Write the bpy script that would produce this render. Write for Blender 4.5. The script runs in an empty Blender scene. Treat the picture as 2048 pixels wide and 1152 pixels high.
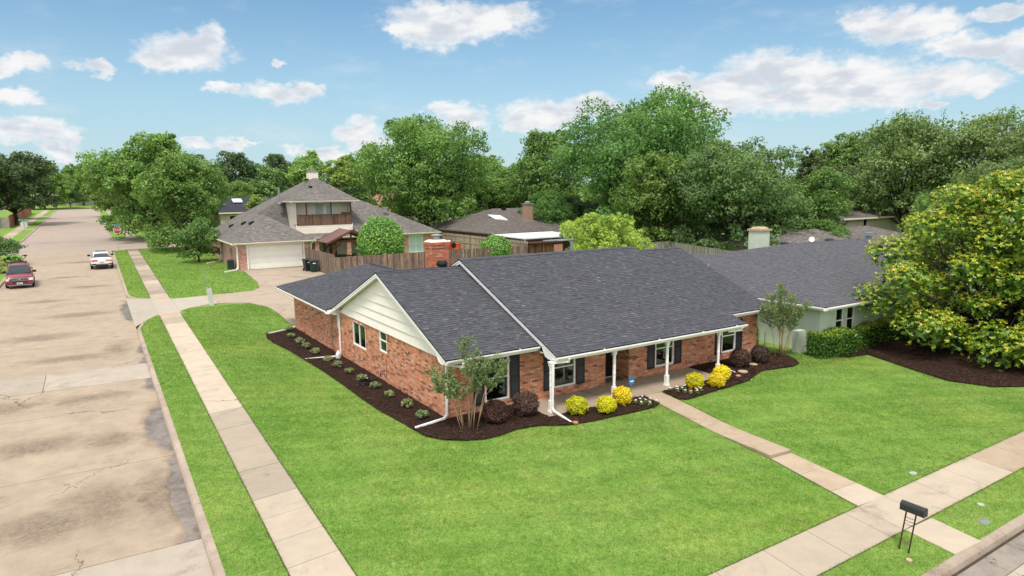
import bpy, bmesh, math, random
import numpy as np
from mathutils import Vector, Matrix

random.seed(7)
rng = np.random.default_rng(7)
R = math.radians
sc = bpy.context.scene
COL = sc.collection

# ------------------------------------------------------------------ camera
CAM = Vector((0.0, 0.0, 8.2))
cam_d = bpy.data.cameras.new('camera')
cam_d.sensor_width = 36.0
cam_d.lens = 23.19
cam_d.clip_start = 0.1
cam_d.clip_end = 6000
cam = bpy.data.objects.new('camera', cam_d)
COL.objects.link(cam)
cam.matrix_world = Matrix((
    (0.84316, 0.08689, -0.53060, CAM.x),
    (-0.53756, 0.11650, -0.83514, CAM.y),
    (-0.01075, 0.98938, 0.14494, CAM.z),
    (0, 0, 0, 1)))
sc.camera = cam

# ------------------------------------------------------------------ sun, sky, exposure
SUN = Vector((-0.30, -0.34, 0.89)).normalized()      # towards the sun: high, in front of the house and to its left
sun_d = bpy.data.lights.new('sun', 'SUN')
sun_d.energy = 1.95
sun_d.angle = R(14)
sun_d.color = (1.0, 0.93, 0.83)
sun = bpy.data.objects.new('sun', sun_d)
COL.objects.link(sun)
sun.rotation_euler = SUN.to_track_quat('Z', 'Y').to_euler()
sun.location = (0, 0, 60)
SKY_STRENGTH = 0.064
EXPOSURE = 0.94
sc.view_settings.view_transform = 'Standard'
sc.view_settings.look = 'None'
sc.view_settings.exposure = EXPOSURE
sc.view_settings.gamma = 1.0
sc.view_settings.use_curve_mapping = False
sc.cycles.max_bounces = 6
sc.cycles.diffuse_bounces = 3
sc.cycles.glossy_bounces = 2
sc.cycles.transparent_max_bounces = 6
sc.cycles.use_denoising = True


class NT:
    """small helper round a node tree"""
    def __init__(s, tree):
        s.t = tree
        s.n = tree.nodes
        s.l = tree.links

    def put(s, sock, v):
        if isinstance(v, bpy.types.NodeSocket):
            s.l.new(v, sock)
        elif v is not None:
            if sock.type == 'RGBA' and hasattr(v, '__len__') and len(v) == 3:
                v = (*v, 1)
            sock.default_value = v

    def node(s, kind, ins=(), **props):
        nd = s.n.new(kind)
        for k, v in props.items():
            setattr(nd, k, v)
        if isinstance(ins, dict):
            for k, v in ins.items():
                s.put(nd.inputs[k], v)
        else:
            for i, v in enumerate(ins):
                if v is not None:
                    s.put(nd.inputs[i], v)
        return nd

    def math(s, op, a, b=None, c=None, clamp=False):
        return s.node('ShaderNodeMath', [a, b, c], operation=op, use_clamp=clamp).outputs[0]

    def vmath(s, op, a, b=None, c=None, out=0):
        return s.node('ShaderNodeVectorMath', [a, b, c], operation=op).outputs[out]

    def mix(s, f, a, b, blend='MIX'):
        nd = s.n.new('ShaderNodeMix')
        nd.data_type = 'RGBA'
        nd.blend_type = blend
        nd.clamp_factor = True
        s.put(nd.inputs[0], f)
        s.put(nd.inputs[6], a)
        s.put(nd.inputs[7], b)
        return nd.outputs[2]

    def noise(s, vec, scale, detail=3, rough=0.5, out=0, dist=0.0):
        nd = s.node('ShaderNodeTexNoise', {'Vector': vec, 'Scale': scale, 'Detail': detail, 'Roughness': rough, 'Distortion': dist})
        return nd.outputs[out]

    def ramp(s, f, stops, interp='LINEAR'):
        nd = s.n.new('ShaderNodeValToRGB')
        s.put(nd.inputs[0], f)
        cr = nd.color_ramp
        cr.interpolation = interp
        while len(cr.elements) < len(stops):
            cr.elements.new(0.5)
        for e, (p, c) in zip(cr.elements, stops):
            e.position = p
            e.color = (*c, 1) if hasattr(c, '__len__') else (c, c, c, 1)
        return nd.outputs[0]

    def sstep(s, v, a, b):
        nd = s.n.new('ShaderNodeMapRange')
        nd.interpolation_type = 'SMOOTHSTEP'
        s.put(nd.inputs[0], v)
        nd.inputs[1].default_value = a
        nd.inputs[2].default_value = b
        return nd.outputs[0]


def make_world():
    w = bpy.data.worlds.new('World')
    sc.world = w
    w.use_nodes = True
    T = NT(w.node_tree)
    T.n.clear()
    sky = T.n.new('ShaderNodeTexSky')
    sky.sky_type = 'NISHITA'
    sky.sun_disc = False
    sky.sun_elevation = math.asin(SUN.z)
    sky.sun_rotation = math.atan2(SUN.x, SUN.y)
    sky.altitude = 150
    sky.air_density = 1.25
    sky.dust_density = 0.35
    sky.ozone_density = 2.2
    co = T.node('ShaderNodeTexCoord').outputs['Generated']
    xyz = T.node('ShaderNodeSeparateXYZ', [co])
    # azimuth from +Y towards +X measured about the middle of the view, and elevation
    az0 = R(32.4)
    xr = T.math('SUBTRACT', T.math('MULTIPLY', xyz.outputs[0], math.cos(az0)), T.math('MULTIPLY', xyz.outputs[1], math.sin(az0)))
    yr = T.math('ADD', T.math('MULTIPLY', xyz.outputs[0], math.sin(az0)), T.math('MULTIPLY', xyz.outputs[1], math.cos(az0)))
    az = T.math('ARCTAN2', xr, yr)
    el = T.math('ARCSINE', xyz.outputs[2])
    p = T.node('ShaderNodeCombineXYZ', [az, el, 0.0]).outputs[0]
    # ragged edges: fractal warp of the angular position
    nz = T.node('ShaderNodeTexNoise', {'Vector': T.vmath('MULTIPLY', p, (1.0, 1.5, 1.0)), 'Scale': 34.0, 'Detail': 6.0, 'Roughness': 0.62}).outputs['Color']
    warp = T.vmath('MULTIPLY', T.vmath('SUBTRACT', nz, (0.5, 0.5, 0.5)), (0.050, 0.036, 0.0))
    nz2 = T.node('ShaderNodeTexNoise', {'Vector': p, 'Scale': 11.0, 'Detail': 3.0, 'Roughness': 0.5}).outputs['Color']
    warp2 = T.vmath('MULTIPLY', T.vmath('SUBTRACT', nz2, (0.5, 0.5, 0.5)), (0.075, 0.034, 0.0))
    pw = T.vmath('ADD', T.vmath('ADD', p, warp), warp2)
    # cumulus banks in degrees: azimuth from view axis, elevation, half width, half height
    lobes = CLOUDS
    F = None
    for (a, e, ha, he) in lobes:
        sx, sy = 1 / R(ha), 1 / R(he)
        v = T.vmath('MULTIPLY_ADD', pw, (sx, sy, 0.0), (-R(a) * sx, -R(e) * sy, 0.0))
        d = T.vmath('LENGTH', v, out=1)
        F = d if F is None else T.math('SMOOTH_MIN', F, d, 0.25)
    fr = T.noise(T.vmath('MULTIPLY', p, (1.0, 1.7, 1.0)), 55.0, 6, 0.65)
    inview = T.sstep(T.math('ADD', F, T.math('MULTIPLY', T.math('SUBTRACT', fr, 0.5), 0.9)), 1.28, 0.52)
    # out-of-view sky: broad cloud, set brighter than the visible clouds as added fill
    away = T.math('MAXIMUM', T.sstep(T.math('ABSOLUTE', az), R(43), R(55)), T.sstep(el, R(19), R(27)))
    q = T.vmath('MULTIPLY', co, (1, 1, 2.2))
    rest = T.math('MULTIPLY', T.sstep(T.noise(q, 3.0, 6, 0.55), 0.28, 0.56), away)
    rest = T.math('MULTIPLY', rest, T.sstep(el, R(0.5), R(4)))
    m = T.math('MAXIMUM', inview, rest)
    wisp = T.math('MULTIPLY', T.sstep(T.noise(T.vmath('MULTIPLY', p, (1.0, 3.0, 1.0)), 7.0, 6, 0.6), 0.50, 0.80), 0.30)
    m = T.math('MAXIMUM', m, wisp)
    tone = T.noise(T.vmath('MULTIPLY', p, (1.0, 2.4, 1.0)), 15.0, 5, 0.55)
    core = T.sstep(F, 1.0, 0.45)
    shade = T.math('MULTIPLY', T.sstep(tone, 0.38, 0.62), T.math('ADD', T.math('MULTIPLY', core, 0.85), 0.15))
    ccol = T.mix(shade, CLOUD_WHITE, CLOUD_GREY)
    ccol = T.mix(away, ccol, FILL_VEIL)
    skyc = T.vmath('MULTIPLY', T.mix(1.0, sky.outputs[0], SKY_TINT, 'MULTIPLY'), (SKY_STRENGTH,) * 3)
    # haze whitening towards the horizon, as in the photograph
    hz = T.math('MULTIPLY', T.sstep(el, R(16), R(-1)), 0.72)
    skyc = T.mix(hz, skyc, HAZE_COL)
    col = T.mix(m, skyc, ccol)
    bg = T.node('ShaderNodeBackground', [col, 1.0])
    out = T.node('ShaderNodeOutputWorld', [bg.outputs[0]])
    w.cycles.sampling_method = 'MANUAL'
    w.cycles.sample_map_resolution = 512


CLOUDS = [(-25.05, 10.77, 3.24, 1.48), (-23.26, 11.7, 1.47, 1.06), (-26.63, 9.95, 1.83, 0.7), (-35.25, 8.56, 1.67, 0.65), (-31.0, 9.03, 1.38, 0.47), (-35.59, 6.42, 1.61, 0.46), 
          (-36.11, 8.1, 1.09, 0.52), (-18.53, 8.06, 3.4, 0.83), (-16.7, 8.2, 1.93, 0.76), (-23.0, 8.02, 0.85, 0.37), (-18.93, 10.21, 0.45, 0.3), (-35.1, 4.29, 2.69, 0.81), 
          (-36.2, 4.44, 1.65, 0.73), (-32.82, 3.82, 0.9, 0.49), (-33.77, 3.06, 1.76, 0.69), (-22.2, 3.96, 1.46, 0.46), (-24.88, 3.91, 1.12, 0.38), (-21.08, 4.24, 0.74, 0.31), 
          (-4.03, 13.79, 6.16, 1.56), (-6.11, 13.02, 3.89, 1.42), (0.11, 14.45, 2.48, 0.81), (-8.96, 12.89, 1.82, 0.52), (-1.56, 13.61, 2.9, 1.31), (-12.72, 4.95, 2.02, 1.04), 
          (-15.78, 3.44, 2.36, 0.56), (-11.75, 3.94, 2.44, 0.73), (-4.0, 5.99, 2.19, 1.3), (-5.87, 6.6, 1.67, 0.56), (2.98, 6.25, 4.21, 1.38), (6.75, 6.86, 3.33, 1.04), 
          (0.86, 5.54, 2.12, 0.82), (16.81, 7.47, 4.24, 1.54), (21.6, 9.24, 4.34, 1.54), (25.84, 8.37, 5.1, 1.5), (23.14, 6.93, 7.12, 1.34), (31.67, 7.52, 3.66, 1.09), 
          (18.69, 8.13, 2.26, 1.13), (34.34, 7.1, 1.72, 0.67), (27.27, 6.83, 4.66, 1.08), (16.46, 6.13, 3.11, 0.78), (31.78, 5.97, 1.16, 0.35), (13.65, 8.59, 1.59, 0.97), 
          (30.17, 11.53, 3.42, 1.19), (27.61, 12.0, 1.96, 1.08), (31.99, 11.46, 1.49, 0.98), (32.69, 9.91, 2.07, 0.92), (34.45, 9.37, 2.27, 0.71), (36.72, 8.45, 1.62, 0.96), 
          (35.93, 11.52, 2.18, 0.56), (36.85, 9.38, 1.6, 0.69), ]
CLOUD_WHITE = (0.485, 0.487, 0.490)
CLOUD_GREY = (0.335, 0.362, 0.402)
FILL_VEIL = (0.79, 0.78, 0.765)  # brighter cloud colour outside the view, added for fill light
SKY_TINT = (0.82, 1.0, 1.06)
HAZE_COL = (0.252, 0.348, 0.432)
make_world()


# ------------------------------------------------------------------ mesh helpers
def obj_of(name, me, mat=None, parent=None, label=None, cat=None, group=None, kind=None, rnd=None):
    o = bpy.data.objects.new(name, me)
    COL.objects.link(o)
    if mat is not None and me is not None and len(me.materials) == 0:
        me.materials.append(mat)
    if parent is not None:
        o.parent = parent
        if parent.type == 'EMPTY' and parent.get('_w'):
            o.matrix_parent_inverse = Matrix.Translation(-parent.location)
    if label: o['label'] = label
    if cat: o['category'] = cat
    if group: o['group'] = group
    if kind: o['kind'] = kind
    if rnd is not None: o['rnd'] = float(rnd)
    return o


def thing(name, label, cat, loc=(0, 0, 0), group=None, world=True, rz=0.0, kind=None):
    o = bpy.data.objects.new(name, None)
    COL.objects.link(o)
    o.location = loc
    o.rotation_euler = (0, 0, rz)
    o.empty_display_size = 0.2
    if world:
        o['_w'] = 1
    if label: o['label'] = label
    if cat: o['category'] = cat
    if group: o['group'] = group
    if kind: o['kind'] = kind
    return o


def dup(src, parent=None, **over):
    """copy a thing with its parts and sub-parts (shared mesh data)"""
    c = src.copy()
    COL.objects.link(c)
    if parent is not None:
        c.parent = parent
    for k, v in over.items():
        c[k] = v
    for ch in src.children:
        d = dup(ch, c)
        d.matrix_parent_inverse = ch.matrix_parent_inverse.copy()
    return c


class MB:
    def __init__(s):
        s.v, s.f, s.r, s.m = [], [], [], []

    def add(s, vs, fs, r=0.0, m=0):
        b = len(s.v)
        s.v.extend([tuple(p) for p in vs])
        for f in fs:
            s.f.append(tuple(b + i for i in f))
            s.r.append(r)
            s.m.append(m)
        return s

    def quad(s, a, b, c, d, r=0.0, m=0):
        return s.add([a, b, c, d], [(0, 1, 2, 3)], r, m)

    def poly(s, pts, r=0.0, m=0):
        return s.add(pts, [tuple(range(len(pts)))], r, m)

    def box(s, x0, x1, y0, y1, z0, z1, r=0.0, m=0, skip=''):
        vs = [(x0, y0, z0), (x1, y0, z0), (x1, y1, z0), (x0, y1, z0), (x0, y0, z1), (x1, y0, z1), (x1, y1, z1), (x0, y1, z1)]
        fs = [(3, 2, 1, 0), (4, 5, 6, 7), (0, 1, 5, 4), (1, 2, 6, 5), (2, 3, 7, 6), (3, 0, 4, 7)]
        return s.add(vs, fs, r, m)

    def hexa(s, b4, t4, r=0.0, m=0):
        """a box from four bottom and four top corners (counter-clockwise from above)"""
        return s.add(list(b4) + list(t4), [(3, 2, 1, 0), (4, 5, 6, 7), (0, 1, 5, 4), (1, 2, 6, 5), (2, 3, 7, 6), (3, 0, 4, 7)], r, m)

    def beam(s, a, b, w, h, up=(0, 0, 1), r=0.0, m=0):
        """rectangular bar from a to b, width w across, height h along up, centred"""
        a, b, up = Vector(a), Vector(b), Vector(up)
        d = (b - a).normalized()
        x = d.cross(up)
        if x.length < 1e-4:
            x = d.cross(Vector((1, 0, 0)))
        x.normalize()
        u = x.cross(d).normalized()
        q = [x * (i * w / 2) + u * (j * h / 2) for i, j in ((-1, -1), (1, -1), (1, 1), (-1, 1))]
        vs = [a + k for k in q] + [b + k for k in q]
        return s.add(vs, [(0, 1, 2, 3), (7, 6, 5, 4), (0, 4, 5, 1), (1, 5, 6, 2), (2, 6, 7, 3), (3, 7, 4, 0)], r, m)

    def tube(s, pts, rad, n=8, r=0.0, m=0, cap=True):
        pts = [Vector(p) for p in pts]
        rad = rad if hasattr(rad, '__len__') else [rad] * len(pts)
        vs, fs = [], []
        px = None
        for i, p in enumerate(pts):
            d = (pts[min(i + 1, len(pts) - 1)] - pts[max(i - 1, 0)]).normalized()
            x = px - d * px.dot(d) if px is not None else d.orthogonal()
            if x.length < 1e-5:
                x = d.orthogonal()
            x.normalize()
            px = x
            y = d.cross(x)
            for k in range(n):
                a = 2 * math.pi * k / n
                vs.append(p + (x * math.cos(a) + y * math.sin(a)) * rad[i])
        for i in range(len(pts) - 1):
            for k in range(n):
                k2 = (k + 1) % n
                fs.append((i * n + k, i * n + k2, (i + 1) * n + k2, (i + 1) * n + k))
        if cap:
            fs.append(tuple(range(n - 1, -1, -1)))
            fs.append(tuple((len(pts) - 1) * n + k for k in range(n)))
        return s.add(vs, fs, r, m)

    def lathe(s, prof, c, n=12, sq=None, r=0.0, m=0):
        """prof: (radius, z); turned about the vertical through c"""
        vs, fs = [], []
        for (rad, z) in prof:
            for k in range(n):
                a = 2 * math.pi * (k + 0.5) / n
                vs.append((c[0] + rad * math.cos(a), c[1] + rad * math.sin(a), c[2] + z))
        for i in range(len(prof) - 1):
            for k in range(n):
                k2 = (k + 1) % n
                fs.append((i * n + k, i * n + k2, (i + 1) * n + k2, (i + 1) * n + k))
        fs.append(tuple(range(n - 1, -1, -1)))
        fs.append(tuple((len(prof) - 1) * n + k for k in range(n)))
        return s.add(vs, fs, r, m)

    def mesh(s, name, smooth=False):
        me = bpy.data.meshes.new(name)
        me.from_pydata(s.v, [], s.f)
        if any(s.r):
            at = me.attributes.new('rnd', 'FLOAT', 'FACE')
            at.data.foreach_set('value', s.r)
        if any(s.m):
            me.polygons.foreach_set('material_index', s.m)
        if smooth:
            me.polygons.foreach_set('use_smooth', [True] * len(s.f))
        me.update()
        return me

    def build(s, name, mat, parent=None, smooth=False, bevel=0, **kw):
        me = s.mesh(name, smooth)
        if isinstance(mat, (list, tuple)):
            for mm in mat:
                me.materials.append(mm)
            mat = None
        o = obj_of(name, me, mat, parent, **kw)
        if bevel:
            md = o.modifiers.new('bevel', 'BEVEL')
            md.width = bevel
            md.segments = 2
            md.limit_method = 'ANGLE'
            md.angle_limit = R(40)
        return o


def fast_mesh(name, verts, nper, rnd=None, smooth=False):
    """mesh of many equal faces: verts (N*nper, 3), nper corners each; rnd one value per face"""
    verts = np.asarray(verts, dtype=np.float32)
    nv = len(verts)
    nf = nv // nper
    me = bpy.data.meshes.new(name)
    me.vertices.add(nv)
    me.vertices.foreach_set('co', verts.ravel())
    me.loops.add(nv)
    me.loops.foreach_set('vertex_index', np.arange(nv, dtype=np.int32))
    me.polygons.add(nf)
    me.polygons.foreach_set('loop_start', np.arange(0, nv, nper, dtype=np.int32))
    if smooth:
        me.polygons.foreach_set('use_smooth', np.ones(nf, dtype=bool))
    if rnd is not None:
        at = me.attributes.new('rnd', 'FLOAT', 'FACE')
        at.data.foreach_set('value', np.asarray(rnd, dtype=np.float32))
    me.update(calc_edges=True)
    return me


# ------------------------------------------------------------------ ground height
GA, GB = -0.005, 0.0156


def ss(t):
    t = np.clip(t, 0, 1)
    return t * t * (3 - 2 * t)


def gz(x, y):
    """height of the terrain: a gentle rise along the side street, levelled round the corner house"""
    pl = GA * x + GB * y
    dx = np.maximum(np.maximum(9.4 - x, x - 27.0), 0)
    dy = np.maximum(np.maximum(18.4 - y, y - 41.0), 0)
    d = np.sqrt(dx * dx + dy * dy)
    pad = 0.30 - 0.010 * (np.clip(y, 18, 42) - 20)
    w = 1 - ss(d / 4.6)
    return pl + w * (pad - pl)


def gp(x, y):
    return GA * x + GB * y


def P3(x, y, dz=0.0):
    return (x, y, float(gz(x, y)) + dz)


def inpoly(x, y, poly):
    c = np.zeros(len(x), dtype=bool)
    n = len(poly)
    for i in range(n):
        x0, y0 = poly[i]
        x1, y1 = poly[(i + 1) % n]
        if y0 == y1:
            continue
        t = ((y0 > y) != (y1 > y)) & (x < (x1 - x0) * (y - y0) / (y1 - y0) + x0)
        c ^= t
    return c


def sheet(name, poly, mat, dz=0.0, step=0, zf=gz, parent=None, thick=0.0, **kw):
    """flat polygon draped on the terrain; step: grid spacing of the draping"""
    bm = bmesh.new()
    vs = [bm.verts.new((p[0], p[1], 0)) for p in poly]
    f = bm.faces.new(vs)
    if f.normal.z < 0:
        pass
    bm.normal_update()
    if bm.faces and list(bm.faces)[0].normal.z < 0:
        bmesh.ops.reverse_faces(bm, faces=bm.faces[:])
    if step:
        xs = [p[0] for p in poly]
        ys = [p[1] for p in poly]
        for ax, (a, b) in enumerate(((min(xs), max(xs)), (min(ys), max(ys)))):
            k = math.ceil(a / step) * step
            while k < b:
                co = (k, 0, 0) if ax == 0 else (0, k, 0)
                no = (1, 0, 0) if ax == 0 else (0, 1, 0)
                bmesh.ops.bisect_plane(bm, geom=bm.verts[:] + bm.edges[:] + bm.faces[:], plane_co=co, plane_no=no, dist=1e-5)
                k += step
    if thick:
        r = bmesh.ops.extrude_face_region(bm, geom=bm.faces[:])
        new = [v for v in r['geom'] if isinstance(v, bmesh.types.BMVert)]
        top = set(new)
        for v in bm.verts:
            v.co.z = float(zf(v.co.x, v.co.y)) + dz - (0 if v in top else thick)
    else:
        for v in bm.verts:
            v.co.z = float(zf(v.co.x, v.co.y)) + dz
    bmesh.ops.triangulate(bm, faces=[f for f in bm.faces if len(f.verts) > 4])
    bmesh.ops.recalc_face_normals(bm, faces=bm.faces[:])
    bm.normal_update()
    if not thick and bm.faces:
        if sum(f.normal.z for f in bm.faces) < 0:
            bmesh.ops.reverse_faces(bm, faces=bm.faces[:])
    me = bpy.data.meshes.new(name)
    bm.to_mesh(me)
    bm.free()
    return obj_of(name, me, mat, parent, **kw)


def arc(cx, cy, r, a0, a1, n=8):
    return [(cx + r * math.cos(R(a0 + (a1 - a0) * i / n)), cy + r * math.sin(R(a0 + (a1 - a0) * i / n))) for i in range(n + 1)]


# ------------------------------------------------------------------ materials
def newmat(name):
    m = bpy.data.materials.new(name)
    m.use_nodes = True
    T = NT(m.node_tree)
    T.n.clear()
    return m, T


def finish(T, col, rough=0.8, spec=0.3, metal=0.0, bump=None, bstr=0.3, bdist=0.02, extra=None):
    b = T.n.new('ShaderNodeBsdfPrincipled')
    T.put(b.inputs['Base Color'], col)
    T.put(b.inputs['Roughness'], rough)
    T.put(b.inputs['Metallic'], metal)
    T.put(b.inputs['Specular IOR Level'], spec)
    if bump is not None:
        bn = T.node('ShaderNodeBump', {'Height': bump, 'Strength': bstr, 'Distance': bdist})
        T.l.new(bn.outputs[0], b.inputs['Normal'])
    if extra:
        for k, v in extra.items():
            T.put(b.inputs[k], v)
    T.node('ShaderNodeOutputMaterial', [b.outputs[0]])
    return b


def rnd_of(T):
    """piece-to-piece variation: stored on the faces of joined pieces, on the object for single ones"""
    a = T.node('ShaderNodeAttribute', attribute_name='rnd').outputs['Fac']
    b = T.node('ShaderNodeAttribute', attribute_name='rnd', attribute_type='OBJECT').outputs['Fac']
    return T.math('ADD', a, b)


def pos(T):
    return T.node('ShaderNodeNewGeometry').outputs['Position']


def plain(name, c1, c2=None, scale=4.0, rough=0.7, spec=0.3, metal=0.0, bump=0.0, bscale=60.0, rv=0.0, stretch=None, detail=4, extra=None):
    m, T = newmat(name)
    p = pos(T)
    q = T.vmath('MULTIPLY', p, stretch) if stretch else p
    c2 = c2 or tuple(min(1, x * 0.8) for x in c1)
    n = T.noise(q, scale, detail, 0.6)
    col = T.mix(T.sstep(n, 0.3, 0.7), c1, c2)
    if rv:
        r = rnd_of(T)
        k = T.math('ADD', T.math('MULTIPLY', r, 2 * rv), 1 - rv)
        col = T.vmath('MULTIPLY', col, T.node('ShaderNodeCombineXYZ', [k, k, k]).outputs[0])
    finish(T, col, rough, spec, metal, T.noise(q, bscale, 3) if bump else None, bump, 0.02, extra)
    return m


def m_brick(name, ramp_stops, mort=0.0):
    m, T = newmat(name)
    p = pos(T)
    r = rnd_of(T)
    col = T.ramp(r, ramp_stops)
    n = T.noise(p, 3.0, 4, 0.6)
    col = T.mix(T.math('MULTIPLY', T.sstep(n, 0.45, 0.75), 0.35), col, (0.46, 0.33, 0.26))
    n2 = T.noise(p, 45.0, 3, 0.6)
    col = T.mix(T.sstep(n2, 0.35, 0.8), col, T.mix(0.35, col, (0.18, 0.09, 0.06)))
    finish(T, col, 0.88, 0.2, bump=T.noise(p, 90, 3), bstr=0.5, bdist=0.006)
    return m


def m_brick_far(name, c1, c2, mortar, sx=0.21, sz=0.0677, msize=0.012):
    """brickwork of a house too far away to build each brick"""
    m, T = newmat(name)
    p = T.node('ShaderNodeSeparateXYZ', [pos(T)])
    u = T.math('ADD', p.outputs[0], p.outputs[1])
    v = T.node('ShaderNodeCombineXYZ', [u, p.outputs[2], 0.0]).outputs[0]
    bt = T.node('ShaderNodeTexBrick', {'Vector': v, 'Color1': (*c1, 1), 'Color2': (*c2, 1), 'Mortar': (*mortar, 1), 'Scale': 1.0,
                                       'Mortar Size': msize, 'Bias': -0.1, 'Brick Width': sx, 'Row Height': sz})
    col = T.mix(T.sstep(T.noise(pos(T), 6, 4, 0.7), 0.4, 0.75), bt.outputs['Color'], T.mix(0.5, bt.outputs['Color'], mortar))
    finish(T, col, 0.9, 0.2, bump=bt.outputs['Fac'], bstr=-0.4, bdist=0.01)
    return m


def m_shingle(name, stops, streak=(0.06, 0.06, 0.07)):
    m, T = newmat(name)
    p = pos(T)
    col = T.ramp(rnd_of(T), stops)
    n = T.noise(p, 0.5, 3, 0.6)
    col = T.mix(T.math('MULTIPLY', T.sstep(n, 0.4, 0.8), 0.25), col, streak)
    g = T.noise(p, 220, 2, 0.7)
    col = T.mix(T.sstep(g, 0.3, 0.8), col, T.vmath('MULTIPLY', col, (0.6, 0.6, 0.6)))
    finish(T, col, 0.93, 0.15, bump=g, bstr=0.4, bdist=0.004)
    return m


def m_shingle_far(name, c1, c2, c3, ax='X'):
    """shingled roof of a far house: courses too small to build"""
    m, T = newmat(name)
    P = T.node('ShaderNodeSeparateXYZ', [pos(T)])
    nrm = T.node('ShaderNodeSeparateXYZ', [T.node('ShaderNodeNewGeometry').outputs['True Normal']])
    facex = T.sstep(T.math('SUBTRACT', T.math('ABSOLUTE', nrm.outputs[0]), T.math('ABSOLUTE', nrm.outputs[1])), -0.01, 0.01)
    u = T.math('ADD', T.math('MULTIPLY', P.outputs[1], facex), T.math('MULTIPLY', P.outputs[0], T.math('SUBTRACT', 1.0, facex)))
    v = T.node('ShaderNodeCombineXYZ', [u, T.math('MULTIPLY', P.outputs[2], 2.2), 0.0]).outputs[0]
    bt = T.node('ShaderNodeTexBrick', {'Vector': v, 'Color1': (*c1, 1), 'Color2': (*c2, 1), 'Mortar': (*c3, 1), 'Scale': 1.0,
                                       'Mortar Size': 0.02, 'Bias': 0.0, 'Brick Width': 0.36, 'Row Height': 0.17}, offset=0.37)
    w = T.node('ShaderNodeTexWhiteNoise', {'Vector': T.vmath('FLOOR', T.vmath('MULTIPLY', v, (3.1, 5.9, 1.0)))}).outputs[0]
    col = T.mix(T.math('MULTIPLY', w, 0.75), bt.outputs['Color'], c3)
    n = T.noise(pos(T), 0.35, 4, 0.6)
    col = T.mix(T.math('MULTIPLY', T.sstep(n, 0.4, 0.75), 0.35), col, c3)
    finish(T, col, 0.93, 0.15, bump=bt.outputs['Fac'], bstr=-0.5, bdist=0.02)
    return m


LEAFK = 2.5


def m_leaf(name, dark, mid, light, trans=0.38, rough=0.5, spec=0.35, tip=None, sat=0.80):
    m, T = newmat(name)
    def ds(c):
        l = .3 * c[0] + .6 * c[1] + .1 * c[2]
        return tuple(l + (v - l) * sat for v in c)
    dark, mid, light = ds(dark), ds(mid), ds(light)
    r = rnd_of(T)
    dark, mid, light = [tuple(min(.9, c * k) for c in q) for q, k in ((dark, LEAFK), (mid, LEAFK), (light, LEAFK * .92))]
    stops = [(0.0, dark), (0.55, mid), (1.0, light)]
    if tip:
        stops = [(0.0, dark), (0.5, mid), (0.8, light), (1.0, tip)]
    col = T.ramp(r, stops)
    oi = T.node('ShaderNodeObjectInfo').outputs['Random']       # no two plants of quite the same green
    kk = T.math('ADD', T.math('MULTIPLY', oi, 0.32), 0.84)
    kr = T.math('ADD', T.math('MULTIPLY', T.math('FRACT', T.math('MULTIPLY', oi, 7.31)), 0.26), 0.98)
    col = T.vmath('MULTIPLY', col, T.node('ShaderNodeCombineXYZ', [T.math('MULTIPLY', kk, kr), kk, T.math('MULTIPLY', kk, 0.86)]).outputs[0])
    n = T.noise(pos(T), 0.45, 2, 0.5)
    col = T.mix(T.math('MULTIPLY', T.sstep(n, 0.35, 0.7), 0.35), col, T.vmath('MULTIPLY', col, (1.25, 1.15, 0.8)))
    b = T.n.new('ShaderNodeBsdfPrincipled')
    T.put(b.inputs['Base Color'], col)
    b.inputs['Roughness'].default_value = rough
    b.inputs['Specular IOR Level'].default_value = spec
    tr = T.node('ShaderNodeBsdfTranslucent', [T.vmath('MULTIPLY', col, (1.1, 1.25, 0.6))])
    mx = T.node('ShaderNodeMixShader', [trans, b.outputs[0], tr.outputs[0]])
    T.node('ShaderNodeOutputMaterial', [mx.outputs[0]])
    return m


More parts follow.
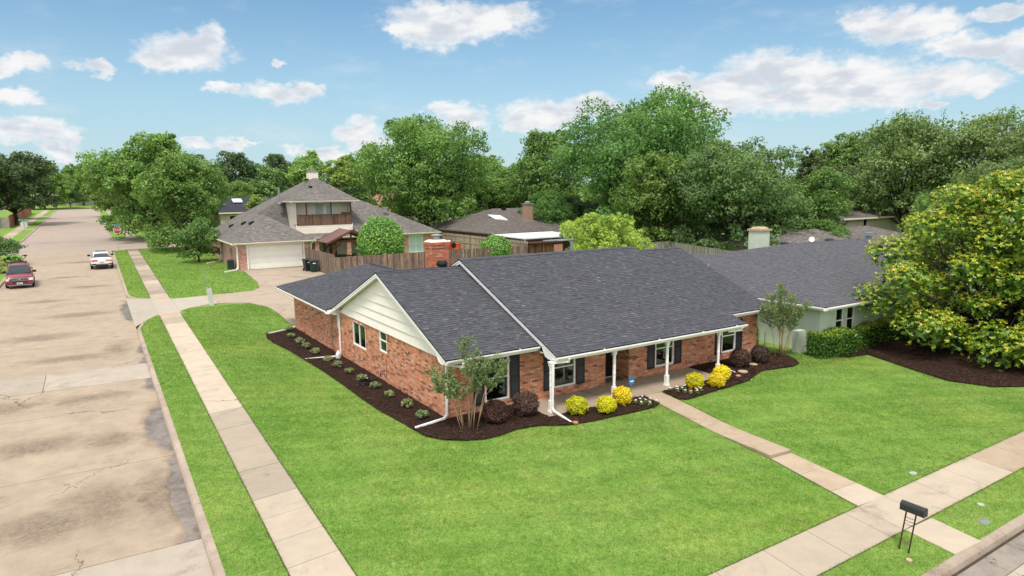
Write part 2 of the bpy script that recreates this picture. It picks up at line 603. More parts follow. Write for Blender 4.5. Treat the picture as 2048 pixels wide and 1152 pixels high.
def m_grass(name, blades=False):
    m, T = newmat(name)
    p = pos(T)
    fine = T.noise(p, 26.0, 4, 0.7)
    mid = T.noise(p, 4.5, 5, 0.65, dist=0.6)
    big = T.noise(T.vmath('MULTIPLY', p, (1.0, 0.55, 1.0)), 0.62, 6, 0.66, dist=0.6)
    a = T.ramp(mid, [(0.28, (0.140, 0.262, 0.046)), (0.5, (0.200, 0.330, 0.066)), (0.74, (0.285, 0.385, 0.100))])
    b = T.mix(T.sstep(big, 0.42, 0.62), a, T.vmath('MULTIPLY', a, (0.78, 0.87, 0.74)))
    # thin straw-coloured thatch showing through
    th = T.math('MULTIPLY', T.sstep(T.noise(p, 6.0, 6, 0.8), 0.50, 0.68), T.sstep(T.noise(p, 0.33, 4, 0.6), 0.40, 0.62))
    c = T.mix(T.math('MULTIPLY', th, 0.75), b, (0.40, 0.37, 0.16))
    # fresher yellow-green drifts, and faint mower bands
    c = T.mix(T.math('MULTIPLY', T.sstep(T.noise(p, 0.16, 4, 0.6), 0.45, 0.68), 0.55), c, T.vmath('MULTIPLY', c, (1.30, 1.12, 1.05)))
    gx = T.node('ShaderNodeSeparateXYZ', [p])
    w = T.math('ADD', T.math('MULTIPLY', gx.outputs[0], 0.45), T.math('ADD', gx.outputs[1], T.math('MULTIPLY', T.noise(p, 0.5, 2, 0.5), 1.2)))
    band = T.math('ADD', 1.0, T.math('MULTIPLY', T.sstep(T.math('SINE', T.math('MULTIPLY', w, 5.4)), -0.6, 0.6), 0.085))
    c = T.vmath('MULTIPLY', c, T.node('ShaderNodeCombineXYZ', [band, band, band]).outputs[0])
    if blades:
        r = rnd_of(T)
        k = T.math('ADD', T.math('MULTIPLY', r, 0.60), 0.80)
        c = T.vmath('MULTIPLY', c, T.node('ShaderNodeCombineXYZ', [k, k, k]).outputs[0])
        c = T.mix(T.sstep(r, 0.93, 0.96), c, (0.34, 0.32, 0.12))
        bs = T.n.new('ShaderNodeBsdfPrincipled')
        T.put(bs.inputs['Base Color'], c)
        bs.inputs['Roughness'].default_value = 0.6
        bs.inputs['Specular IOR Level'].default_value = 0.2
        tr = T.node('ShaderNodeBsdfTranslucent', [c])
        mx = T.node('ShaderNodeMixShader', [0.35, bs.outputs[0], tr.outputs[0]])
        T.node('ShaderNodeOutputMaterial', [mx.outputs[0]])
    else:
        c = T.mix(T.sstep(fine, 0.35, 0.75), T.vmath('MULTIPLY', c, (0.62, 0.66, 0.6)), c)
        finish(T, c, 0.95, 0.1, bump=T.math('ADD', T.math('MULTIPLY', fine, 0.7), mid), bstr=0.6, bdist=0.05)
    return m


def m_concrete(name, c1, c2, stain, sscale=0.35, amt=0.55, agg=0.25, rv=0.14, wet=False, gutter=None, oil=None):
    """weathered concrete: blotches of algae and dirt, exposed aggregate speckle, hair cracks"""
    m, T = newmat(name)
    p = pos(T)
    px = T.node('ShaderNodeSeparateXYZ', [p])
    n1 = T.noise(p, 1.6, 5, 0.65)
    col = T.mix(T.sstep(n1, 0.3, 0.7), c1, c2)
    st = T.noise(T.vmath('MULTIPLY', p, (0.6, 1.0, 1.0)), sscale, 6, 0.68, dist=0.8)
    s1 = T.sstep(st, 0.50, 0.68)
    s2 = T.sstep(T.noise(p, 4.5, 7, 0.9), 0.36, 0.64)
    col = T.mix(T.math('MULTIPLY', T.math('MULTIPLY', s1, s2), amt), col, stain)
    spk = T.noise(p, 21.0, 5, 0.9)
    col = T.mix(T.math('MULTIPLY', T.sstep(spk, 0.52, 0.72), agg), col, T.vmath('MULTIPLY', col, (0.5, 0.47, 0.43)))
    r = rnd_of(T)
    k = T.math('ADD', T.math('MULTIPLY', r, 2 * rv), 1 - rv)
    col = T.vmath('MULTIPLY', col, T.node('ShaderNodeCombineXYZ', [k, k, k]).outputs[0])
    rough = 0.9
    if oil:
        # brown traffic and damp stains lying across the slabs: (x, y, half width, half length)
        q = T.vmath('ADD', p, T.vmath('MULTIPLY', T.vmath('SUBTRACT', T.noise(p, 0.9, 6, 0.72, out=1), (0.5, 0.5, 0.5)), (2.6, 2.0, 0.0)))
        F = None
        for (cx_, cy_, rx_, ry_) in oil:
            d = T.vmath('LENGTH', T.vmath('MULTIPLY_ADD', q, (1 / rx_, 1 / ry_, 0.0), (-cx_ / rx_, -cy_ / ry_, 0.0)), out=1)
            F = d if F is None else T.math('MINIMUM', F, d)
        g1 = T.sstep(T.noise(p, 5.0, 7, 0.92), 0.30, 0.66)
        col = T.mix(T.math('MULTIPLY', T.math('MULTIPLY', T.sstep(F, 1.15, 0.35), T.math('ADD', T.math('MULTIPLY', g1, 0.75), 0.25)), 0.78), col, stain)
        dk = T.math('MULTIPLY', T.sstep(F, 0.60, 0.15), T.sstep(T.noise(p, 8.0, 6, 0.9), 0.46, 0.60))
        col = T.mix(T.math('MULTIPLY', dk, 0.6), col, (0.085, 0.064, 0.048))
    # hair cracks
    vd = T.node('ShaderNodeTexVoronoi', {'Vector': T.vmath('ADD', p, T.vmath('MULTIPLY', T.noise(p, 1.4, 4, 0.7, out=1), (1.1, 1.1, 0.0))), 'Scale': 0.14}, feature='DISTANCE_TO_EDGE').outputs[0]
    ck = T.math('MULTIPLY', T.sstep(vd, 0.0026, 0.0008), T.sstep(T.noise(p, 0.22, 2, 0.5), 0.52, 0.60))
    col = T.mix(T.math('MULTIPLY', ck, 0.8), col, (0.06, 0.05, 0.035))
    if gutter:
        # damp gutter and puddles beside the kerb
        q = T.vmath('ADD', p, T.vmath('MULTIPLY', T.vmath('SUBTRACT', T.noise(T.vmath('MULTIPLY', p, (1.0, 0.5, 1.0)), 1.6, 5, 0.62, out=1), (0.5, 0.5, 0.5)), (0.9, 1.4, 0.0)))
        F = None
        for (cx_, cy_, rx_, ry_) in gutter:
            d = T.vmath('LENGTH', T.vmath('MULTIPLY_ADD', q, (1 / rx_, 1 / ry_, 0.0), (-cx_ / rx_, -cy_ / ry_, 0.0)), out=1)
            F = d if F is None else T.math('MINIMUM', F, d)
        wet_m = T.sstep(F, 1.0, 0.90)
        halo = T.sstep(F, 1.28, 0.95)
        col = T.mix(T.math('MULTIPLY', halo, 0.6), col, T.vmath('MULTIPLY', col, (0.62, 0.56, 0.50)))
        col = T.mix(T.math('MULTIPLY', wet_m, 0.85), col, T.mix(T.sstep(T.noise(p, 2.4, 5, 0.75), 0.35, 0.65), (0.115, 0.088, 0.066), (0.23, 0.20, 0.175)))
        rough = T.math('SUBTRACT', 0.9, T.math('MULTIPLY', wet_m, 0.62))
    finish(T, col, rough, 0.35, bump=T.math('ADD', spk, T.math('MULTIPLY', ck, -3.0)), bstr=0.25, bdist=0.01)
    return m


def m_glass(name, tint=(0.02, 0.03, 0.03), fac=0.45):
    """window pane: reflects the garden and sky, lets the blind behind show through"""
    m, T = newmat(name)
    gl = T.node('ShaderNodeBsdfGlossy', [(0.85, 0.95, 0.9, 1), 0.03])
    tr = T.node('ShaderNodeBsdfTransparent', [(0.62, 0.70, 0.68, 1)])
    fr = T.node('ShaderNodeFresnel', {'IOR': 1.52}).outputs[0]
    f = T.math('ADD', T.math('MULTIPLY', fr, 0.8), 0.015, clamp=True)
    mx = T.node('ShaderNodeMixShader', [f, tr.outputs[0], gl.outputs[0]])
    T.node('ShaderNodeOutputMaterial', [mx.outputs[0]])
    return m


M = {}
M['brick'] = m_brick('house_brick', [(0.0, (0.15, 0.085, 0.06)), (0.07, (0.27, 0.14, 0.09)), (0.12, (0.52, 0.215, 0.12)), (0.45, (0.63, 0.255, 0.14)), (0.75, (0.67, 0.31, 0.18)), (0.93, (0.70, 0.39, 0.26)), (1.0, (0.70, 0.50, 0.37))])
M['chim_brick'] = m_brick('chimney_brick', [(0.0, (0.30, 0.12, 0.08)), (0.2, (0.46, 0.14, 0.07)), (0.8, (0.58, 0.19, 0.10)), (1.0, (0.60, 0.34, 0.24))])
M['mortar'] = plain('mortar', (0.52, 0.37, 0.28), (0.45, 0.30, 0.22), 3.0, 0.95, 0.1, bump=0.3)
M['shingle'] = m_shingle('charcoal_shingle', [(0.0, (0.049, 0.051, 0.062)), (0.35, (0.071, 0.074, 0.088)), (0.65, (0.090, 0.093, 0.109)), (0.88, (0.118, 0.122, 0.141)), (1.0, (0.158, 0.162, 0.183))], (0.077, 0.080, 0.094))
M['shingle2'] = m_shingle('grey_shingle', [(0.0, (0.080, 0.082, 0.096)), (0.4, (0.106, 0.108, 0.125)), (0.8, (0.136, 0.138, 0.158)), (1.0, (0.168, 0.170, 0.190))], (0.104, 0.106, 0.122))
M['deck'] = plain('roof_deck', (0.022, 0.023, 0.028), None, 2, 0.95, 0.1)
M['deck2'] = plain('roof_deck_grey', (0.05, 0.05, 0.056), None, 2, 0.95, 0.1)
M['white'] = plain('white_paint', (0.88, 0.86, 0.84), (0.80, 0.78, 0.755), 1.5, 0.45, 0.4, bump=0.05)
M['siding'] = plain('cream_siding', (0.84, 0.79, 0.73), (0.78, 0.73, 0.67), 0.8, 0.5, 0.35, bump=0.08, rv=0.05)
M['cream'] = plain('cream_paint', (0.84, 0.775, 0.66), (0.78, 0.71, 0.60), 0.9, 0.55, 0.35, rv=0.06)
M['garage'] = plain('garage_white', (0.88, 0.86, 0.79), (0.84, 0.82, 0.75), 0.9, 0.5, 0.35, rv=0.03)
M['shutter'] = plain('black_shutter', (0.012, 0.013, 0.018), (0.02, 0.021, 0.026), 9, 0.45, 0.4)
M['door'] = plain('black_door', (0.008, 0.008, 0.009), None, 3, 0.4, 0.4)
M['glass'] = m_glass('window_glass')
M['room'] = plain('dark_room', (0.010, 0.013, 0.013), None, 1, 0.9, 0.1)
M['blind'] = plain('window_blind', (0.10, 0.135, 0.13), (0.13, 0.165, 0.155), 3, 0.7, 0.2)
M['curtain'] = plain('pale_curtain', (0.50, 0.60, 0.58), (0.42, 0.52, 0.50), 2, 0.8, 0.1)
M['greenpane'] = plain('green_panel', (0.03, 0.11, 0.03), (0.05, 0.16, 0.04), 2.2, 0.6, 0.3)
M['grass'] = m_grass('lawn_soil_and_turf')
M['blade'] = m_grass('grass_blades', True)
M['road'] = m_concrete('street_concrete', (0.368, 0.298, 0.222), (0.310, 0.248, 0.184), (0.150, 0.110, 0.076), 0.42, 0.55, 0.62, 0.07,
                       gutter=[(1.75, 25.0, .85, 2.7), (1.75, 19.2, .60, 3.4), (1.75, 31.2, .45, 1.3), (1.85, 34.4, .55, 1.6), (1.85, 37.6, .42, 1.3), (1.75, 15.0, .75, 2.4), (1.9, 50, .7, 4.5)],
                       oil=[(-0.4, 19.6, 1.3, 1.9), (1.0, 19.5, .7, 2.6), (-1.6, 19.0, 1.6, 1.3), (0.0, 24.6, 1.0, 1.0), (-2.0, 25.2, 1.8, 1.1), (-0.6, 30.0, 1.6, .8), (-3.0, 30.2, 1.5, .9), (-1.6, 37.5, 2.2, .9), (.6, 38.5, .9, 1.4), (-2.8, 43.5, 2.2, 1.2), (-1.0, 50.0, 2.6, 1.0), (-3.2, 57.0, 2.0, 1.0), (-.5, 63.5, 2.0, 1.0), (-2.2, 71.0, 1.6, 1.0), (-1.0, 84.0, 2.6, 1.4), (-2.6, 15.0, 1.2, .8), (-3.2, 21.2, 1.0, .8)])
M['road_far'] = m_concrete('far_street_concrete', (0.376, 0.307, 0.257), (0.327, 0.266, 0.225), (0.172, 0.135, 0.110), 0.20, 0.5, 0.3, 0.08)
M['road_front'] = m_concrete('front_street_concrete', (0.371, 0.323, 0.265), (0.323, 0.278, 0.230), (0.114, 0.093, 0.075), 0.9, 0.6, 0.35, 0.07)
M['road_bed'] = plain('joint_dirt', (0.055, 0.045, 0.034), (0.08, 0.065, 0.05), 6, 0.95, 0.1)
M['walk'] = m_concrete('pavement_concrete', (0.400, 0.339, 0.261), (0.358, 0.300, 0.236), (0.143, 0.115, 0.092), 0.60, 0.65, 0.30, 0.24)
M['walk_brown'] = m_concrete('garden_path_concrete', (0.385, 0.305, 0.220), (0.335, 0.262, 0.190), (0.20, 0.125, 0.072), 0.9, 0.6, 0.55, 0.10)
M['gutterpan'] = m_concrete('gutter_pan_concrete', (0.27, 0.235, 0.20), (0.22, 0.19, 0.165), (0.10, 0.085, 0.07), 0.9, 0.7, 0.3, 0.08)
M['dirty'] = m_concrete('dirty_pavement_concrete', (0.34, 0.278, 0.215), (0.25, 0.20, 0.155), (0.075, 0.058, 0.045), 1.1, 1.0, 0.6, 0.22)
M['drive'] = m_concrete('driveway_concrete', (0.364, 0.298, 0.230), (0.320, 0.254, 0.197), (0.095, 0.073, 0.055), 0.45, 0.75, 0.3, 0.10)
M['apron'] = m_concrete('apron_concrete', (0.392, 0.351, 0.291), (0.351, 0.311, 0.257), (0.189, 0.155, 0.129), 0.5, 0.4, 0.2, 0.08)
M['kerb'] = m_concrete('kerb_concrete', (0.370, 0.304, 0.244), (0.310, 0.248, 0.196), (0.126, 0.096, 0.074), 0.9, 0.6, 0.35, 0.14)
M['porch'] = m_concrete('porch_concrete', (0.36, 0.29, 0.225), (0.31, 0.25, 0.19), (0.20, 0.15, 0.11), 0.7, 0.4, 0.15, 0.05)
M['salmon'] = plain('tactile_salmon', (0.55, 0.27, 0.18), (0.50, 0.30, 0.21), 3, 0.85, 0.2)
M['mulch'] = plain('dark_mulch', (0.040, 0.022, 0.016), (0.017, 0.010, 0.008), 14, 0.95, 0.1, bump=1.0, bscale=38)
M['chip'] = plain('mulch_chip', (0.080, 0.043, 0.030), (0.032, 0.018, 0.014), 9, 0.95, 0.1, rv=0.65)
M['soil'] = plain('bare_soil', (0.13, 0.095, 0.06), (0.07, 0.07, 0.03), 5, 0.95, 0.1, bump=0.6, bscale=30)
M['bark'] = plain('bark', (0.11, 0.085, 0.065), (0.045, 0.036, 0.030), 5, 0.95, 0.1, bump=0.8, bscale=22, stretch=(1, 1, 0.25))
M['palebark'] = plain('smooth_tan_bark', (0.40, 0.27, 0.16), (0.27, 0.17, 0.10), 7, 0.8, 0.2, stretch=(1, 1, 0.3))
M['wood'] = plain('weathered_fence_board', (0.235, 0.175, 0.135), (0.125, 0.088, 0.067), 4.0, 0.9, 0.15, bump=0.3, bscale=30, rv=0.42, stretch=(3, 3, 0.5))
M['wood_grey'] = plain('grey_fence_board', (0.30, 0.275, 0.245), (0.20, 0.18, 0.155), 4.0, 0.9, 0.15, bump=0.3, bscale=30, rv=0.30, stretch=(3, 3, 0.5))
M['wood_light'] = plain('tan_fence_board', (0.40, 0.33, 0.26), (0.25, 0.19, 0.145), 4.0, 0.9, 0.15, rv=0.35, stretch=(3, 3, 0.5))
M['wood_dark'] = plain('dark_shed_board', (0.17, 0.08, 0.04), (0.05, 0.028, 0.02), 2.0, 0.9, 0.15, rv=0.4, stretch=(3, 3, 0.35))
M['rail'] = plain('balcony_wood', (0.20, 0.12, 0.085), (0.12, 0.07, 0.05), 5, 0.85, 0.2, rv=0.35, stretch=(3, 3, 0.5))
M['pergola'] = plain('red_stained_timber', (0.17, 0.055, 0.038), (0.11, 0.038, 0.028), 4, 0.7, 0.3)
M['pergroof'] = plain('brown_metal_roof', (0.17, 0.095, 0.088), (0.14, 0.08, 0.075), 2, 0.5, 0.4)
M['black'] = plain('black_plastic', (0.010, 0.010, 0.012), None, 5, 0.45, 0.4)
M['rubber'] = plain('tyre_rubber', (0.012, 0.012, 0.012), None, 9, 0.85, 0.2)
M['steel'] = plain('galvanised_steel', (0.42, 0.44, 0.45), (0.34, 0.36, 0.37), 6, 0.45, 0.5, metal=0.7)
M['greypipe'] = plain('grey_vent_pipe', (0.22, 0.245, 0.27), None, 6, 0.6, 0.3)
M['bin'] = plain('dark_green_plastic', (0.012, 0.040, 0.032), (0.010, 0.030, 0.025), 3, 0.5, 0.4)
M['greywall'] = plain('pale_green_painted_brick', (0.53, 0.60, 0.49), (0.47, 0.54, 0.435), 2, 0.8, 0.2, bump=0.25, bscale=20)
M['red_far'] = plain('terracotta_roof', (0.40, 0.20, 0.14), (0.30, 0.15, 0.11), 2.5, 0.9, 0.1)
M['wallfar'] = plain('far_cream_wall', (0.60, 0.54, 0.43), (0.52, 0.46, 0.36), 1, 0.8, 0.2)
M['stone'] = plain('tan_stone', (0.46, 0.36, 0.25), (0.36, 0.27, 0.18), 9, 0.9, 0.2, bump=0.2)
M['signred'] = plain('sign_red', (0.36, 0.010, 0.020), None, 3, 0.4, 0.4)
M['signwhite'] = plain('sign_white', (0.85, 0.84, 0.82), None, 3, 0.4, 0.4)
M['signgreen'] = plain('sign_green', (0.010, 0.20, 0.115), None, 3, 0.4, 0.4)
M['signback'] = plain('aluminium_sign_back', (0.58, 0.58, 0.56), (0.50, 0.50, 0.49), 3, 0.55, 0.4, metal=0.15)
M['signblue'] = plain('sign_blue', (0.012, 0.20, 0.42), None, 3, 0.4, 0.4)
M['mail'] = plain('mailbox_black', (0.014, 0.017, 0.018), (0.026, 0.030, 0.030), 12, 0.42, 0.45)
M['rust'] = plain('rusty_post', (0.060, 0.030, 0.020), (0.018, 0.017, 0.015), 3, 0.7, 0.3)
M['farbrick1'] = m_brick_far('mottled_red_brick', (0.40, 0.10, 0.075), (0.62, 0.42, 0.36), (0.50, 0.36, 0.30), 0.24, 0.085)
M['farbrick2'] = m_brick_far('brown_brick', (0.34, 0.17, 0.10), (0.22, 0.10, 0.06), (0.36, 0.29, 0.23))
M['roof_tan'] = m_shingle_far('weathered_brown_shingle', (0.245, 0.225, 0.212), (0.188, 0.172, 0.162), (0.082, 0.075, 0.073))
M['roof_dkbrown'] = m_shingle_far('dark_brown_shingle', (0.185, 0.162, 0.148), (0.145, 0.126, 0.115), (0.08, 0.07, 0.065))
M['roof_slate'] = m_shingle_far('slate_shingle', (0.060, 0.064, 0.078), (0.045, 0.048, 0.058), (0.03, 0.032, 0.04))
M['skylight'] = plain('skylight_dome', (0.70, 0.74, 0.78), None, 2, 0.2, 0.5)
M['metalwhite'] = plain('white_patio_metal', (0.74, 0.77, 0.80), (0.66, 0.70, 0.74), 0.8, 0.4, 0.4)
M['red_plastic'] = plain('red_plastic', (0.45, 0.03, 0.015), None, 3, 0.5, 0.4)
M['orange_plastic'] = plain('orange_plastic', (0.62, 0.09, 0.03), None, 3, 0.5, 0.4)
M['lf_oak'] = m_leaf('oak_leaf', (0.024, 0.062, 0.014), (0.048, 0.118, 0.026), (0.105, 0.195, 0.050))
M['lf_ash'] = m_leaf('ash_leaf', (0.028, 0.068, 0.014), (0.058, 0.132, 0.024), (0.115, 0.225, 0.045))
M['lf_lime'] = m_leaf('lime_green_leaf', (0.038, 0.090, 0.016), (0.080, 0.155, 0.030), (0.145, 0.225, 0.050), tip=(0.36, 0.38, 0.09))
M['lf_dark'] = m_leaf('dark_evergreen_leaf', (0.016, 0.038, 0.014), (0.032, 0.070, 0.026), (0.072, 0.118, 0.048))
M['lf_grey'] = m_leaf('grey_green_leaf', (0.032, 0.070, 0.024), (0.060, 0.118, 0.040), (0.115, 0.185, 0.070))
M['lf_mag'] = m_leaf('magnolia_leaf', (0.018, 0.048, 0.007), (0.046, 0.110, 0.012), (0.165, 0.215, 0.020), 0.25, 0.35, 0.5, tip=(0.52, 0.49, 0.07), sat=1.0)
M['lf_shrub'] = m_leaf('round_shrub_leaf', (0.022, 0.070, 0.010), (0.050, 0.140, 0.016), (0.115, 0.23, 0.030), 0.25, 0.4, 0.4)
M['lf_yellow'] = m_leaf('golden_shrub_leaf', (0.09, 0.115, 0.006), (0.26, 0.26, 0.010), (0.36, 0.325, 0.022), 0.3, 0.45, 0.35, tip=(0.85, 0.76, 0.20), sat=1.0)
M['lf_purple'] = m_leaf('plum_shrub_leaf', (0.014, 0.008, 0.008), (0.036, 0.020, 0.019), (0.090, 0.050, 0.044), 0.2, 0.5, 0.3)
M['lf_silver'] = m_leaf('silver_green_leaf', (0.045, 0.075, 0.037), (0.10, 0.15, 0.078), (0.21, 0.26, 0.175), 0.25, 0.6, 0.2)
M['lf_crape'] = m_leaf('crape_myrtle_leaf', (0.030, 0.070, 0.028), (0.065, 0.125, 0.050), (0.125, 0.180, 0.075), 0.3, 0.45, 0.35, tip=(0.30, 0.145, 0.075))
M['lf_hedge'] = m_leaf('hedge_leaf', (0.016, 0.045, 0.008), (0.040, 0.095, 0.012), (0.15, 0.20, 0.016), 0.25, 0.4, 0.4, tip=(0.60, 0.60, 0.05), sat=1.0)
M['lf_bronze'] = m_leaf('bronze_leaf', (0.020, 0.042, 0.012), (0.045, 0.080, 0.022), (0.105, 0.130, 0.035), tip=(0.30, 0.22, 0.06))
M['petal'] = plain('white_petal', (0.72, 0.56, 0.58), (0.82, 0.74, 0.74), 9, 0.7, 0.2)
M['petal_red'] = plain('red_petal', (0.55, 0.03, 0.03), None, 9, 0.7, 0.2)


# ------------------------------------------------------------------ the setting: ground, streets, pavements
def kx(y):
    return 1.75 + 0.0045 * (y - 13)


def gsheet(name, pts, mat, dz, kind='structure', label=None, **kw):
    o = sheet(name, pts, mat, dz, **kw)
    o['kind'] = kind
    if label: o['label'] = label
    return o


gsheet('ground', [(-1600, -400), (1600, -400), (1600, 1800), (-1600, 1800)], M['grass'], -0.45, zf=gp, label='grassy land running out to the horizon')

LBLK = [(400, 6.3), (400, 96.2), (5.0, 96.2), (3.6, 95.8), (2.7, 94.9), (2.2, 93.4), (kx(90), 91)]
LBLK += [(kx(57.2), 57.2), (2.02, 55.6), (2.35, 54.5), (2.9, 53.8), (2.9, 46.2), (2.45, 45.3), (2.1, 44.0), (kx(42.6), 42.6), (kx(13), 13)]
LBLK += arc(4.72, 9.3, 3.0, 180, 270, 8)
near = [(60, 6.3), (60, 96.2)] + LBLK[2:]
gsheet('lawn', near, M['grass'], 0.0, step=1.5, label='mown lawn of the corner lot and the yards behind it')
gsheet('lawn', [(60, 6.3), (400, 6.3), (400, 96.2), (60, 96.2)], M['grass'], 0.0, zf=gp, label='ground of the yards far to the right')
gsheet('lawn', [(-6.75, 9), (-6.75, 93), (-7.4, 95.4), (-9, 96.2), (-400, 96.2), (-400, 6)], M['grass'], 0.0, zf=gp, label='grass along the far side of the side street')
gsheet('lawn', [(2.6, 118), (3.2, 115.6), (4.6, 114.3), (6.5, 114), (400, 114), (400, 252), (2.6, 252)], M['grass'], 0.0, zf=gp, label='grass verge right of the far street beyond the crossing')
gsheet('lawn', [(-8.6, 118), (-9.2, 115.5), (-10.8, 114), (-400, 114), (-400, 252), (-8.6, 252)], M['grass'], 0.0, zf=gp, label='grass verge left of the far street beyond the crossing')
gsheet('lawn', [(-400, 262), (400, 262), (400, 420), (-400, 420)], M['grass'], 0.02, zf=gp, label='bright lawn across the end of the far street')
gsheet('lawn', [(-400, -60), (400, -60), (400, -4), (-400, -4)], M['grass'], 0.0, zf=gp, label='grass on the near side of the front street')

# side street: joint dirt below, concrete slabs above
road = gsheet('road', [(-6.7, -4), (2.3, -4), (2.3, 97), (-6.7, 97)], M['road_bed'], -0.17, zf=gp, label='worn concrete side street with cracked slabs')
JY = [-4, 3.5, 10.4, 16.4, 22.2, 28.25, 31.9, 34.75, 40.6, 46.6, 52.6, 58.6, 64.6, 70.6, 76.6, 82.6, 88.6, 96.6]
for i in range(len(JY) - 1):
    a, b = JY[i] + 0.012, JY[i + 1] - 0.012
    t = 0.10
    if abs(JY[i] - 31.9) < .01:
        sheet('road_slab', [(-6.55, a + t), (-2.22, a + t * .4), (-2.22, b + t * .4), (-6.55, b + t)], M['road_front'], -0.12, zf=gp, parent=road, thick=0.04, rnd=0.15)
        sheet('road_slab', [(-2.2, a + t * .4), (kx(a) - .16, a - .05), (kx(b) - .16, b - .05), (-2.2, b + t * .4)], M['road_front'], -0.118, zf=gp, parent=road, thick=0.04, rnd=0.85)
    else:
        mt = M['road_front'] if JY[i] < 12 and JY[i] > 9 else M['road']
        sheet('road_slab', [(-6.55, a + t), (kx(a) - .16, a - .05), (kx(b) - .16, b - .05), (-6.55, b + t)], mt, -0.12, zf=gp, parent=road, thick=0.04, rnd=random.uniform(.25, .75))
# crossing and far street
xr = gsheet('road', [(-400, 96.4), (60, 96.4), (60, 114), (-400, 114)], M['road_far'], -0.125, zf=gp, label='cross street at the stop signs')
fr = gsheet('road', [(-9.3, 113.9), (3.3, 113.9), (2.6, 118), (2.6, 262.5), (-8.6, 262.5), (-8.6, 118)], M['road_far'], -0.121, zf=gp, label='far stretch of the side street beyond the crossing')
gsheet('road', [(-400, 252), (-8.7, 252), (-8.7, 262), (-400, 262)], M['road_far'], -0.125, zf=gp, label='street across the far end, left arm')
gsheet('road', [(2.7, 252), (400, 252), (400, 262), (2.7, 262)], M['road_far'], -0.125, zf=gp, label='street across the far end, right arm')
# front street
fst = gsheet('road', [(2.32, -4), (400, -4), (400, 6.2), (2.32, 6.2)], M['road_bed'], -0.17, zf=gp, label='front street with pale slabs and dark gutter')
for i in range(14):
    a, b = 2.5 + i * 5.0, 2.5 + (i + 1) * 5.0
    sheet('road_slab', [(a + .012, 0.6), (b - .012, 0.6), (b - .012, 5.42), (a + .012, 5.42)], M['road_front'], -0.12, zf=gp, parent=fst, thick=0.04, rnd=random.uniform(.4, .8))
    sheet('road_slab', [(a + .012, 5.44), (b - .012, 5.44), (b - .012, 6.0), (a + .012, 6.0)], M['gutterpan'], -0.125, zf=gp, parent=fst, thick=0.04, rnd=0.5)
    sheet('road_slab', [(a + .012, -4), (b - .012, -4), (b - .012, .58), (a + .012, .58)], M['road_front'], -0.12, zf=gp, parent=fst, thick=0.04, rnd=random.uniform(.4, .8))
gsheet('road', [(-400, -4), (-6.72, -4), (-6.72, 5.9), (-400, 5.9)], M['road_front'], -0.125, zf=gp, label='front street left of the side street')


def kerb_run(name, label, path, side, mat=M['kerb'], seg=3.0, w=0.19, top=0.012, bot=-0.17, zf=gp):
    """kerb along a path in separately cast lengths; side = +1: the body lies to the left of the path"""
    root = thing(name, label, None, (path[0][0], path[0][1], 0), kind='structure')
    pts = [Vector((p[0], p[1])) for p in path]
    # resample
    out, acc = [[pts[0]]], 0.0
    for a, b in zip(pts, pts[1:]):
        L = (b - a).length
        d = 0.0
        while acc + (L - d) >= seg:
            d += seg - acc
            q = a + (b - a) * (d / L)
            out[-1].append(q)
            out.append([q])
            acc = 0.0
        acc += L - d
        out[-1].append(b)
    for run in out:
        run = [run[0]] + [q for i, q in enumerate(run[1:]) if (q - run[i]).length > 0.02]
        if len(run) < 2:
            continue
        m = MB()
        vs = []
        for i, q in enumerate(run):
            d = (run[min(i + 1, len(run) - 1)] - run[max(i - 1, 0)]).normalized()
            n = Vector((-d.y, d.x)) * side
            if i == 0: q = q + d * 0.006
            if i == len(run) - 1: q = q - d * 0.006
            z = float(zf(q.x, q.y))
            fr_, bk = q, q + n * w
            for pp, zz in ((fr_ - n * 0.03, z + bot), (fr_, z + bot * 0.25), (fr_ + n * 0.045, z + top), (bk, z + top), (bk, z + bot)):
                vs.append((pp.x, pp.y, zz))
        fs = []
        for i in range(len(run) - 1):
            for k in range(4):
                fs.append((i * 5 + k, i * 5 + k + 1, (i + 1) * 5 + k + 1, (i + 1) * 5 + k))
        fs.append((0, 1, 2, 3, 4))
        e = (len(run) - 1) * 5
        fs.append((e + 4, e + 3, e + 2, e + 1, e))
        if side > 0:
            fs = [tuple(reversed(f)) for f in fs]
        m.add(vs, fs)
        m.build('kerb_length', mat, root, rnd=random.uniform(.2, .8))
    return root


K = 0.17
kerb_run('kerb', 'concrete kerb of the side street beside the corner lawn', [(kx(y) - K, y) for y in (12.0, 20, 30, 40, 42.6)] + [(1.95, 44.05), (2.3, 45.45), (2.85, 46.35)], -1)
kerb_run('kerb', 'concrete kerb of the side street between driveway and stop sign', [(2.85, 53.65), (2.25, 54.35), (1.88, 55.5), (kx(57) - K, 57.2), (kx(75) - K, 75), (kx(90) - K, 91), (2.05, 93.5), (2.6, 95.1), (3.5, 96.0), (5, 96.4), (30, 96.4)], -1)
kerb_run('kerb', 'concrete kerb along the front street', arc(4.72, 9.3, 3.0 + K, 180, 270, 8) + [(60, 6.3 - K)], 1)
kerb_run('kerb', 'concrete kerb beside the parked red car', [(-6.58, 9), (-6.58, 93), (-7.25, 95.5), (-9, 96.4), (-40, 96.4)], 1, seg=6)
kerb_run('kerb', 'concrete kerb right of the far street', [(40, 113.85), (6.5, 113.85), (4.5, 114.15), (3.05, 115.5), (2.43, 118), (2.43, 252)], -1, seg=8, w=0.22)
kerb_run('kerb', 'concrete kerb left of the far street', [(-40, 113.85), (-10.8, 113.85), (-9.05, 115.4), (-8.43, 118), (-8.43, 252)], 1, seg=8, w=0.22)

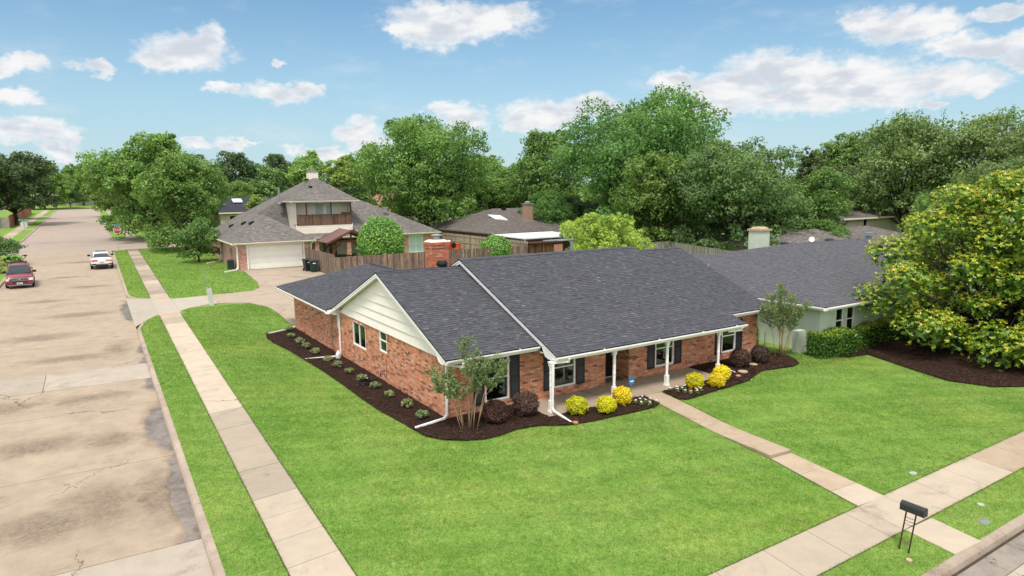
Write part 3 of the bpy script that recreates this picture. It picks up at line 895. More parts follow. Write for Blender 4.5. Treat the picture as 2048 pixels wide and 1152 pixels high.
# pavement beside the side street, slab by slab
def slab(root, pts, mat, dz=0.016, rnd=None, thick=0.07, zf=gz, name='paving_slab', step=0):
    if zf is gz and max(p[0] for p in pts) - min(p[0] for p in pts) > 2.2:
        step = 1.5
    return sheet(name, pts, mat, dz, zf=zf, step=step, parent=root, thick=thick, rnd=random.uniform(.3, .7) if rnd is None else rnd)


def sxl(y): return 2.92 + 0.0075 * (y - 13)
def sxr(y): return 4.09 + 0.0080 * (y - 13)


pav = gsheet('pavement', [(sxl(7) - .03, 7.47), (sxr(7) + .045, 7.47), (sxr(46) + .045, 46.0), (sxl(46) - .03, 46.0)], M['road_bed'], 0.004, step=2.0, label='concrete pavement beside the side street up to the driveway')
J = [7.5, 8.75, 10.05, 11.3, 12.56, 13.8, 15.04, 16.28, 17.44, 19.45, 21.17, 23.31, 25.26, 27.3, 29.3, 31.3, 33.3, 35.3, 37.3, 39.3, 41.3, 43.2, 45.2, 46.15]
for a, b in zip(J, J[1:]):
    tone = .62 if a < 17 else (.18 if a < 25 else (.88 if a < 43 else .55))
    mt = M['walk'] if a < 43.1 or a > 45 else M['drive']
    g_ = 0.009
    slab(pav, [(sxl(a), a + g_ - .05), (sxr(a), a + g_ + .09), (sxr(b), b - g_ + .09), (sxl(b), b - g_ - .05)], mt, 0.016 + random.uniform(-.003, .004), tone + random.uniform(-.08, .08))
slab(pav, [(sxl(46), 46.17), (sxr(46), 46.30), (sxr(46), 46.75), (sxl(46), 46.62)], M['salmon'], 0.012)
slab(pav, [(sxl(47), 46.64), (4.44, 46.78), (4.44, 53.0), (3.22, 53.0)], M['apron'], 0.010, .5)
slab(pav, [(3.22, 53.02), (4.36, 53.02), (4.38, 53.5), (3.24, 53.5)], M['salmon'], 0.012)
pav2 = gsheet('pavement', [(3.18, 53.6), (4.44, 53.6), (4.84, 95), (3.54, 95)], M['road_bed'], 0.004, step=4.0, label='stained pavement between driveway and stop sign')
yy = 53.52
while yy < 94:
    b = yy + 2.05
    slab(pav2, [(3.22 + .0085 * (yy - 53), yy + .008), (4.38 + .0095 * (yy - 53), yy + .008), (4.38 + .0095 * (b - 53), b - .008), (3.22 + .0085 * (b - 53), b - .008)], M['dirty'] if random.random() < .8 else M['walk'])
    yy = b
# apron from street to pavement
m = MB()
def A(x, y, dz): return (x, y, gp(x, y) + dz)
m.poly([A(1.70, 43.9, -.115), A(2.3, 45.3, -.05), A(2.95, 46.35, .012), A(3.17, 46.6, .012), A(3.24, 53.74, .012), A(2.9, 53.75, .012), A(2.25, 54.45, -.05), A(1.72, 55.6, -.115)])
m.build('driveway_apron', M['apron'], kind='structure', label='pale concrete apron from street up to the pavement')

# front pavement
pav3 = gsheet('pavement', [(4.2, 7.47), (60, 7.47), (60, 8.78), (4.2, 8.78)], M['road_bed'], 0.004, step=2.0, label='concrete pavement along the front street')
xx = 4.15
while xx < 58:
    b = xx + 1.6
    if 14.6 < xx < 16.2: b = 15.93
    if abs(xx - 15.93) < .01: b = 17.12
    tone = .45 if xx < 15.5 else (.62 if xx < 21.5 else .35)
    mt = M['walk'] if xx < 21.5 else M['walk_brown']
    sk = .08
    slab(pav3, [(xx + .008 - sk, 7.5), (b - .008 - sk, 7.5), (b - .008 + sk, 8.73), (xx + .008 + sk, 8.73)], mt, 0.016, tone + random.uniform(-.06, .06))
    xx = b
# garden path
path = gsheet('garden_path', [(16.04, 8.8), (17.24, 8.75), (17.70, 11.9), (18.36, 17.9), (17.38, 17.95), (16.72, 11.9)], M['road_bed'], 0.004, step=1.0, label='brown concrete path from the porch to the front pavement')
def PL(y): return float(np.interp(y, [6.3, 7.5, 8.74, 11.9, 18.1], [15.72, 15.88, 16.07, 16.76, 17.42]))
def PR(y): return float(np.interp(y, [6.3, 7.5, 8.70, 11.9, 18.0], [16.84, 17.02, 17.2, 17.66, 18.32]))
for a, b, mt, r_ in ((6.31, 7.48, M['walk'], .75), (8.75, 9.6, M['walk'], .8), (9.6, 10.7, M['walk_brown'], .75), (10.7, 11.86, M['walk_brown'], .8)):
    slab(path, [(PL(a), a + .01), (PR(a), a - .05), (PR(b), b - .06), (PL(b), b)], mt, 0.018, r_)
def upz(x, y): return gz(x, y) + 0.022 + 0.085 * np.clip((14.2 - y) / 2.3, 0, 1)
for a, b, r_ in ((11.88, 13.4, .5), (13.4, 15.0, .55), (15.0, 16.6, .6), (16.6, 18.05, .45)):
    slab(path, [(PL(a), a + .008), (PR(a), a - .05), (PR(b), b - .058), (PL(b), b)], M['walk_brown'], 0.0, r_, thick=0.16, zf=upz, step=.5)

# driveway behind the corner house
drv = gsheet('driveway', [(4.42, 47.2), (5.2, 48.2), (6.4, 48.85), (7.7, 48.75), (8.8, 48.1), (9.5, 46.0), (9.9, 43.5), (10.1, 41.0), (32, 41), (32, 57.3), (17.9, 57.4), (17.9, 66.7), (11.95, 66.6), (11.45, 58), (10.9, 54.6), (10.2, 53.5), (9.0, 53.1), (4.42, 52.6)], M['road_bed'], 0.012, step=1.5, label='stained concrete driveway between the two houses')
slab(drv, [(4.42, 47.2), (5.2, 48.2), (6.4, 48.85), (7.0, 48.85), (7.0, 52.85), (4.42, 52.55)], M['apron'], .03, .55, zf=gz)
slab(drv, [(7.02, 48.85), (7.7, 48.75), (8.8, 48.1), (9.5, 46.0), (9.9, 43.5), (10.1, 41.0), (11.6, 41), (11.6, 53.5), (10.2, 53.45), (9.0, 53.1), (7.02, 52.85)], M['drive'], .03, .55)
for a, b in ((11.62, 17.0), (17.02, 24), (24.02, 31.9)):
    slab(drv, [(a, 41), (b, 41), (b, 47.5), (a, 47.5)], M['drive'], .03)
    slab(drv, [(a, 47.52), (b, 47.52), (b, 53.48), (a, 53.48)], M['drive'], .03)
slab(drv, [(10.22, 53.5), (11.62, 53.5), (14.9, 53.5), (14.9, 60.0), (11.55, 60.0), (11.45, 58), (10.9, 54.6)], M['drive'], .03, .5)
slab(drv, [(14.92, 53.5), (17.88, 53.5), (17.88, 60.0), (14.92, 60.0)], M['drive'], .03, .4)
slab(drv, [(11.55, 60.02), (14.9, 60.02), (14.9, 66.65), (11.95, 66.6)], M['drive'], .03, .45)
slab(drv, [(14.92, 60.02), (17.88, 60.02), (17.88, 66.65), (14.92, 66.65)], M['drive'], .03, .35)
slab(drv, [(17.9, 53.5), (32, 53.5), (32, 57.3), (17.9, 57.38)], M['drive'], .028, .35)

# far pavements
for (x0, x1, lab) in ((-11.6, -10.2, 'pavement left of the far street'), (4.4, 5.8, 'pavement right of the far street')):
    pf = gsheet('pavement', [(x0, 114.4), (x1, 114.4), (x1, 250), (x0, 250)], M['road_bed'], 0.003, zf=gp, label=lab)
    yy = 114.4
    while yy < 248:
        slab(pf, [(x0, yy + .03), (x1, yy + .03), (x1, yy + 5.97), (x0, yy + 5.97)], M['walk'] if random.random() < .5 else M['drive'], 0.012, zf=gp)
        yy += 6
    xa, xb = (-10.2, -8.6) if x0 < 0 else (2.6, 4.4)
    for y0 in ((146, 200) if x0 < 0 else (160,)):
        sheet('garden_path', [(xa, y0), (xb, y0), (xb, y0 + 3), (xa, y0 + 3)], M['apron'], 0.014, zf=gp, kind='structure', label=f'pale driveway crossing the {"left" if x0 < 0 else "right"} verge of the far street, {"nearer" if y0 < 180 else "farther"} one')

# planting beds
BED_L = [(9.97, 40.2), (9.4, 39.9), (7.98, 39.1), (7.7, 37.6), (7.72, 36.1), (7.98, 34.0), (8.1, 31.9), (8.25, 29.0), (8.3, 26.2), (8.28, 24.0), (8.32, 22.2), (8.45, 20.9), (8.52, 19.8), (8.6, 18.9), (8.95, 18.25), (9.5, 17.8), (10.1, 17.58), (10.7, 17.58), (11.4, 17.72), (12.2, 17.62), (13.1, 17.12), (14.1, 16.98), (15.4, 16.9), (16.9, 16.86), (17.36, 17.1), (17.42, 18.05), (12.98, 18.1), (12.98, 19.98), (9.97, 19.98)]
BED_R = [(18.38, 18.0), (18.3, 17.0), (18.55, 16.82), (19.9, 16.95), (21.5, 17.05), (22.6, 17.15), (23.4, 17.5), (24.2, 17.75), (25.0, 17.58), (26.0, 17.45), (26.6, 17.6), (27.1, 18.2), (27.45, 19.1), (26.9, 19.95), (22.02, 19.95), (22.02, 18.1)]
BED_M = [(28.3, 18.6), (28.4, 17.75), (30.0, 17.2), (31.4, 17.15), (31.0, 16.0), (30.5, 14.7), (30.0, 12.9), (30.6, 11.5), (32.2, 10.6), (36, 10.1), (44, 10.2), (46, 18), (40, 18.7)]


def bed(name, poly, label, mat, chips, seed):
    o = sheet(name, poly, mat, 0.045, step=0.35, kind='structure', label=label)
    me = o.data
    r = np.random.default_rng(seed)
    for v in me.vertices:
        v.co.z += float(r.uniform(-.012, .03))
    # loose bark chips
    xs = [p[0] for p in poly]; ys = [p[1] for p in poly]
    n = chips
    x = r.uniform(min(xs), max(xs), n); y = r.uniform(min(ys), max(ys), n)
    k = inpoly(x, y, poly)
    x, y = x[k], y[k]
    n = len(x)
    a = r.uniform(0, 6.283, n); L = r.uniform(.02, .065, n); W = r.uniform(.006, .016, n)
    z = gz(x, y) + r.uniform(.05, .085, n)
    d = np.stack([np.cos(a), np.sin(a), r.uniform(-.35, .35, n)], 1)
    s = np.stack([-np.sin(a), np.cos(a), r.uniform(-.4, .4, n)], 1)
    c = np.stack([x, y, z], 1)
    V = np.stack([c - d * L[:, None] - s * W[:, None], c + d * L[:, None] - s * W[:, None], c + d * L[:, None] + s * W[:, None], c - d * L[:, None] + s * W[:, None]], 1).reshape(-1, 3)
    obj_of('bark_chips', fast_mesh('bark_chips', V, 4, r.uniform(0, 1, n)), M['chip'], o, kind='stuff')
    return o


bed('mulch_bed', BED_L, 'dark mulch bed wrapping the left side and front corner of the brick house', M['mulch'], 26000, 1)
bed('mulch_bed', BED_R, 'dark mulch bed right of the garden path', M['mulch'], 13000, 2)
bed('mulch_bed', BED_M, 'shaded brown mulch under the big magnolia', M['mulch'], 26000, 3)

# grass blades on the lawns the camera sees closely
def grass():
    r = np.random.default_rng(11)
    solid = [[(sxl(7.5), 7.5), (sxr(7.5), 7.5), (sxr(46), 46.1), (sxl(46), 46.1)],
             [(3.15, 45), (4.42, 45), (4.8, 96), (3.6, 96)],
             [(4.0, 7.49), (61, 7.49), (61, 8.74), (4.0, 8.74)],
             [(PL(6.3), 6.3), (PR(6.3), 6.3), (PR(7.5), 7.5), (PR(8.7), 8.7), (PR(11.9), 11.85), (PR(18), 18.1), (PL(18), 18.1), (PL(11.9), 11.9), (PL(8.74), 8.74), (PL(7.5), 7.5)],
             [(2.9, 46.25), (4.6, 46.25), (4.6, 53.7), (2.9, 53.7)], BED_L, BED_R, BED_M, [(9.9, 19.9), (26.8, 19.9), (26.8, 41), (9.9, 41)], [(12.9, 18.1), (22.1, 18.1), (22.1, 20), (12.9, 20)],
             [(28.4, 18.5), (60, 18.5), (60, 40), (28.4, 40)],
             [(4.42, 47.2), (5.2, 48.2), (6.4, 48.85), (7.7, 48.75), (8.8, 48.1), (9.5, 46.0), (9.9, 43.5), (10.1, 41.0), (32, 41), (32, 57.3), (17.9, 57.4), (17.9, 66.7), (11.95, 66.6), (11.45, 58), (10.9, 54.6), (10.2, 53.5), (9.0, 53.1), (4.42, 52.6)],
             [(11.5, 66), (40, 66), (40, 90), (11.5, 90)]]
    zones = [((1.75, 4, 12, 30), 1500), ((4, 31, 8.7, 20), 1250), ((4, 31, 6.3, 7.5), 1600), ((4, 10, 20, 30), 1000), ((1.75, 11, 30, 48), 480), ((26.5, 31, 17, 30), 500), ((1.75, 12, 53, 76), 150), ((1.75, 12, 76, 96), 70)]
    PX, PY, S = [], [], []
    for (x0, x1, y0, y1), den in zones:
        n = int((x1 - x0) * (y1 - y0) * den)
        x = r.uniform(x0, x1, n); y = r.uniform(y0, y1, n)
        ok = inpoly(x, y, near)
        for s in solid:
            ok &= ~inpoly(x, y, s)
        # only what lies inside the view wedge
        X = 0.84316 * x - 0.53756 * y; Z = 0.5306 * x + 0.83514 * y - 0.14494 * (gz(x, y) - 8.2)
        Yc = -(0.98938 * (gz(x, y) - 8.2) + .0869 * x + .1165 * y)
        ok &= (Z > 1) & (np.abs(X / Z) < 0.80) & (Yc / Z < 0.47)
        PX.append(x[ok]); PY.append(y[ok]); S.append(np.full(ok.sum(), math.sqrt(1500 / den)))
    # ragged fringe over the pavement edges
    for ax, (a0, b0), (a1, b1), n in ((0, (sxl(12), 12), (sxl(46), 46), 3200), (0, (sxr(12), 12), (sxr(46), 46), 3200), (0, (4, 8.74), (16.0, 8.74), 2200), (0, (17.2, 8.72), (31, 8.72), 2400), (0, (4, 7.49), (15.8, 7.49), 1500), (0, (17.1, 7.49), (28, 7.49), 1500), (0, (PL(18), 17), (PL(12), 12), 900), (0, (PR(18), 17), (PR(12), 12), 900)):
        t = r.uniform(0, 1, n)
        PX.append(a0 + (a1 - a0) * t + r.normal(0, .018, n)); PY.append(b0 + (b1 - b0) * t + r.normal(0, .018, n)); S.append(np.full(n, 1.0))
    x = np.concatenate(PX); y = np.concatenate(PY); s = np.concatenate(S)
    n = len(x)
    a = r.uniform(0, 6.283, n)
    h = r.uniform(.022, .052, n) * np.minimum(s, 1.9)
    w = r.uniform(.005, .010, n) * s
    lean = r.uniform(.3, 1.3, n)
    b = r.uniform(0, 6.283, n)
    c = np.stack([x, y, gz(x, y) - .004], 1)
    side = np.stack([np.cos(a), np.sin(a), np.zeros(n)], 1) * w[:, None]
    tip = c + np.stack([np.cos(b) * lean * h, np.sin(b) * lean * h, h], 1)
    V = np.stack([c - side, c + side, tip], 1).reshape(-1, 3)
    print('grass blades', n)
    obj_of('grass', fast_mesh('grass', V, 3, r.uniform(0, 1, n)), M['blade'], kind='stuff', label='short green grass blades of the front and side lawns', cat='grass')


grass()


# ------------------------------------------------------------------ building helpers
class Wall:
    """a vertical wall: origin o, unit direction u along it, outward normal n"""
    def __init__(s, o, u, n):
        s.o, s.u, s.n = Vector(o), Vector(u), Vector(n)

    def p(s, a, z, d):
        q = s.o + s.u * a + s.n * d
        return Vector((q.x, q.y, z))

    def box(s, m, a0, a1, z0, z1, d0, d1, r=0.0, mi=0):
        c = [s.p(a0, z0, d1), s.p(a1, z0, d1), s.p(a1, z0, d0), s.p(a0, z0, d0)]
        t = [s.p(a0, z1, d1), s.p(a1, z1, d1), s.p(a1, z1, d0), s.p(a0, z1, d0)]
        if s.u.cross(Vector((0, 0, 1))).dot(s.n) < 0:
            c.reverse(); t.reverse()
        m.hexa(c, t, r, mi)

    def grid(s, m, L0, L1, z0, z1, openings, d):
        """wall face with rectangular holes"""
        us = sorted({L0, L1, *[min(max(x, L0), L1) for o in openings for x in o[:2]]})
        zs = sorted({z0, z1, *[min(max(x, z0), z1) for o in openings for x in o[2:4]]})
        for a, b in zip(us, us[1:]):
            for c, e in zip(zs, zs[1:]):
                ma, mz = (a + b) / 2, (c + e) / 2
                if any(o[0] < ma < o[1] and o[2] < mz < o[3] for o in openings):
                    continue
                m.quad(s.p(a, c, d), s.p(b, c, d), s.p(b, e, d), s.p(a, e, d))


BRICKS = []          # (distance, wall, a0, a1, z0, z1, rnd, parent key)


def lay_bricks(W, key, L0, L1, z0, z1, openings, soldier=False, seed=0, course=0.0745, bl=0.225, j=0.011):
    r = random.Random(seed)
    zt = z1 - (0.20 if soldier else 0)
    out = []
    i = 0
    z = z0
    while z < zt - 0.02:
        h = min(course - j, zt - z)
        a = L0 - (bl / 2 if i % 2 else 0)
        while a < L1:
            s0, s1 = max(a, L0), min(a + bl - j, L1)
            a += bl
            segs = [(s0, s1)]
            for o in openings:
                if z + h > o[2] + .005 and z < o[3] - .005:
                    ns = []
                    for (p, q) in segs:
                        if q <= o[0] or p >= o[1]:
                            ns.append((p, q))
                        else:
                            if p < o[0]: ns.append((p, o[0]))
                            if q > o[1]: ns.append((o[1], q))
                    segs = ns
            for p, q in segs:
                if q - p > 0.03:
                    out.append((p, q, z, z + h))
        z += course
        i += 1
    if soldier:
        a = L0
        while a < L1 - .02:
            b = min(a + 0.0745 - j, L1)
            if not any(b > o[0] and a < o[1] and zt + .1 < o[3] for o in openings):
                out.append((a, b, zt, z1 - j))
            a += 0.0745
    for (p, q, c, e) in out:
        ctr = W.p((p + q) / 2, (c + e) / 2, 0)
        v = r.random()
        # dark headers come in runs
        if math.sin(ctr.x * 3.1 + ctr.y * 2.3 + c * 9) > .72 and r.random() < .35:
            v *= .16
        BRICKS.append(((ctr - CAM).length, W, p, q, c, e, v, key))


def clip_rows(poly2, v):
    """u-extent of a polygon (list of (u, v)) along the line v"""
    xs = []
    n = len(poly2)
    for i in range(n):
        (u0, v0), (u1, v1) = poly2[i], poly2[(i + 1) % n]
        if (v0 <= v) != (v1 <= v):
            xs.append(u0 + (u1 - u0) * (v - v0) / (v1 - v0))
    xs.sort()
    return list(zip(xs[::2], xs[1::2]))


SHINGLES = []


def lay_shingles(poly, udir, key, exposure=0.142, seed=0, wmin=.10, wmax=.24, thick=1.25):
    """rows of laminated tabs on a roof plane given by its corner points; udir runs along the eave"""
    r = random.Random(seed)
    pts = [Vector(p) for p in poly]
    u = Vector(udir).normalized()
    nrm = (pts[1] - pts[0]).cross(pts[2] - pts[0]).normalized()
    if nrm.z < 0: nrm = -nrm
    v = nrm.cross(u).normalized()
    if v.z < 0: v = -v
    o = pts[0]
    p2 = [((p - o).dot(u), (p - o).dot(v)) for p in pts]
    v0 = min(q[1] for q in p2)
    v1 = max(q[1] for q in p2)
    row = v0 - 0.02
    k = 0
    while row < v1 - 0.03:
        for (a, b) in clip_rows(p2, min(max(row + exposure * .5, v0 + .001), v1 - .001)):
            x = a - r.uniform(0, wmax)
            while x < b:
                w = r.uniform(wmin, wmax)
                s0, s1 = max(x, a), min(x + w - .004, b)
                x += w
                if s1 - s0 < .02:
                    continue
                t = (0.007 if r.random() < .5 else 0.015) * thick
                tone = min(1, max(0.001, r.gauss(.50, .13) + (.11 if t > .015 else -.11)))
                c = o + u * ((s0 + s1) / 2) + v * row
                SHINGLES.append(((c + v * exposure / 2 - CAM).length, o + u * s0 + v * row, u, v, nrm, s1 - s0, exposure + .012, t, tone, key))
        row += exposure
        k += 1
    return nrm


def shingle_geo(m, org, u, v, n, w, h, t, tone):
    a, b = org + n * t, org + u * w + n * t
    c, d = org + u * w + v * h + n * .002, org + v * h + n * .002
    m.add([a, b, c, d, org, org + u * w, org + u * w + v * h, org + v * h], [(0, 1, 2, 3), (4, 5, 1, 0), (5, 6, 2, 1), (7, 4, 0, 3)], tone)


def finish_shingles(parts, mats, limit):
    """the largest-showing tabs as single objects, the others joined per roof plane"""
    SHINGLES.sort(key=lambda q: q[0])
    unit = MB()
    shingle_geo(unit, Vector((0, 0, 0)), Vector((1, 0, 0)), Vector((0, 1, 0)), Vector((0, 0, 1)), 1, 1, 1, 0)
    for vtx in range(len(unit.v)):
        if unit.v[vtx][2] == .002:
            unit.v[vtx] = (*unit.v[vtx][:2], .15)
    ume = {}
    joined = {}
    cnt = {}
    for q in SHINGLES:
        (d, org, u, v, n, w, h, t, tone, key) = q
        par, mat = parts[key], mats[key]
        root = par.parent.name
        c = cnt.get(root, 0)
        if c < limit.get(root, 0):
            cnt[root] = c + 1
            if mat.name not in ume:
                ume[mat.name] = unit.mesh('shingle')
                ume[mat.name].materials.append(mat)
            o = obj_of('shingle', ume[mat.name], None, par, rnd=tone)
            mm = Matrix((( u.x * w, v.x * h, n.x * t, org.x), (u.y * w, v.y * h, n.y * t, org.y), (u.z * w, v.z * h, n.z * t, org.z), (0, 0, 0, 1)))
            o.matrix_basis = mm
        else:
            shingle_geo(joined.setdefault(key, MB()), org, u, v, n, w, h, t, tone)
    for key, m in joined.items():
        m.build('shingle_courses', mats[key], parts[key], kind='stuff')
    SHINGLES.clear()


def roof_slab(poly, mat, parent, name='roof_slope', t=0.05):
    """solid roof deck under the shingles"""
    pts = [Vector(p) for p in poly]
    nrm = (pts[1] - pts[0]).cross(pts[2] - pts[0]).normalized()
    if nrm.z < 0:
        pts.reverse()
        nrm = -nrm
    n = len(pts)
    lo = [p - Vector((0, 0, t)) for p in pts]
    m = MB()
    m.add(pts + lo, [tuple(range(n)), tuple(range(2 * n - 1, n - 1, -1))] + [(i, n + i, n + (i + 1) % n, (i + 1) % n) for i in range(n)])
    return m.build(name, mat, parent)


def gutter(m, a, b, out, w=0.11, h=0.11):
    """K-style gutter hung along an eave from a to b; out: horizontal outward direction"""
    a, b, o = Vector(a), Vector(b), Vector(out)
    prof = [(0.0, 0.0), (0.0, -h), (w * .6, -h), (w, -h * .35), (w, 0.0), (w - .018, 0.0), (w - .018, -h * .30), (0.02, -.03)]
    vs = []
    for p in (a, b):
        for d, z in prof:
            vs.append(p + o * d + Vector((0, 0, z)))
    n = len(prof)
    m.add(vs, [(i, i + 1, n + i + 1, n + i) for i in range(n - 1)] + [tuple(range(n)), tuple(range(2 * n - 1, n - 1, -1))])


def downspout(name_parent, pts, mat, w=0.075):
    m = MB()
    for a, b in zip(pts, pts[1:]):
        a, b = Vector(a), Vector(b)
        d = (b - a).normalized() * (w * .42)
        up = (0, 0, 1) if abs((b - a).normalized().z) < .8 else (1, 0, 0)
        m.beam(a - d, b + d, w, w, up)
    return m.build('downspout', mat, name_parent, bevel=0.012)


def window(parent, W, a0, a1, z0, z1, style='hung', back='blind', frame=0.05, recess=0.07, mat=None, sill=None, glass=None):
    """a window set into a wall opening: frame, sash bars, glass, blind and the dark room behind"""
    mat = mat or M['white']
    f = MB()
    d0, d1 = -recess, -recess + 0.075
    W.box(f, a0, a0 + frame, z0, z1, d0, d1)
    W.box(f, a1 - frame, a1, z0, z1, d0, d1)
    W.box(f, a0 + frame, a1 - frame, z0, z0 + frame, d0, d1 + .004)
    W.box(f, a0 + frame, a1 - frame, z1 - frame, z1, d0, d1)
    win = f.build('window', mat, parent)
    zm = (z0 + z1) / 2 + (0.04 if style == 'hung' else 0)
    am = (a0 + a1) / 2
    s = MB()
    panes = []
    if style == 'hung':
        W.box(s, a0 + frame, a1 - frame, zm - .022, zm + .022, d0, d1 - .012)
        panes = [(a0 + frame, a1 - frame, z0 + frame, zm - .022), (a0 + frame, a1 - frame, zm + .022, z1 - frame)]
    elif style == 'slide':
        W.box(s, am - .025, am + .025, z0 + frame, z1 - frame, d0, d1 - .012)
        panes = [(a0 + frame, am - .025, z0 + frame, z1 - frame), (am + .025, a1 - frame, z0 + frame, z1 - frame)]
    elif style == 'four':
        W.box(s, am - .03, am + .03, z0 + frame, z1 - frame, d0, d1 - .012)
        W.box(s, a0 + frame, am - .031, zm - .02, zm + .02, d0, d1 - .014)
        W.box(s, am + .031, a1 - frame, zm - .02, zm + .02, d0, d1 - .014)
        panes = [(a0 + frame, am - .03, z0 + frame, zm - .02), (am + .03, a1 - frame, z0 + frame, zm - .02), (a0 + frame, am - .03, zm + .02, z1 - frame), (am + .03, a1 - frame, zm + .02, z1 - frame)]
    else:
        panes = [(a0 + frame, a1 - frame, z0 + frame, z1 - frame)]
    if s.v:
        s.build('sash_bar', mat, win)
    for (pa, pb, pc, pd) in panes:
        g = MB()
        W.box(g, pa, pb, pc, pd, -recess + .022, -recess + .028)
        g.build('pane', glass or M['glass'], win)
    b = MB()
    W.box(b, a0 + .01, a1 - .01, z0 + .01, z1 - .01, -recess - .14, -recess - .12)
    b.build('room_shade', M['room'], win)
    if back == 'blind':
        bl = MB()
        z = z0 + frame + .02
        while z < z1 - frame - .03:
            c = [W.p(a0 + frame, z, -recess - .045), W.p(a1 - frame, z, -recess - .045), W.p(a1 - frame, z + .026, -recess - .02), W.p(a0 + frame, z + .026, -recess - .02)]
            bl.quad(*c)
            z += .042
        bl.build('blind', M['blind'], win)
    elif back == 'half':
        bl = MB()
        W.box(bl, am + .03, a1 - frame, z0 + frame + .16, z1 - frame, -recess - .06, -recess - .05)
        bl.build('curtain', M['greenpane'], win)
    elif back == 'top':
        bl = MB()
        W.box(bl, a0 + frame, a1 - frame, zm, z1 - frame, -recess - .06, -recess - .05)
        bl.build('shade', M['greenpane'], win)  # green panel paints the garden's reflection into the upper sash
    elif back == 'pale':
        bl = MB()
        W.box(bl, a0 + frame, a1 - frame, z0 + frame, z1 - frame, -recess - .06, -recess - .05)
        bl.build('shade', M['curtain'], win)
    if sill:
        sm = MB()
        W.box(sm, a0 - .03, a1 + .03, z0 - .065, z0 - .002, -.02, .035)
        sm.build('sill', sill, win)
    return win


# ------------------------------------------------------------------ the corner house
HX, HY = 9.96, 19.99
house = thing('brick_house', 'single-storey salmon brick house with charcoal shingle roof and white porch columns on the corner lot', 'house', (HX, HY, 0.3))
WS = Wall((HX, HY, 0), (0, 1, 0), (-1, 0, 0))      # side wall facing the side street
WF = Wall((HX, HY, 0), (1, 0, 0), (0, -1, 0))      # front wall
LF = 16.72
LS = 20.2
OS = [(7.95, 9.65, 1.19, 2.34), (5.43, 6.25, 1.55, 2.44), (11.4, 12.0, 1.58, 2.38)]
OF = [(1.54, 2.56, .63, 2.26), (4.59, 5.64, .65, 2.14), (7.19, 8.47, .2, 2.25), (9.98, 11.08, .66, 2.14), (14.2, 15.14, .67, 2.14)]
wall_s = MB(); WS.grid(wall_s, 0.0, LS, -.1, 2.46, OS, -.012)
for o in OS:    # reveals
    for (a, b, c, e) in ((o[0], o[0], o[2], o[3]), (o[1], o[1], o[2], o[3])):
        wall_s.quad(WS.p(a, c, -.012), WS.p(a, c, -.2), WS.p(a, e, -.2), WS.p(a, e, -.012))
    wall_s.quad(WS.p(o[0], o[2], -.012), WS.p(o[1], o[2], -.012), WS.p(o[1], o[2], -.2), WS.p(o[0], o[2], -.2))
    wall_s.quad(WS.p(o[0], o[3], -.012), WS.p(o[1], o[3], -.012), WS.p(o[1], o[3], -.2), WS.p(o[0], o[3], -.2))
wall_side = wall_s.build('wall', M['mortar'], house)
wall_f = MB(); WF.grid(wall_f, 0.0, LF, -.1, 2.50, OF, -.012)
for o in OF:
    if o[1] - o[0] > 1.2: continue
    for a in o[:2]:
        wall_f.quad(WF.p(a, o[2], -.012), WF.p(a, o[2], -.2), WF.p(a, o[3], -.2), WF.p(a, o[3], -.012))
    for z in o[2:]:
        wall_f.quad(WF.p(o[0], z, -.012), WF.p(o[1], z, -.012), WF.p(o[1], z, -.2), WF.p(o[0], z, -.2))
wall_front = wall_f.build('wall', M['mortar'], house)
m = MB()          # back and right sides of the body, hardly seen
m.quad((HX + LF - .012, HY, 0), (HX + LF - .012, 33, 0), (HX + LF - .012, 33, 2.5), (HX + LF - .012, HY, 2.5))
m.quad((17.4, 33, 0), (HX + LF, 33, 0), (HX + LF, 33, 2.5), (17.4, 33, 2.5))
m.quad((17.4, 33, 0), (17.4, HY + LS, 0), (17.4, HY + LS, 2.5), (17.4, 33, 2.5))
m.quad((HX, HY + LS - .01, -.1), (17.4, HY + LS - .01, -.1), (17.4, HY + LS - .01, 2.5), (HX, HY + LS - .01, 2.5))
# gable triangles of the right end
m.poly([(HX + LF - .012, 19.99, 2.5), (HX + LF - .012, 33, 2.5), (HX + LF - .012, 31, 2.7), (HX + LF - .012, 25.4, 4.98), (HX + LF - .012, 19.99, 2.6)])
wall_back = m.build('wall', M['farbrick2'], house, label='plain rear and right-hand brick walls')
WRR = Wall((HX + 8.47, HY, 0), (0, 1, 0), (-1, 0, 0))     # right cheek of the entry recess
WRL = Wall((HX + 7.19, HY, 0), (0, 1, 0), (1, 0, 0))
m = MB()
WRR.grid(m, 0, .9, .2, 2.3, [], -.012); WRL.grid(m, 0, .9, .2, 2.3, [], -.012)
m.quad((HX + 7.19, HY + .9, .2), (HX + 8.47, HY + .9, .2), (HX + 8.47, HY + .9, 2.3), (HX + 7.19, HY + .9, 2.3))
m.quad((HX + 7.19, HY, 2.25), (HX + 8.47, HY, 2.25), (HX + 8.47, HY + .9, 2.25), (HX + 7.19, HY + .9, 2.25))
wall_rec = m.build('wall', M['mortar'], house, label='brick cheeks of the recessed entry')
lay_bricks(WS, 's', 0.0, LS, .02, 2.455, OS, True, 1)
lay_bricks(WF, 'f', 0.012, LF, .16, 2.49, OF, False, 2)
lay_bricks(WRR, 'r', 0.0, .9, .34, 2.25, [], False, 3)
lay_bricks(WRL, 'r', 0.0, .9, .34, 2.25, [], False, 4)

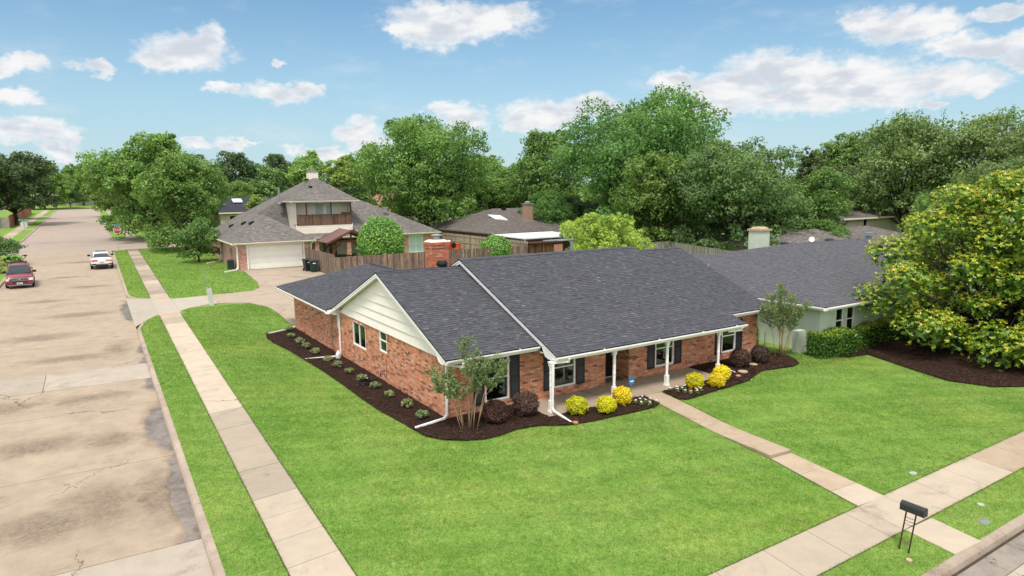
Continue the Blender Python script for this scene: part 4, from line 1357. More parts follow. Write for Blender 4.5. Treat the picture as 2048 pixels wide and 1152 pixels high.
# siding boards of the left gable: six lapped boards
gab = MB()
gab.poly([(HX + .006, 20.2, 2.44), (HX + .006, 31.3, 2.44), (HX + .006, 25.55, 4.75)])
gable = gab.build('gable_wall', M['siding'], house)
zb = 2.45
rs = (4.86 - 2.62) / (25.55 - 19.9)
for i in range(6):
    zt = zb + 0.385
    def ylo(z): return 19.75 + (z - 2.60) / .385
    def yhi(z): return 31.35 - (z - 2.60) / .385
    z1 = min(zt + .02, 4.80)
    m = MB()
    ya0, ya1 = max(ylo(zb + .05), 19.9), min(yhi(zb + .05), 31.4)
    yb0, yb1 = max(ylo(z1), 19.9), min(yhi(z1), 31.4)
    if yb1 <= yb0: yb0 = yb1 = 25.55
    a, b, c, d = (HX - .055, ya0, zb), (HX - .055, ya1, zb), (HX - .008, yb1, z1), (HX - .008, yb0, z1)
    m.add([a, b, c, d, (HX + .004, ya0, zb), (HX + .004, ya1, zb)], [(1, 0, 3, 2), (0, 1, 5, 4)])
    m.build('siding_board', M['siding'], gable, rnd=random.uniform(.3, .7))
    zb = zt
    if zb > 4.7: break

# ---- roof planes
RP = {}
PITCH_L = 0.385
LR = dict(ridge=(25.55, 4.98), eave=(19.40, 4.98 - PITCH_L * 6.15))
zl = LR['eave'][1]
roofL = [(9.64, 19.40, zl), (13.50, 19.40, zl), (13.50, 25.55, 4.98), (9.64, 25.55, 4.98)]
WX0, WZ0, WXR, WZR = 9.36, 2.55, 13.5, 4.15
wp = (WZR - WZ0) / (WXR - WX0)
def vy(x): return 25.55 + (4.98 - (WZ0 + wp * (x - WX0))) / PITCH_L       # valley between gable and rear wing
roofLb = [(9.64, 25.55, 4.98), (13.5, 25.55, 4.98), (13.5, vy(13.5), WZR), (9.64, vy(9.64), WZ0 + wp * (9.64 - WX0))]
roofW = [(WX0, vy(WX0) - .05, WZ0), (WXR, vy(WXR), WZR), (WXR, 36.7, WZR), (WX0, 41.85, WZ0)]
roofWb = [(WX0, 41.85, WZ0), (WXR, 36.7, WZR), (17.64, 41.85, WZ0)]
roofWr = [(17.64, 41.85, WZ0), (WXR, 36.7, WZR), (WXR, 27.0, WZR), (17.64, 30.0, WZ0)]
roofM = [(13.45, 18.30, 2.42), (23.62, 18.30, 2.42), (23.62, 25.46, 5.284), (13.45, 25.46, 5.284)]
roofMb = [(13.45, 25.46, 5.284), (23.62, 25.46, 5.284), (23.62, 33.2, 2.19), (13.45, 33.2, 2.19)]
zr_ = 5.09 - .42 * (25.4 - 19.50)
roofR = [(23.55, 19.50, zr_), (26.98, 19.50, zr_), (26.98, 25.4, 5.09), (23.55, 25.4, 5.09)]
roofRb = [(23.55, 25.4, 5.09), (26.98, 25.4, 5.09), (26.98, 33.2, 1.9), (23.55, 33.2, 1.9)]
for key, poly, lab in (('L', roofL, None), ('Lb', roofLb, None), ('W', roofW, None), ('Wb', roofWb, None), ('Wr', roofWr, None), ('M', roofM, None), ('Mb', roofMb, None), ('R', roofR, None), ('Rb', roofRb, None)):
    RP[key] = roof_slab(poly, M['deck'], house)
lay_shingles(roofL, (1, 0, 0), 'L', seed=1)
lay_shingles(roofM, (1, 0, 0), 'M', seed=2)
lay_shingles(roofR, (1, 0, 0), 'R', seed=3)
lay_shingles(roofW, (0, 1, 0), 'W', seed=4)
lay_shingles(roofLb, (1, 0, 0), 'Lb', seed=5)
lay_shingles(roofWb, (1, 0, 0), 'Wb', seed=6)
lay_shingles(roofWr, (0, 1, 0), 'Wr', seed=7)
# ridge caps
def ridge_caps(a, b, par, mat, step=.2, w=.15, drop=.055, seed=0):
    r = random.Random(seed)
    a, b = Vector(a), Vector(b)
    d = (b - a); L = d.length; d.normalize()
    sd = Vector((-d.y, d.x, 0)).normalized()
    m = MB()
    t = 0.0
    while t < L:
        p, q = a + d * t, a + d * min(t + step + .03, L)
        up0, up1 = Vector((0, 0, .028)), Vector((0, 0, .014))
        dn = Vector((0, 0, -drop))
        m.add([p + up0, p + sd * w + dn + up0, q + sd * w + dn + up1, q + up1, p - sd * w + dn + up0, q - sd * w + dn + up1], [(0, 1, 2, 3), (4, 0, 3, 5)], r.uniform(.3, .8))
        t += step
    m.build('ridge_cap', mat, par)
ridge_caps((9.64, 25.55, 4.98), (13.4, 25.55, 4.98), RP['L'], M['shingle'])
ridge_caps((13.45, 25.46, 5.284), (23.62, 25.46, 5.284), RP['M'], M['shingle'])
ridge_caps((23.6, 25.4, 5.09), (26.98, 25.4, 5.09), RP['R'], M['shingle'])
ridge_caps((WXR, 36.7, WZR), (WXR, vy(WXR), WZR), RP['W'], M['shingle'])
ridge_caps((WX0, 41.85, WZ0), (WXR, 36.7, WZR), RP['W'], M['shingle'])
finish_shingles(RP, {k: M['shingle'] for k in RP}, {'brick_house': 300})

# ---- white trim: fascias, rakes, soffits, gutters
t = MB()
def rake(m, x, pts, depth=.20, w=.035, soff=.32, inward=1):
    """barge board below the roof edge at x following pts (y, z); soffit strip runs inward"""
    for (y0, z0), (y1, z1) in zip(pts, pts[1:]):
        m.hexa([(x, y0, z0 - depth), (x + w * inward, y0, z0 - depth), (x + w * inward, y1, z1 - depth), (x, y1, z1 - depth)] if inward > 0 else
               [(x - w, y0, z0 - depth), (x, y0, z0 - depth), (x, y1, z1 - depth), (x - w, y1, z1 - depth)],
               [(x, y0, z0 - .052), (x + w * inward, y0, z0 - .052), (x + w * inward, y1, z1 - .052), (x, y1, z1 - .052)] if inward > 0 else
               [(x - w, y0, z0 - .052), (x, y0, z0 - .052), (x, y1, z1 - .052), (x - w, y1, z1 - .052)])
        m.hexa([(x - .02 * inward, y0, z0 - .10), (x + .002 * inward, y0, z0 - .10), (x + .002 * inward, y1, z1 - .10), (x - .02 * inward, y1, z1 - .10)],
               [(x - .02 * inward, y0, z0 - .05), (x + .002 * inward, y0, z0 - .05), (x + .002 * inward, y1, z1 - .05), (x - .02 * inward, y1, z1 - .05)])
        xa, xb = x + w * inward, x + soff * inward
        m.quad((xa, y0, z0 - .15), (xb, y0, z0 - .15), (xb, y1, z1 - .15), (xa, y1, z1 - .15))
rake(t, 9.655, [(19.42, zl), (25.55, 4.98), (vy(9.64) + .1, 4.98 - PITCH_L * (vy(9.64) + .1 - 25.55))])
tr1 = t.build('barge_board', M['white'], house, label='white barge boards of the left gable')
t = MB(); rake(t, 13.465, [(18.34, 2.44), (25.46, 5.284), (27.6, 5.284 - .4 * 2.14)], soff=.30)
t.build('barge_board', M['white'], house, label='white barge board of the main roof')
t = MB(); rake(t, 23.605, [(18.34, 2.44), (25.46, 5.284)], soff=.05, inward=-1)
t.build('barge_board', M['white'], house)
t = MB(); rake(t, 26.965, [(19.55, zr_), (25.4, 5.09)], soff=.3, inward=-1)
t.build('barge_board', M['white'], house)
t = MB()
# wall infill above the left roof under the main rake, and gable of main volume
t.poly([(13.76, 19.5, 2.6), (13.76, 25.46, 5.12), (13.76, 31.5, 2.6)])
t.build('gable_wall', M['siding'], house, label='sliver of siding where the main roof overlaps the lower left roof')
# cornice returns: small shaped boards at the feet of the rakes
def cornice(x, y, z, L=.75, w=.05, name_label=None):
    m = MB()
    pr = [(0, 0.02), (L, L * .40), (L * 1.0, L * .40 - .16), (L * .78, -.10), (L * .55, -.16), (L * .35, -.17), (.08, -.13), (0, -.10)]
    vs = [(x, y + a, z + b) for a, b in pr] + [(x + w, y + a, z + b) for a, b in pr]
    n = len(pr)
    m.add(vs, [tuple(range(n)), tuple(range(2 * n - 1, n - 1, -1))] + [(i, n + i, n + (i + 1) % n, (i + 1) % n) for i in range(n)])
    return m.build('cornice_return', M['white'], house)
cornice(9.66, 19.44, zl - .05, .7)
cornice(13.47, 18.36, 2.42 - .05, .85)
m = MB()   # back foot of the left gable: boxed return joining the rear wing eave
m.hexa([(9.40, 31.42, 2.40), (9.94, 31.42, 2.40), (9.94, 31.95, 2.40), (9.40, 31.95, 2.40)], [(9.40, 31.42, 2.56), (9.94, 31.30, 2.78), (9.94, 31.80, 2.62), (9.40, 31.86, 2.50)])
m.build('cornice_return', M['white'], house)
# fascia + soffit under each eave
def eave_trim(x0, x1, y, z, wally, par, name='fascia'):
    m = MB()
    m.box(x0, x1, y + .005, y + .03, z - .20, z - .045)
    m.quad((x0, y + .03, z - .17), (x1, y + .03, z - .17), (x1, wally, z - .17), (x0, wally, z - .17))
    m.build(name, M['white'], par)
eave_trim(9.70, 13.45, 19.40, zl, HY, house)
eave_trim(13.50, 23.58, 18.30, 2.42, 18.62, house)
eave_trim(23.58, 26.93, 19.50, zr_, HY, house)
m = MB(); m.quad((13.5, 18.6, 2.33), (23.58, 18.6, 2.33), (23.58, HY, 2.36), (13.5, HY, 2.36)); m.box(13.5, 23.58, 18.44, 18.56, 2.20, 2.33)
m.build('porch_ceiling', M['white'], house)
m = MB(); m.box(9.37, 9.40, vy(WX0), 41.8, WZ0 - .19, WZ0 - .045); m.quad((9.40, 31.9, WZ0 - .16), (9.40, 41.8, WZ0 - .16), (HX, 41.8, WZ0 - .16), (HX, 31.9, WZ0 - .16))
m.build('fascia', M['white'], house)
g_ = MB(); gutter(g_, (9.70, 19.40, zl - .03), (13.46, 19.40, zl - .03), (0, -1, 0)); g_.build('gutter', M['white'], house)
g_ = MB(); gutter(g_, (13.44, 18.30, 2.39), (23.66, 18.30, 2.39), (0, -1, 0), .12, .12); g_.build('gutter', M['white'], house)
g_ = MB(); gutter(g_, (23.66, 19.50, zr_ - .03), (27.02, 19.50, zr_ - .03), (0, -1, 0)); g_.build('gutter', M['white'], house)
g_ = MB(); gutter(g_, (WX0, vy(WX0) - .1, WZ0 - .03), (WX0, 41.9, WZ0 - .03), (-1, 0, 0)); g_.build('gutter', M['white'], house)
for x in (15.6, 18.4, 20.9, 23.0):
    m = MB(); m.box(x, x + .03, 18.17, 18.30, 2.385, 2.41); m.build('gutter_strap', M['white'], house)
for x in (12.6, 25.0):
    m = MB(); m.box(x, x + .03, 19.28, 19.40, zl - .035, zl - .012); m.build('gutter_strap', M['white'], house)
# downspouts
downspout(house, [(10.28, 19.32, 2.42), (10.28, 19.34, 2.30), (9.93, 19.90, 2.30), (9.90, 19.90, .52), (9.78, 19.88, .42), (8.66, 19.75, .36)], M['white'])
downspout(house, [(13.95, 18.22, 2.28), (13.95, 18.26, 2.18), (13.36, 18.38, 2.18), (13.34, 18.40, .52), (13.34, 18.28, .44), (13.32, 17.28, .33)], M['white'])
downspout(house, [(23.35, 18.24, 2.28), (23.35, 18.30, 2.16), (22.75, 18.45, 2.14)], M['white'])
downspout(house, [(22.95, 18.45, .37), (22.78, 17.25, .27)], M['white'])
downspout(house, [(9.30, 31.55, 2.42), (9.88, 31.42, 2.34), (9.88, 31.40, .34), (9.78, 31.38, .26), (8.25, 31.75, .24)], M['white'])
downspout(house, [(9.85, 39.95, .30), (9.6, 39.85, .24), (8.05, 39.0, .22)], M['white'])

# windows, shutters, door
window(house, WS, *OS[0], 'slide', 'half', .05)
window(house, WS, *OS[1], 'hung', 'top', .045)
window(house, WS, *OS[2], 'hung', 'top', .045)
for o in OS:
    m = MB(); WS.box(m, o[0] - .02, o[1] + .02, o[2] - .07, o[2] - .004, -.03, .022); m.build('sill', M['brick'], house, rnd=.55)
window(house, WF, *OF[0], 'hung', 'blind', .055)
window(house, WF, *OF[1], 'hung', 'blind', .055)
window(house, WF, *OF[3], 'hung', 'top', .055)
window(house, WF, *OF[4], 'hung', 'blind', .055)
def shutter(a0, a1, z0, z1):
    m = MB()
    WF.box(m, a0, a1, z0, z1, .004, .022)
    WF.box(m, a0, a0 + .05, z0, z1, .022, .038); WF.box(m, a1 - .05, a1, z0, z1, .022, .038)
    for za, zb_ in ((z0, z0 + .07), (z1 - .07, z1), ((z0 + z1) / 2 - .04, (z0 + z1) / 2 + .04)):
        WF.box(m, a0 + .05, a1 - .05, za, zb_, .022, .037)
    s = m.build('shutter', M['shutter'], house)
    l = MB()
    z = z0 + .09
    while z < z1 - .1:
        l.quad(WF.p(a0 + .05, z, .034), WF.p(a1 - .05, z, .034), WF.p(a1 - .05, z + .035, .023), WF.p(a0 + .05, z + .035, .023))
        z += .045
    l.build('louvre', M['shutter'], s)
for o in (OF[0], OF[1], OF[3], OF[4]):
    shutter(o[0] - .47, o[0] - .06, o[2] - .03, o[3] + .02)
    shutter(o[1] + .05, o[1] + .46, o[2] - .03, o[3] + .02)
WD = Wall((HX + 7.19, HY + .88, 0), (1, 0, 0), (0, -1, 0))
m = MB(); WD.box(m, .12, 1.16, .36, 2.18, 0, .045)
door = m.build('door', M['door'], house)
for (a, b) in ((.22, .56), (.70, 1.06)):
    for (c, e) in ((.5, 1.0), (1.08, 1.5), (1.58, 2.08)):
        m = MB(); WD.box(m, a, b, c, e, .045, .057); m.build('door_panel', M['door'], door)
m = MB(); WD.box(m, 1.0, 1.09, 1.25, 1.33, .045, .08); m.build('door_handle', M['steel'], door)
m = MB(); WD.box(m, .04, 1.24, .335, .358, .0, .16); m.build('threshold', M['white'], door)

# porch slab and turned columns
m = MB()
m.box(12.98, 17.44, 18.12, HY + .9, .10, .335)
m.box(17.444, 22.0, 18.12, HY + .9, .10, .334)
porch = m.build('porch_slab', M['porch'], house, bevel=.02)
m = MB(); m.box(17.40, 18.36, HY + .15, HY + .80, .338, .348); m.build('door_mat', plain('worn_mat', (0.11, 0.10, 0.055), (0.17, 0.15, 0.09), 14, .95, .1), porch)
PROF = [(.070, .0), (.070, .10), (.060, .11), (.060, .40), (.052, .43), (.036, .47), (.040, .50), (.047, .53), (.036, .57), (.040, .62), (.045, .85), (.045, .95), (.049, .97), (.049, 1.0), (.044, 1.02), (.046, 1.2), (.049, 1.22), (.044, 1.25), (.044, 1.42), (.049, 1.44), (.045, 1.47), (.042, 1.58), (.048, 1.60), (.040, 1.64), (.050, 1.68), (.036, 1.72)]
for cx in (13.36, 16.32, 19.12, 22.18):
    m = MB()
    cy, cz = 18.50, .335
    m.box(cx - .095, cx + .095, cy - .095, cy + .095, cz, cz + .09)
    m.box(cx - .075, cx + .075, cy - .075, cy + .075, cz + .09, cz + .46)
    col = m.build('porch_column', M['white'], house, bevel=.008)
    m = MB(); m.lathe([(r_ * 1.35, z) for r_, z in PROF if z > .41], (cx, cy, cz), 14); m.build('turned_shaft', M['white'], col, smooth=True)
    m = MB(); m.box(cx - .07, cx + .07, cy - .07, cy + .07, cz + 1.70, cz + 1.80); m.box(cx - .085, cx + .085, cy - .085, cy + .085, cz + 1.80, cz + 1.875)
    m.build('capital', M['white'], col, bevel=.008)

# chimney
CX0, CX1, CY0, CY1 = 14.42, 15.36, 30.2, 31.0
m = MB(); m.box(CX0 + .012, CX1 - .012, CY0 + .012, CY1 - .012, 3.0, 5.62)
chim = m.build('chimney', M['mortar'], house)
WC1 = Wall((CX0, CY0, 0), (1, 0, 0), (0, -1, 0)); WC2 = Wall((CX0, CY0, 0), (0, 1, 0), (-1, 0, 0))
lay_bricks(WC1, 'c', 0, CX1 - CX0, 3.6, 5.40, [], False, 11); lay_bricks(WC2, 'c', 0, CY1 - CY0, 3.6, 5.40, [], False, 12)
for i, dd in enumerate((.03, .055)):
    WC = Wall((CX0 - dd, CY0 - dd, 0), (1, 0, 0), (0, -1, 0)); lay_bricks(WC, 'c', 0, CX1 - CX0 + 2 * dd, 5.40 + i * .149, 5.545 + i * .149, [], False, 13 + i)
    WC = Wall((CX0 - dd, CY0 - dd, 0), (0, 1, 0), (-1, 0, 0)); lay_bricks(WC, 'c', 0, CY1 - CY0 + 2 * dd, 5.40 + i * .149, 5.545 + i * .149, [], False, 15 + i)
    m = MB(); m.box(CX0 - dd + .01, CX1 + dd - .01, CY0 - dd + .01, CY1 + dd - .01, 5.40 + i * .149, 5.545 + i * .149); m.build('corbel', M['mortar'], chim)
m = MB(); m.hexa([(CX0 - .05, CY0 - .05, 5.69), (CX1 + .05, CY0 - .05, 5.69), (CX1 + .05, CY1 + .05, 5.69), (CX0 - .05, CY1 + .05, 5.69)], [(CX0 + .12, CY0 + .12, 5.80), (CX1 - .12, CY0 + .12, 5.80), (CX1 - .12, CY1 - .12, 5.80), (CX0 + .12, CY1 - .12, 5.80)])
m.build('chimney_crown', plain('mortar_crown', (.66, .60, .52), (.58, .52, .45), 5, .9, .2), chim)
m = MB(); m.tube([(14.9, 30.6, 5.8), (14.9, 30.6, 5.98)], .17, 10); m.lathe([(.30, 6.00), (.31, 6.03), (.06, 6.09)], (14.9, 30.6, 0), 12)
m.build('flue_cap', M['steel'], chim)

# bricks: the 300 that show largest are single parts, the rest joined wall by wall
BRICKS.sort(key=lambda q: q[0])
PARB = {'s': wall_side, 'f': wall_front, 'r': wall_rec, 'c': chim}
unit = MB(); unit.box(0, 1, -1, 0, 0, 1); ub = unit.mesh('brick'); ub.materials.append(M['brick'])
rest = {}
nb = 0
for (d, W, a0, a1, z0, z1, v, key) in BRICKS:
    dep = 0.024
    if nb < 300 and key in 'sf':
        nb += 1
        o = obj_of('brick', ub, None, PARB[key], rnd=v)
        org = W.p(a0, z0, .006)
        u = W.u * (a1 - a0); n = -W.n * dep
        if W.u.cross(Vector((0, 0, 1))).dot(W.n) < 0:
            org = W.p(a1, z0, .006); u = -u
        o.matrix_basis = Matrix(((u.x, n.x, 0, org.x), (u.y, n.y, 0, org.y), (0, 0, z1 - z0, org.z), (0, 0, 0, 1))) @ Matrix.Translation((0, 1, 0))
    else:
        mm = rest.setdefault(key, MB())
        e = .006 + (int(v * 997) % 7 - 3) * .0009
        A_, B_, C_, D_ = W.p(a0, z0, e), W.p(a1, z0, e), W.p(a1, z1, e), W.p(a0, z1, e)
        q = [p - W.n * dep for p in (A_, B_, C_, D_)]
        mm.add([A_, B_, C_, D_] + q, [(0, 1, 2, 3), (4, 5, 1, 0), (5, 6, 2, 1), (6, 7, 3, 2), (7, 4, 0, 3)], max(v, .001))
for key, mm in rest.items():
    mm.build('brick_courses', M['chim_brick'] if key == 'c' else M['brick'], PARB[key], kind='stuff')

# roof furniture
m = MB()
prof = [(.08, 0), (.10, .06), (.18, .08), (.22, .15), (.225, .21), (.195, .29), (.12, .34), (.03, .36)]
m.lathe(prof, (12.75, 25.72, 4.92), 20)
turb = m.build('turbine_vent', M['black'], house, smooth=False)
for k in range(20):
    a = 2 * math.pi * k / 20
    f = MB(); pts_ = []
    for (r_, z) in prof[2:7]:
        pts_.append((12.75 + (r_ + .012) * math.cos(a + z * 1.5), 25.72 + (r_ + .012) * math.sin(a + z * 1.5), 4.92 + z))
    f.tube(pts_, .010, 4)
    f.build('vane', M['shutter'], turb)
def pipe_vent(par, x, y, z0, z1, r_=.05, mat=None, collar=True):
    m = MB(); m.tube([(x, y, z0), (x, y, z1)], r_, 10); m.lathe([(r_ * 1.35, z1), (r_ * 1.35, z1 + .05), (r_, z1 + .06)], (x, y, 0), 10)
    if collar: m.lathe([(r_ * 2.4, z0), (r_ * 1.2, z0 + .12)], (x, y, 0), 10)
    return m.build('vent_pipe', mat or M['greypipe'], par)
pipe_vent(house, 20.05, 26.0, 4.9, 5.78, .075)
def mushroom(par, x, y, z, r_=.2, mat=None):
    m = MB(); m.lathe([(r_ * .6, 0), (r_ * .6, .10), (r_, .12), (r_ * 1.02, .17), (r_ * .7, .25), (r_ * .1, .28)], (x, y, z), 14)
    return m.build('roof_vent', mat or M['black'], par)
mushroom(house, 22.7, 26.2, 4.95, .28, M['greypipe'])
mushroom(house, 26.8, 26.6, 4.62, .26, M['greypipe'])

# fittings on the side wall
m = MB()
WS.box(m, 12.72, 12.95, 2.02, 2.38, .006, .10); WS.box(m, 12.80, 12.87, .35, 2.02, .006, .055)
m.build('electric_meter', M['steel'], house)
m = MB(); m.lathe([(.07, 0), (.07, .09)], (0, 0, 0), 12)
o = m.build('meter_glass', M['glass'], house); o.matrix_parent_inverse = Matrix.Identity(4)
o.matrix_basis = Matrix.Translation((-.13 , 13.2, 1.9)) @ Matrix.Rotation(R(-90), 4, 'Y')
for yy_, za, zb_ in ((5.55, .45, 1.28), (10.9, .35, 1.25), (16.5, .55, 1.35)):
    m = MB(); WS.box(m, yy_, yy_ + .03, za, zb_, .004, .012); m.build('expansion_joint', M['shutter'], house)
m = MB(); WS.box(m, 6.02, 6.10, .62, .72, .006, .06); m.build('hose_bib', M['steel'], house)
m = MB(); WF.box(m, 3.62, 3.72, .60, .76, .006, .06); m.build('outlet_box', M['steel'], house)
m = MB(); WF.box(m, 11.85, 11.97, .52, .68, .006, .06); m.build('outlet_box', M['steel'], house)
m = MB(); WF.box(m, 13.3, 13.42, .55, .66, .006, .07); m.build('outlet_box', M['steel'], house)


# ------------------------------------------------------------------ neighbouring houses
def hip_roof(parent, mat, x0, x1, y0, y1, ze, ridge, name='roof', deck=None, shingle_key=None):
    """hip roof over a rectangle; ridge = ((xa, ya), (xb, yb), z)"""
    (xa, ya), (xb, yb), z = ridge
    out = []
    A_, B_, C_, D_ = (x0, y0, ze), (x1, y0, ze), (x1, y1, ze), (x0, y1, ze)
    P, Q = (xa, ya, z), (xb, yb, z)
    along_x = abs(xb - xa) >= abs(yb - ya)
    if (xa, ya) == (xb, yb):
        faces = [[A_, B_, P], [B_, C_, P], [C_, D_, P], [D_, A_, P]]
    elif along_x:
        faces = [[A_, B_, Q, P], [B_, C_, Q], [C_, D_, P, Q], [D_, A_, P]]
    else:
        faces = [[A_, B_, P], [B_, C_, Q, P], [C_, D_, Q], [D_, A_, P, Q]]
    return [roof_slab(f, mat, parent, name) for f in faces]


def eave_boards(parent, x0, x1, y0, y1, z, mat, h=.16, w=.05, sides='FLRB', gut=True):
    for s in sides:
        m = MB()
        if s == 'F':
            m.box(x0, x1, y0 - .02, y0 + w - .02, z - h - .05, z - .045); gutter(m, (x0, y0 - .022, z - .03), (x1, y0 - .022, z - .03), (0, -1, 0), .13, .13)
            m.quad((x0, y0, z - h), (x1, y0, z - h), (x1, y0 + .6, z - h), (x0, y0 + .6, z - h))
        if s == 'B': m.box(x0, x1, y1 - w, y1, z - h - .05, z - .045)
        if s == 'L':
            m.box(x0 - .02, x0 + w - .02, y0, y1, z - h - .05, z - .045); gutter(m, (x0 - .022, y0, z - .03), (x0 - .022, y1, z - .03), (-1, 0, 0), .13, .13)
            m.quad((x0, y0, z - h), (x0, y1, z - h), (x0 + .6, y1, z - h), (x0 + .6, y0, z - h))
        if s == 'R': m.box(x1 - w, x1, y0, y1, z - h - .05, z - .045)
        m.build('gutter' if s in 'FL' else 'fascia', mat, parent)


def boards_on(W, parent, a0, a1, z0, z1, rows, mat, wallname='siding_wall', proud=.03):
    """lapped siding: each board a part"""
    b = MB(); W.grid(b, a0, a1, z0, z1, [], .0)
    base = b.build(wallname, mat, parent)
    h = (z1 - z0) / rows
    for i in range(rows):
        m = MB()
        q = [W.p(a0, z0 + i * h, proud), W.p(a1, z0 + i * h, proud), W.p(a1, z0 + (i + 1) * h + .01, .006), W.p(a0, z0 + (i + 1) * h + .01, .006)]
        m.add(q + [W.p(a0, z0 + i * h, 0), W.p(a1, z0 + i * h, 0)], [(0, 1, 2, 3), (4, 5, 1, 0)])
        m.build('siding_board', mat, base, rnd=random.uniform(.3, .7))
    return base


# ---- two-storey house with the balcony
n2 = thing('two_storey_house', 'two-storey mottled brick house with brown hip roof, balcony and white garage door', 'house', (15, 67, gp(15, 67)))
GX0, GX1, GY0, GY1 = 11.57, 18.40, 66.75, 78.0
g0 = gp(15, 67) - .25
WG = Wall((GX0, GY0, 0), (1, 0, 0), (0, -1, 0))
WGL = Wall((GX0, GY0, 0), (0, 1, 0), (-1, 0, 0))
m = MB(); WG.grid(m, 0, GX1 - GX0, g0, 3.6, [(.80, 6.28, g0, 3.40)], 0)
for a in (.80, 6.28): m.quad(WG.p(a, g0, 0), WG.p(a, g0, -.3), WG.p(a, 3.4, -.3), WG.p(a, 3.4, 0))
m.quad(WG.p(.8, 3.4, 0), WG.p(6.28, 3.4, 0), WG.p(6.28, 3.4, -.3), WG.p(.8, 3.4, -.3))
m.build('wall', M['farbrick1'], n2)
m = MB(); WGL.grid(m, 0, 9.4, g0, 3.6, [], 0); m.quad((GX1, GY0, g0), (GX1, GY0 + 8, g0), (GX1, GY0 + 8, 3.6), (GX1, GY0, 3.6))
m.build('wall', M['farbrick1'], n2)
m = MB(); WG.box(m, .80, .92, 1.0, 3.28, -.10, .03); WG.box(m, 6.16, 6.28, 1.0, 3.28, -.10, .03); WG.box(m, .80, 6.28, 3.28, 3.40, -.10, .034); WG.box(m, .6, 6.5, 3.41, 3.55, 0, .05)
gd = m.build('garage_door', M['garage'], n2)
for i in range(4):
    for j in range(8):
        a = .93 + j * (5.22 / 8); z = 1.0 + i * .57
        m = MB(); WG.box(m, a, a + 5.22 / 8 - .004, z + .004, z + .566, -.22, -.17); WG.box(m, a + .07, a + 5.22 / 8 - .075, z + .09, z + .48, -.17, -.158)
        m.build('door_panel', M['garage'], gd, rnd=random.uniform(.4, .6))
# garage hip roof
hip_roof(n2, M['roof_tan'], 11.05, 18.95, 66.25, 82.0, 3.66, ((15.0, 70.5), (15.0, 82.0), 6.10))
eave_boards(n2, 11.05, 18.95, 66.25, 77.4, 3.66, M['cream'], sides='FL')
# main body
m = MB()
m.quad((11.9, 77.5, .9), (18.4, 77.5, .9), (18.4, 77.5, 3.6), (11.9, 77.5, 3.6))
m.quad((11.9, 77.5, .9), (11.9, 87.5, .9), (11.9, 87.5, 3.6), (11.9, 77.5, 3.6))
m.quad((35.0, 74.3, .8), (35.0, 87.5, .8), (35.0, 87.5, 3.4), (35.0, 74.3, 3.4))
m.quad((11.9, 87.5, .8), (35.0, 87.5, .8), (35.0, 87.5, 3.4), (11.9, 87.5, 3.4))
m.quad((18.4, 76.6, .8), (29.5, 76.6, .8), (29.5, 76.6, 3.6), (18.4, 76.6, 3.6))
m.build('wall', M['farbrick1'], n2)
WR2 = Wall((27.2, 74.0, 0), (1, 0, 0), (0, -1, 0))
OW = [(5.1, 7.0, .95, 3.08)]
m = MB(); WR2.grid(m, 0, 8.6, .6, 3.35, OW, 0); m.build('wall', M['farbrick1'], n2)
window(n2, WR2, *OW[0], 'four', 'pale', .08, .1, M['white'], M['white'], glass=M['curtain'])
for f_ in ([(11.3, 77.6, 3.42), (22.5, 80.5, 9.6), (22.5, 83.5, 9.6), (11.3, 88, 3.42)], [(11.3, 77.6, 3.42), (20.0, 77.6, 3.42), (22.5, 80.5, 9.6)],
           [(25.7, 73.3, 3.42), (36.3, 73.3, 3.42), (27.4, 80.6, 7.9), (25.7, 80.6, 7.9)], [(36.3, 73.3, 3.42), (36.3, 88, 3.42), (27.4, 81.2, 7.9), (27.4, 80.6, 7.9)],
           [(11.3, 88, 3.42), (22.5, 83.5, 9.6), (25.7, 83.5, 9.3), (27.4, 81.2, 7.9), (36.3, 88, 3.42)][:4] + [(36.3, 88, 3.42)]):
    roof_slab(f_, M['roof_tan'], n2, 'roof')
eave_boards(n2, 26.0, 36.3, 73.3, 88, 3.42, M['cream'], sides='F')
eave_boards(n2, 11.3, 36.3, 77.6, 88, 3.42, M['cream'], sides='L')
# upper storey block with balcony
UX0, UX1, UY = 19.35, 25.65, 74.9
WU = Wall((UX0, UY, 0), (1, 0, 0), (0, -1, 0))
boards_on(WU, n2, -.1, UX1 - UX0 + .1, 3.55, 4.72, 5, M['cream'])
m = MB(); m.quad((UX0, UY, 3.5), (UX0, 80, 3.5), (UX0, 80, 7.4), (UX0, UY + .002, 7.4)); m.quad((UX1, UY + .01, 3.5), (UX1, 80, 3.5), (UX1, 80, 7.4), (UX1, UY + .012, 7.4))
m.build('siding_wall', M['cream'], n2)
WB = Wall((UX0, UY + 1.35, 0), (1, 0, 0), (0, -1, 0))          # back of the balcony
boards_on(WB, n2, 0, UX1 - UX0, 4.75, 7.3, 8, M['cream'])
m = MB(); m.box(UX0, UX1, UY - .04, UY + 1.35, 4.66, 4.75); m.build('balcony_floor', M['rail'], n2)
win = MB(); WB.box(win, 2.55, 3.35, 4.95, 7.0, .03, .06); win.build('pane', M['curtain'], n2)
m = MB(); WB.box(m, 3.55, 4.55, 4.78, 7.0, .03, .07)
bd = m.build('balcony_door', M['white'], n2)
m = MB(); WB.box(m, 3.80, 4.35, 5.0, 6.85, .07, .08); m.build('pane', M['curtain'], bd)
m = MB(); WB.box(m, 3.64, 3.70, 5.72, 5.78, .07, .11); m.build('door_handle', M['steel'], bd)
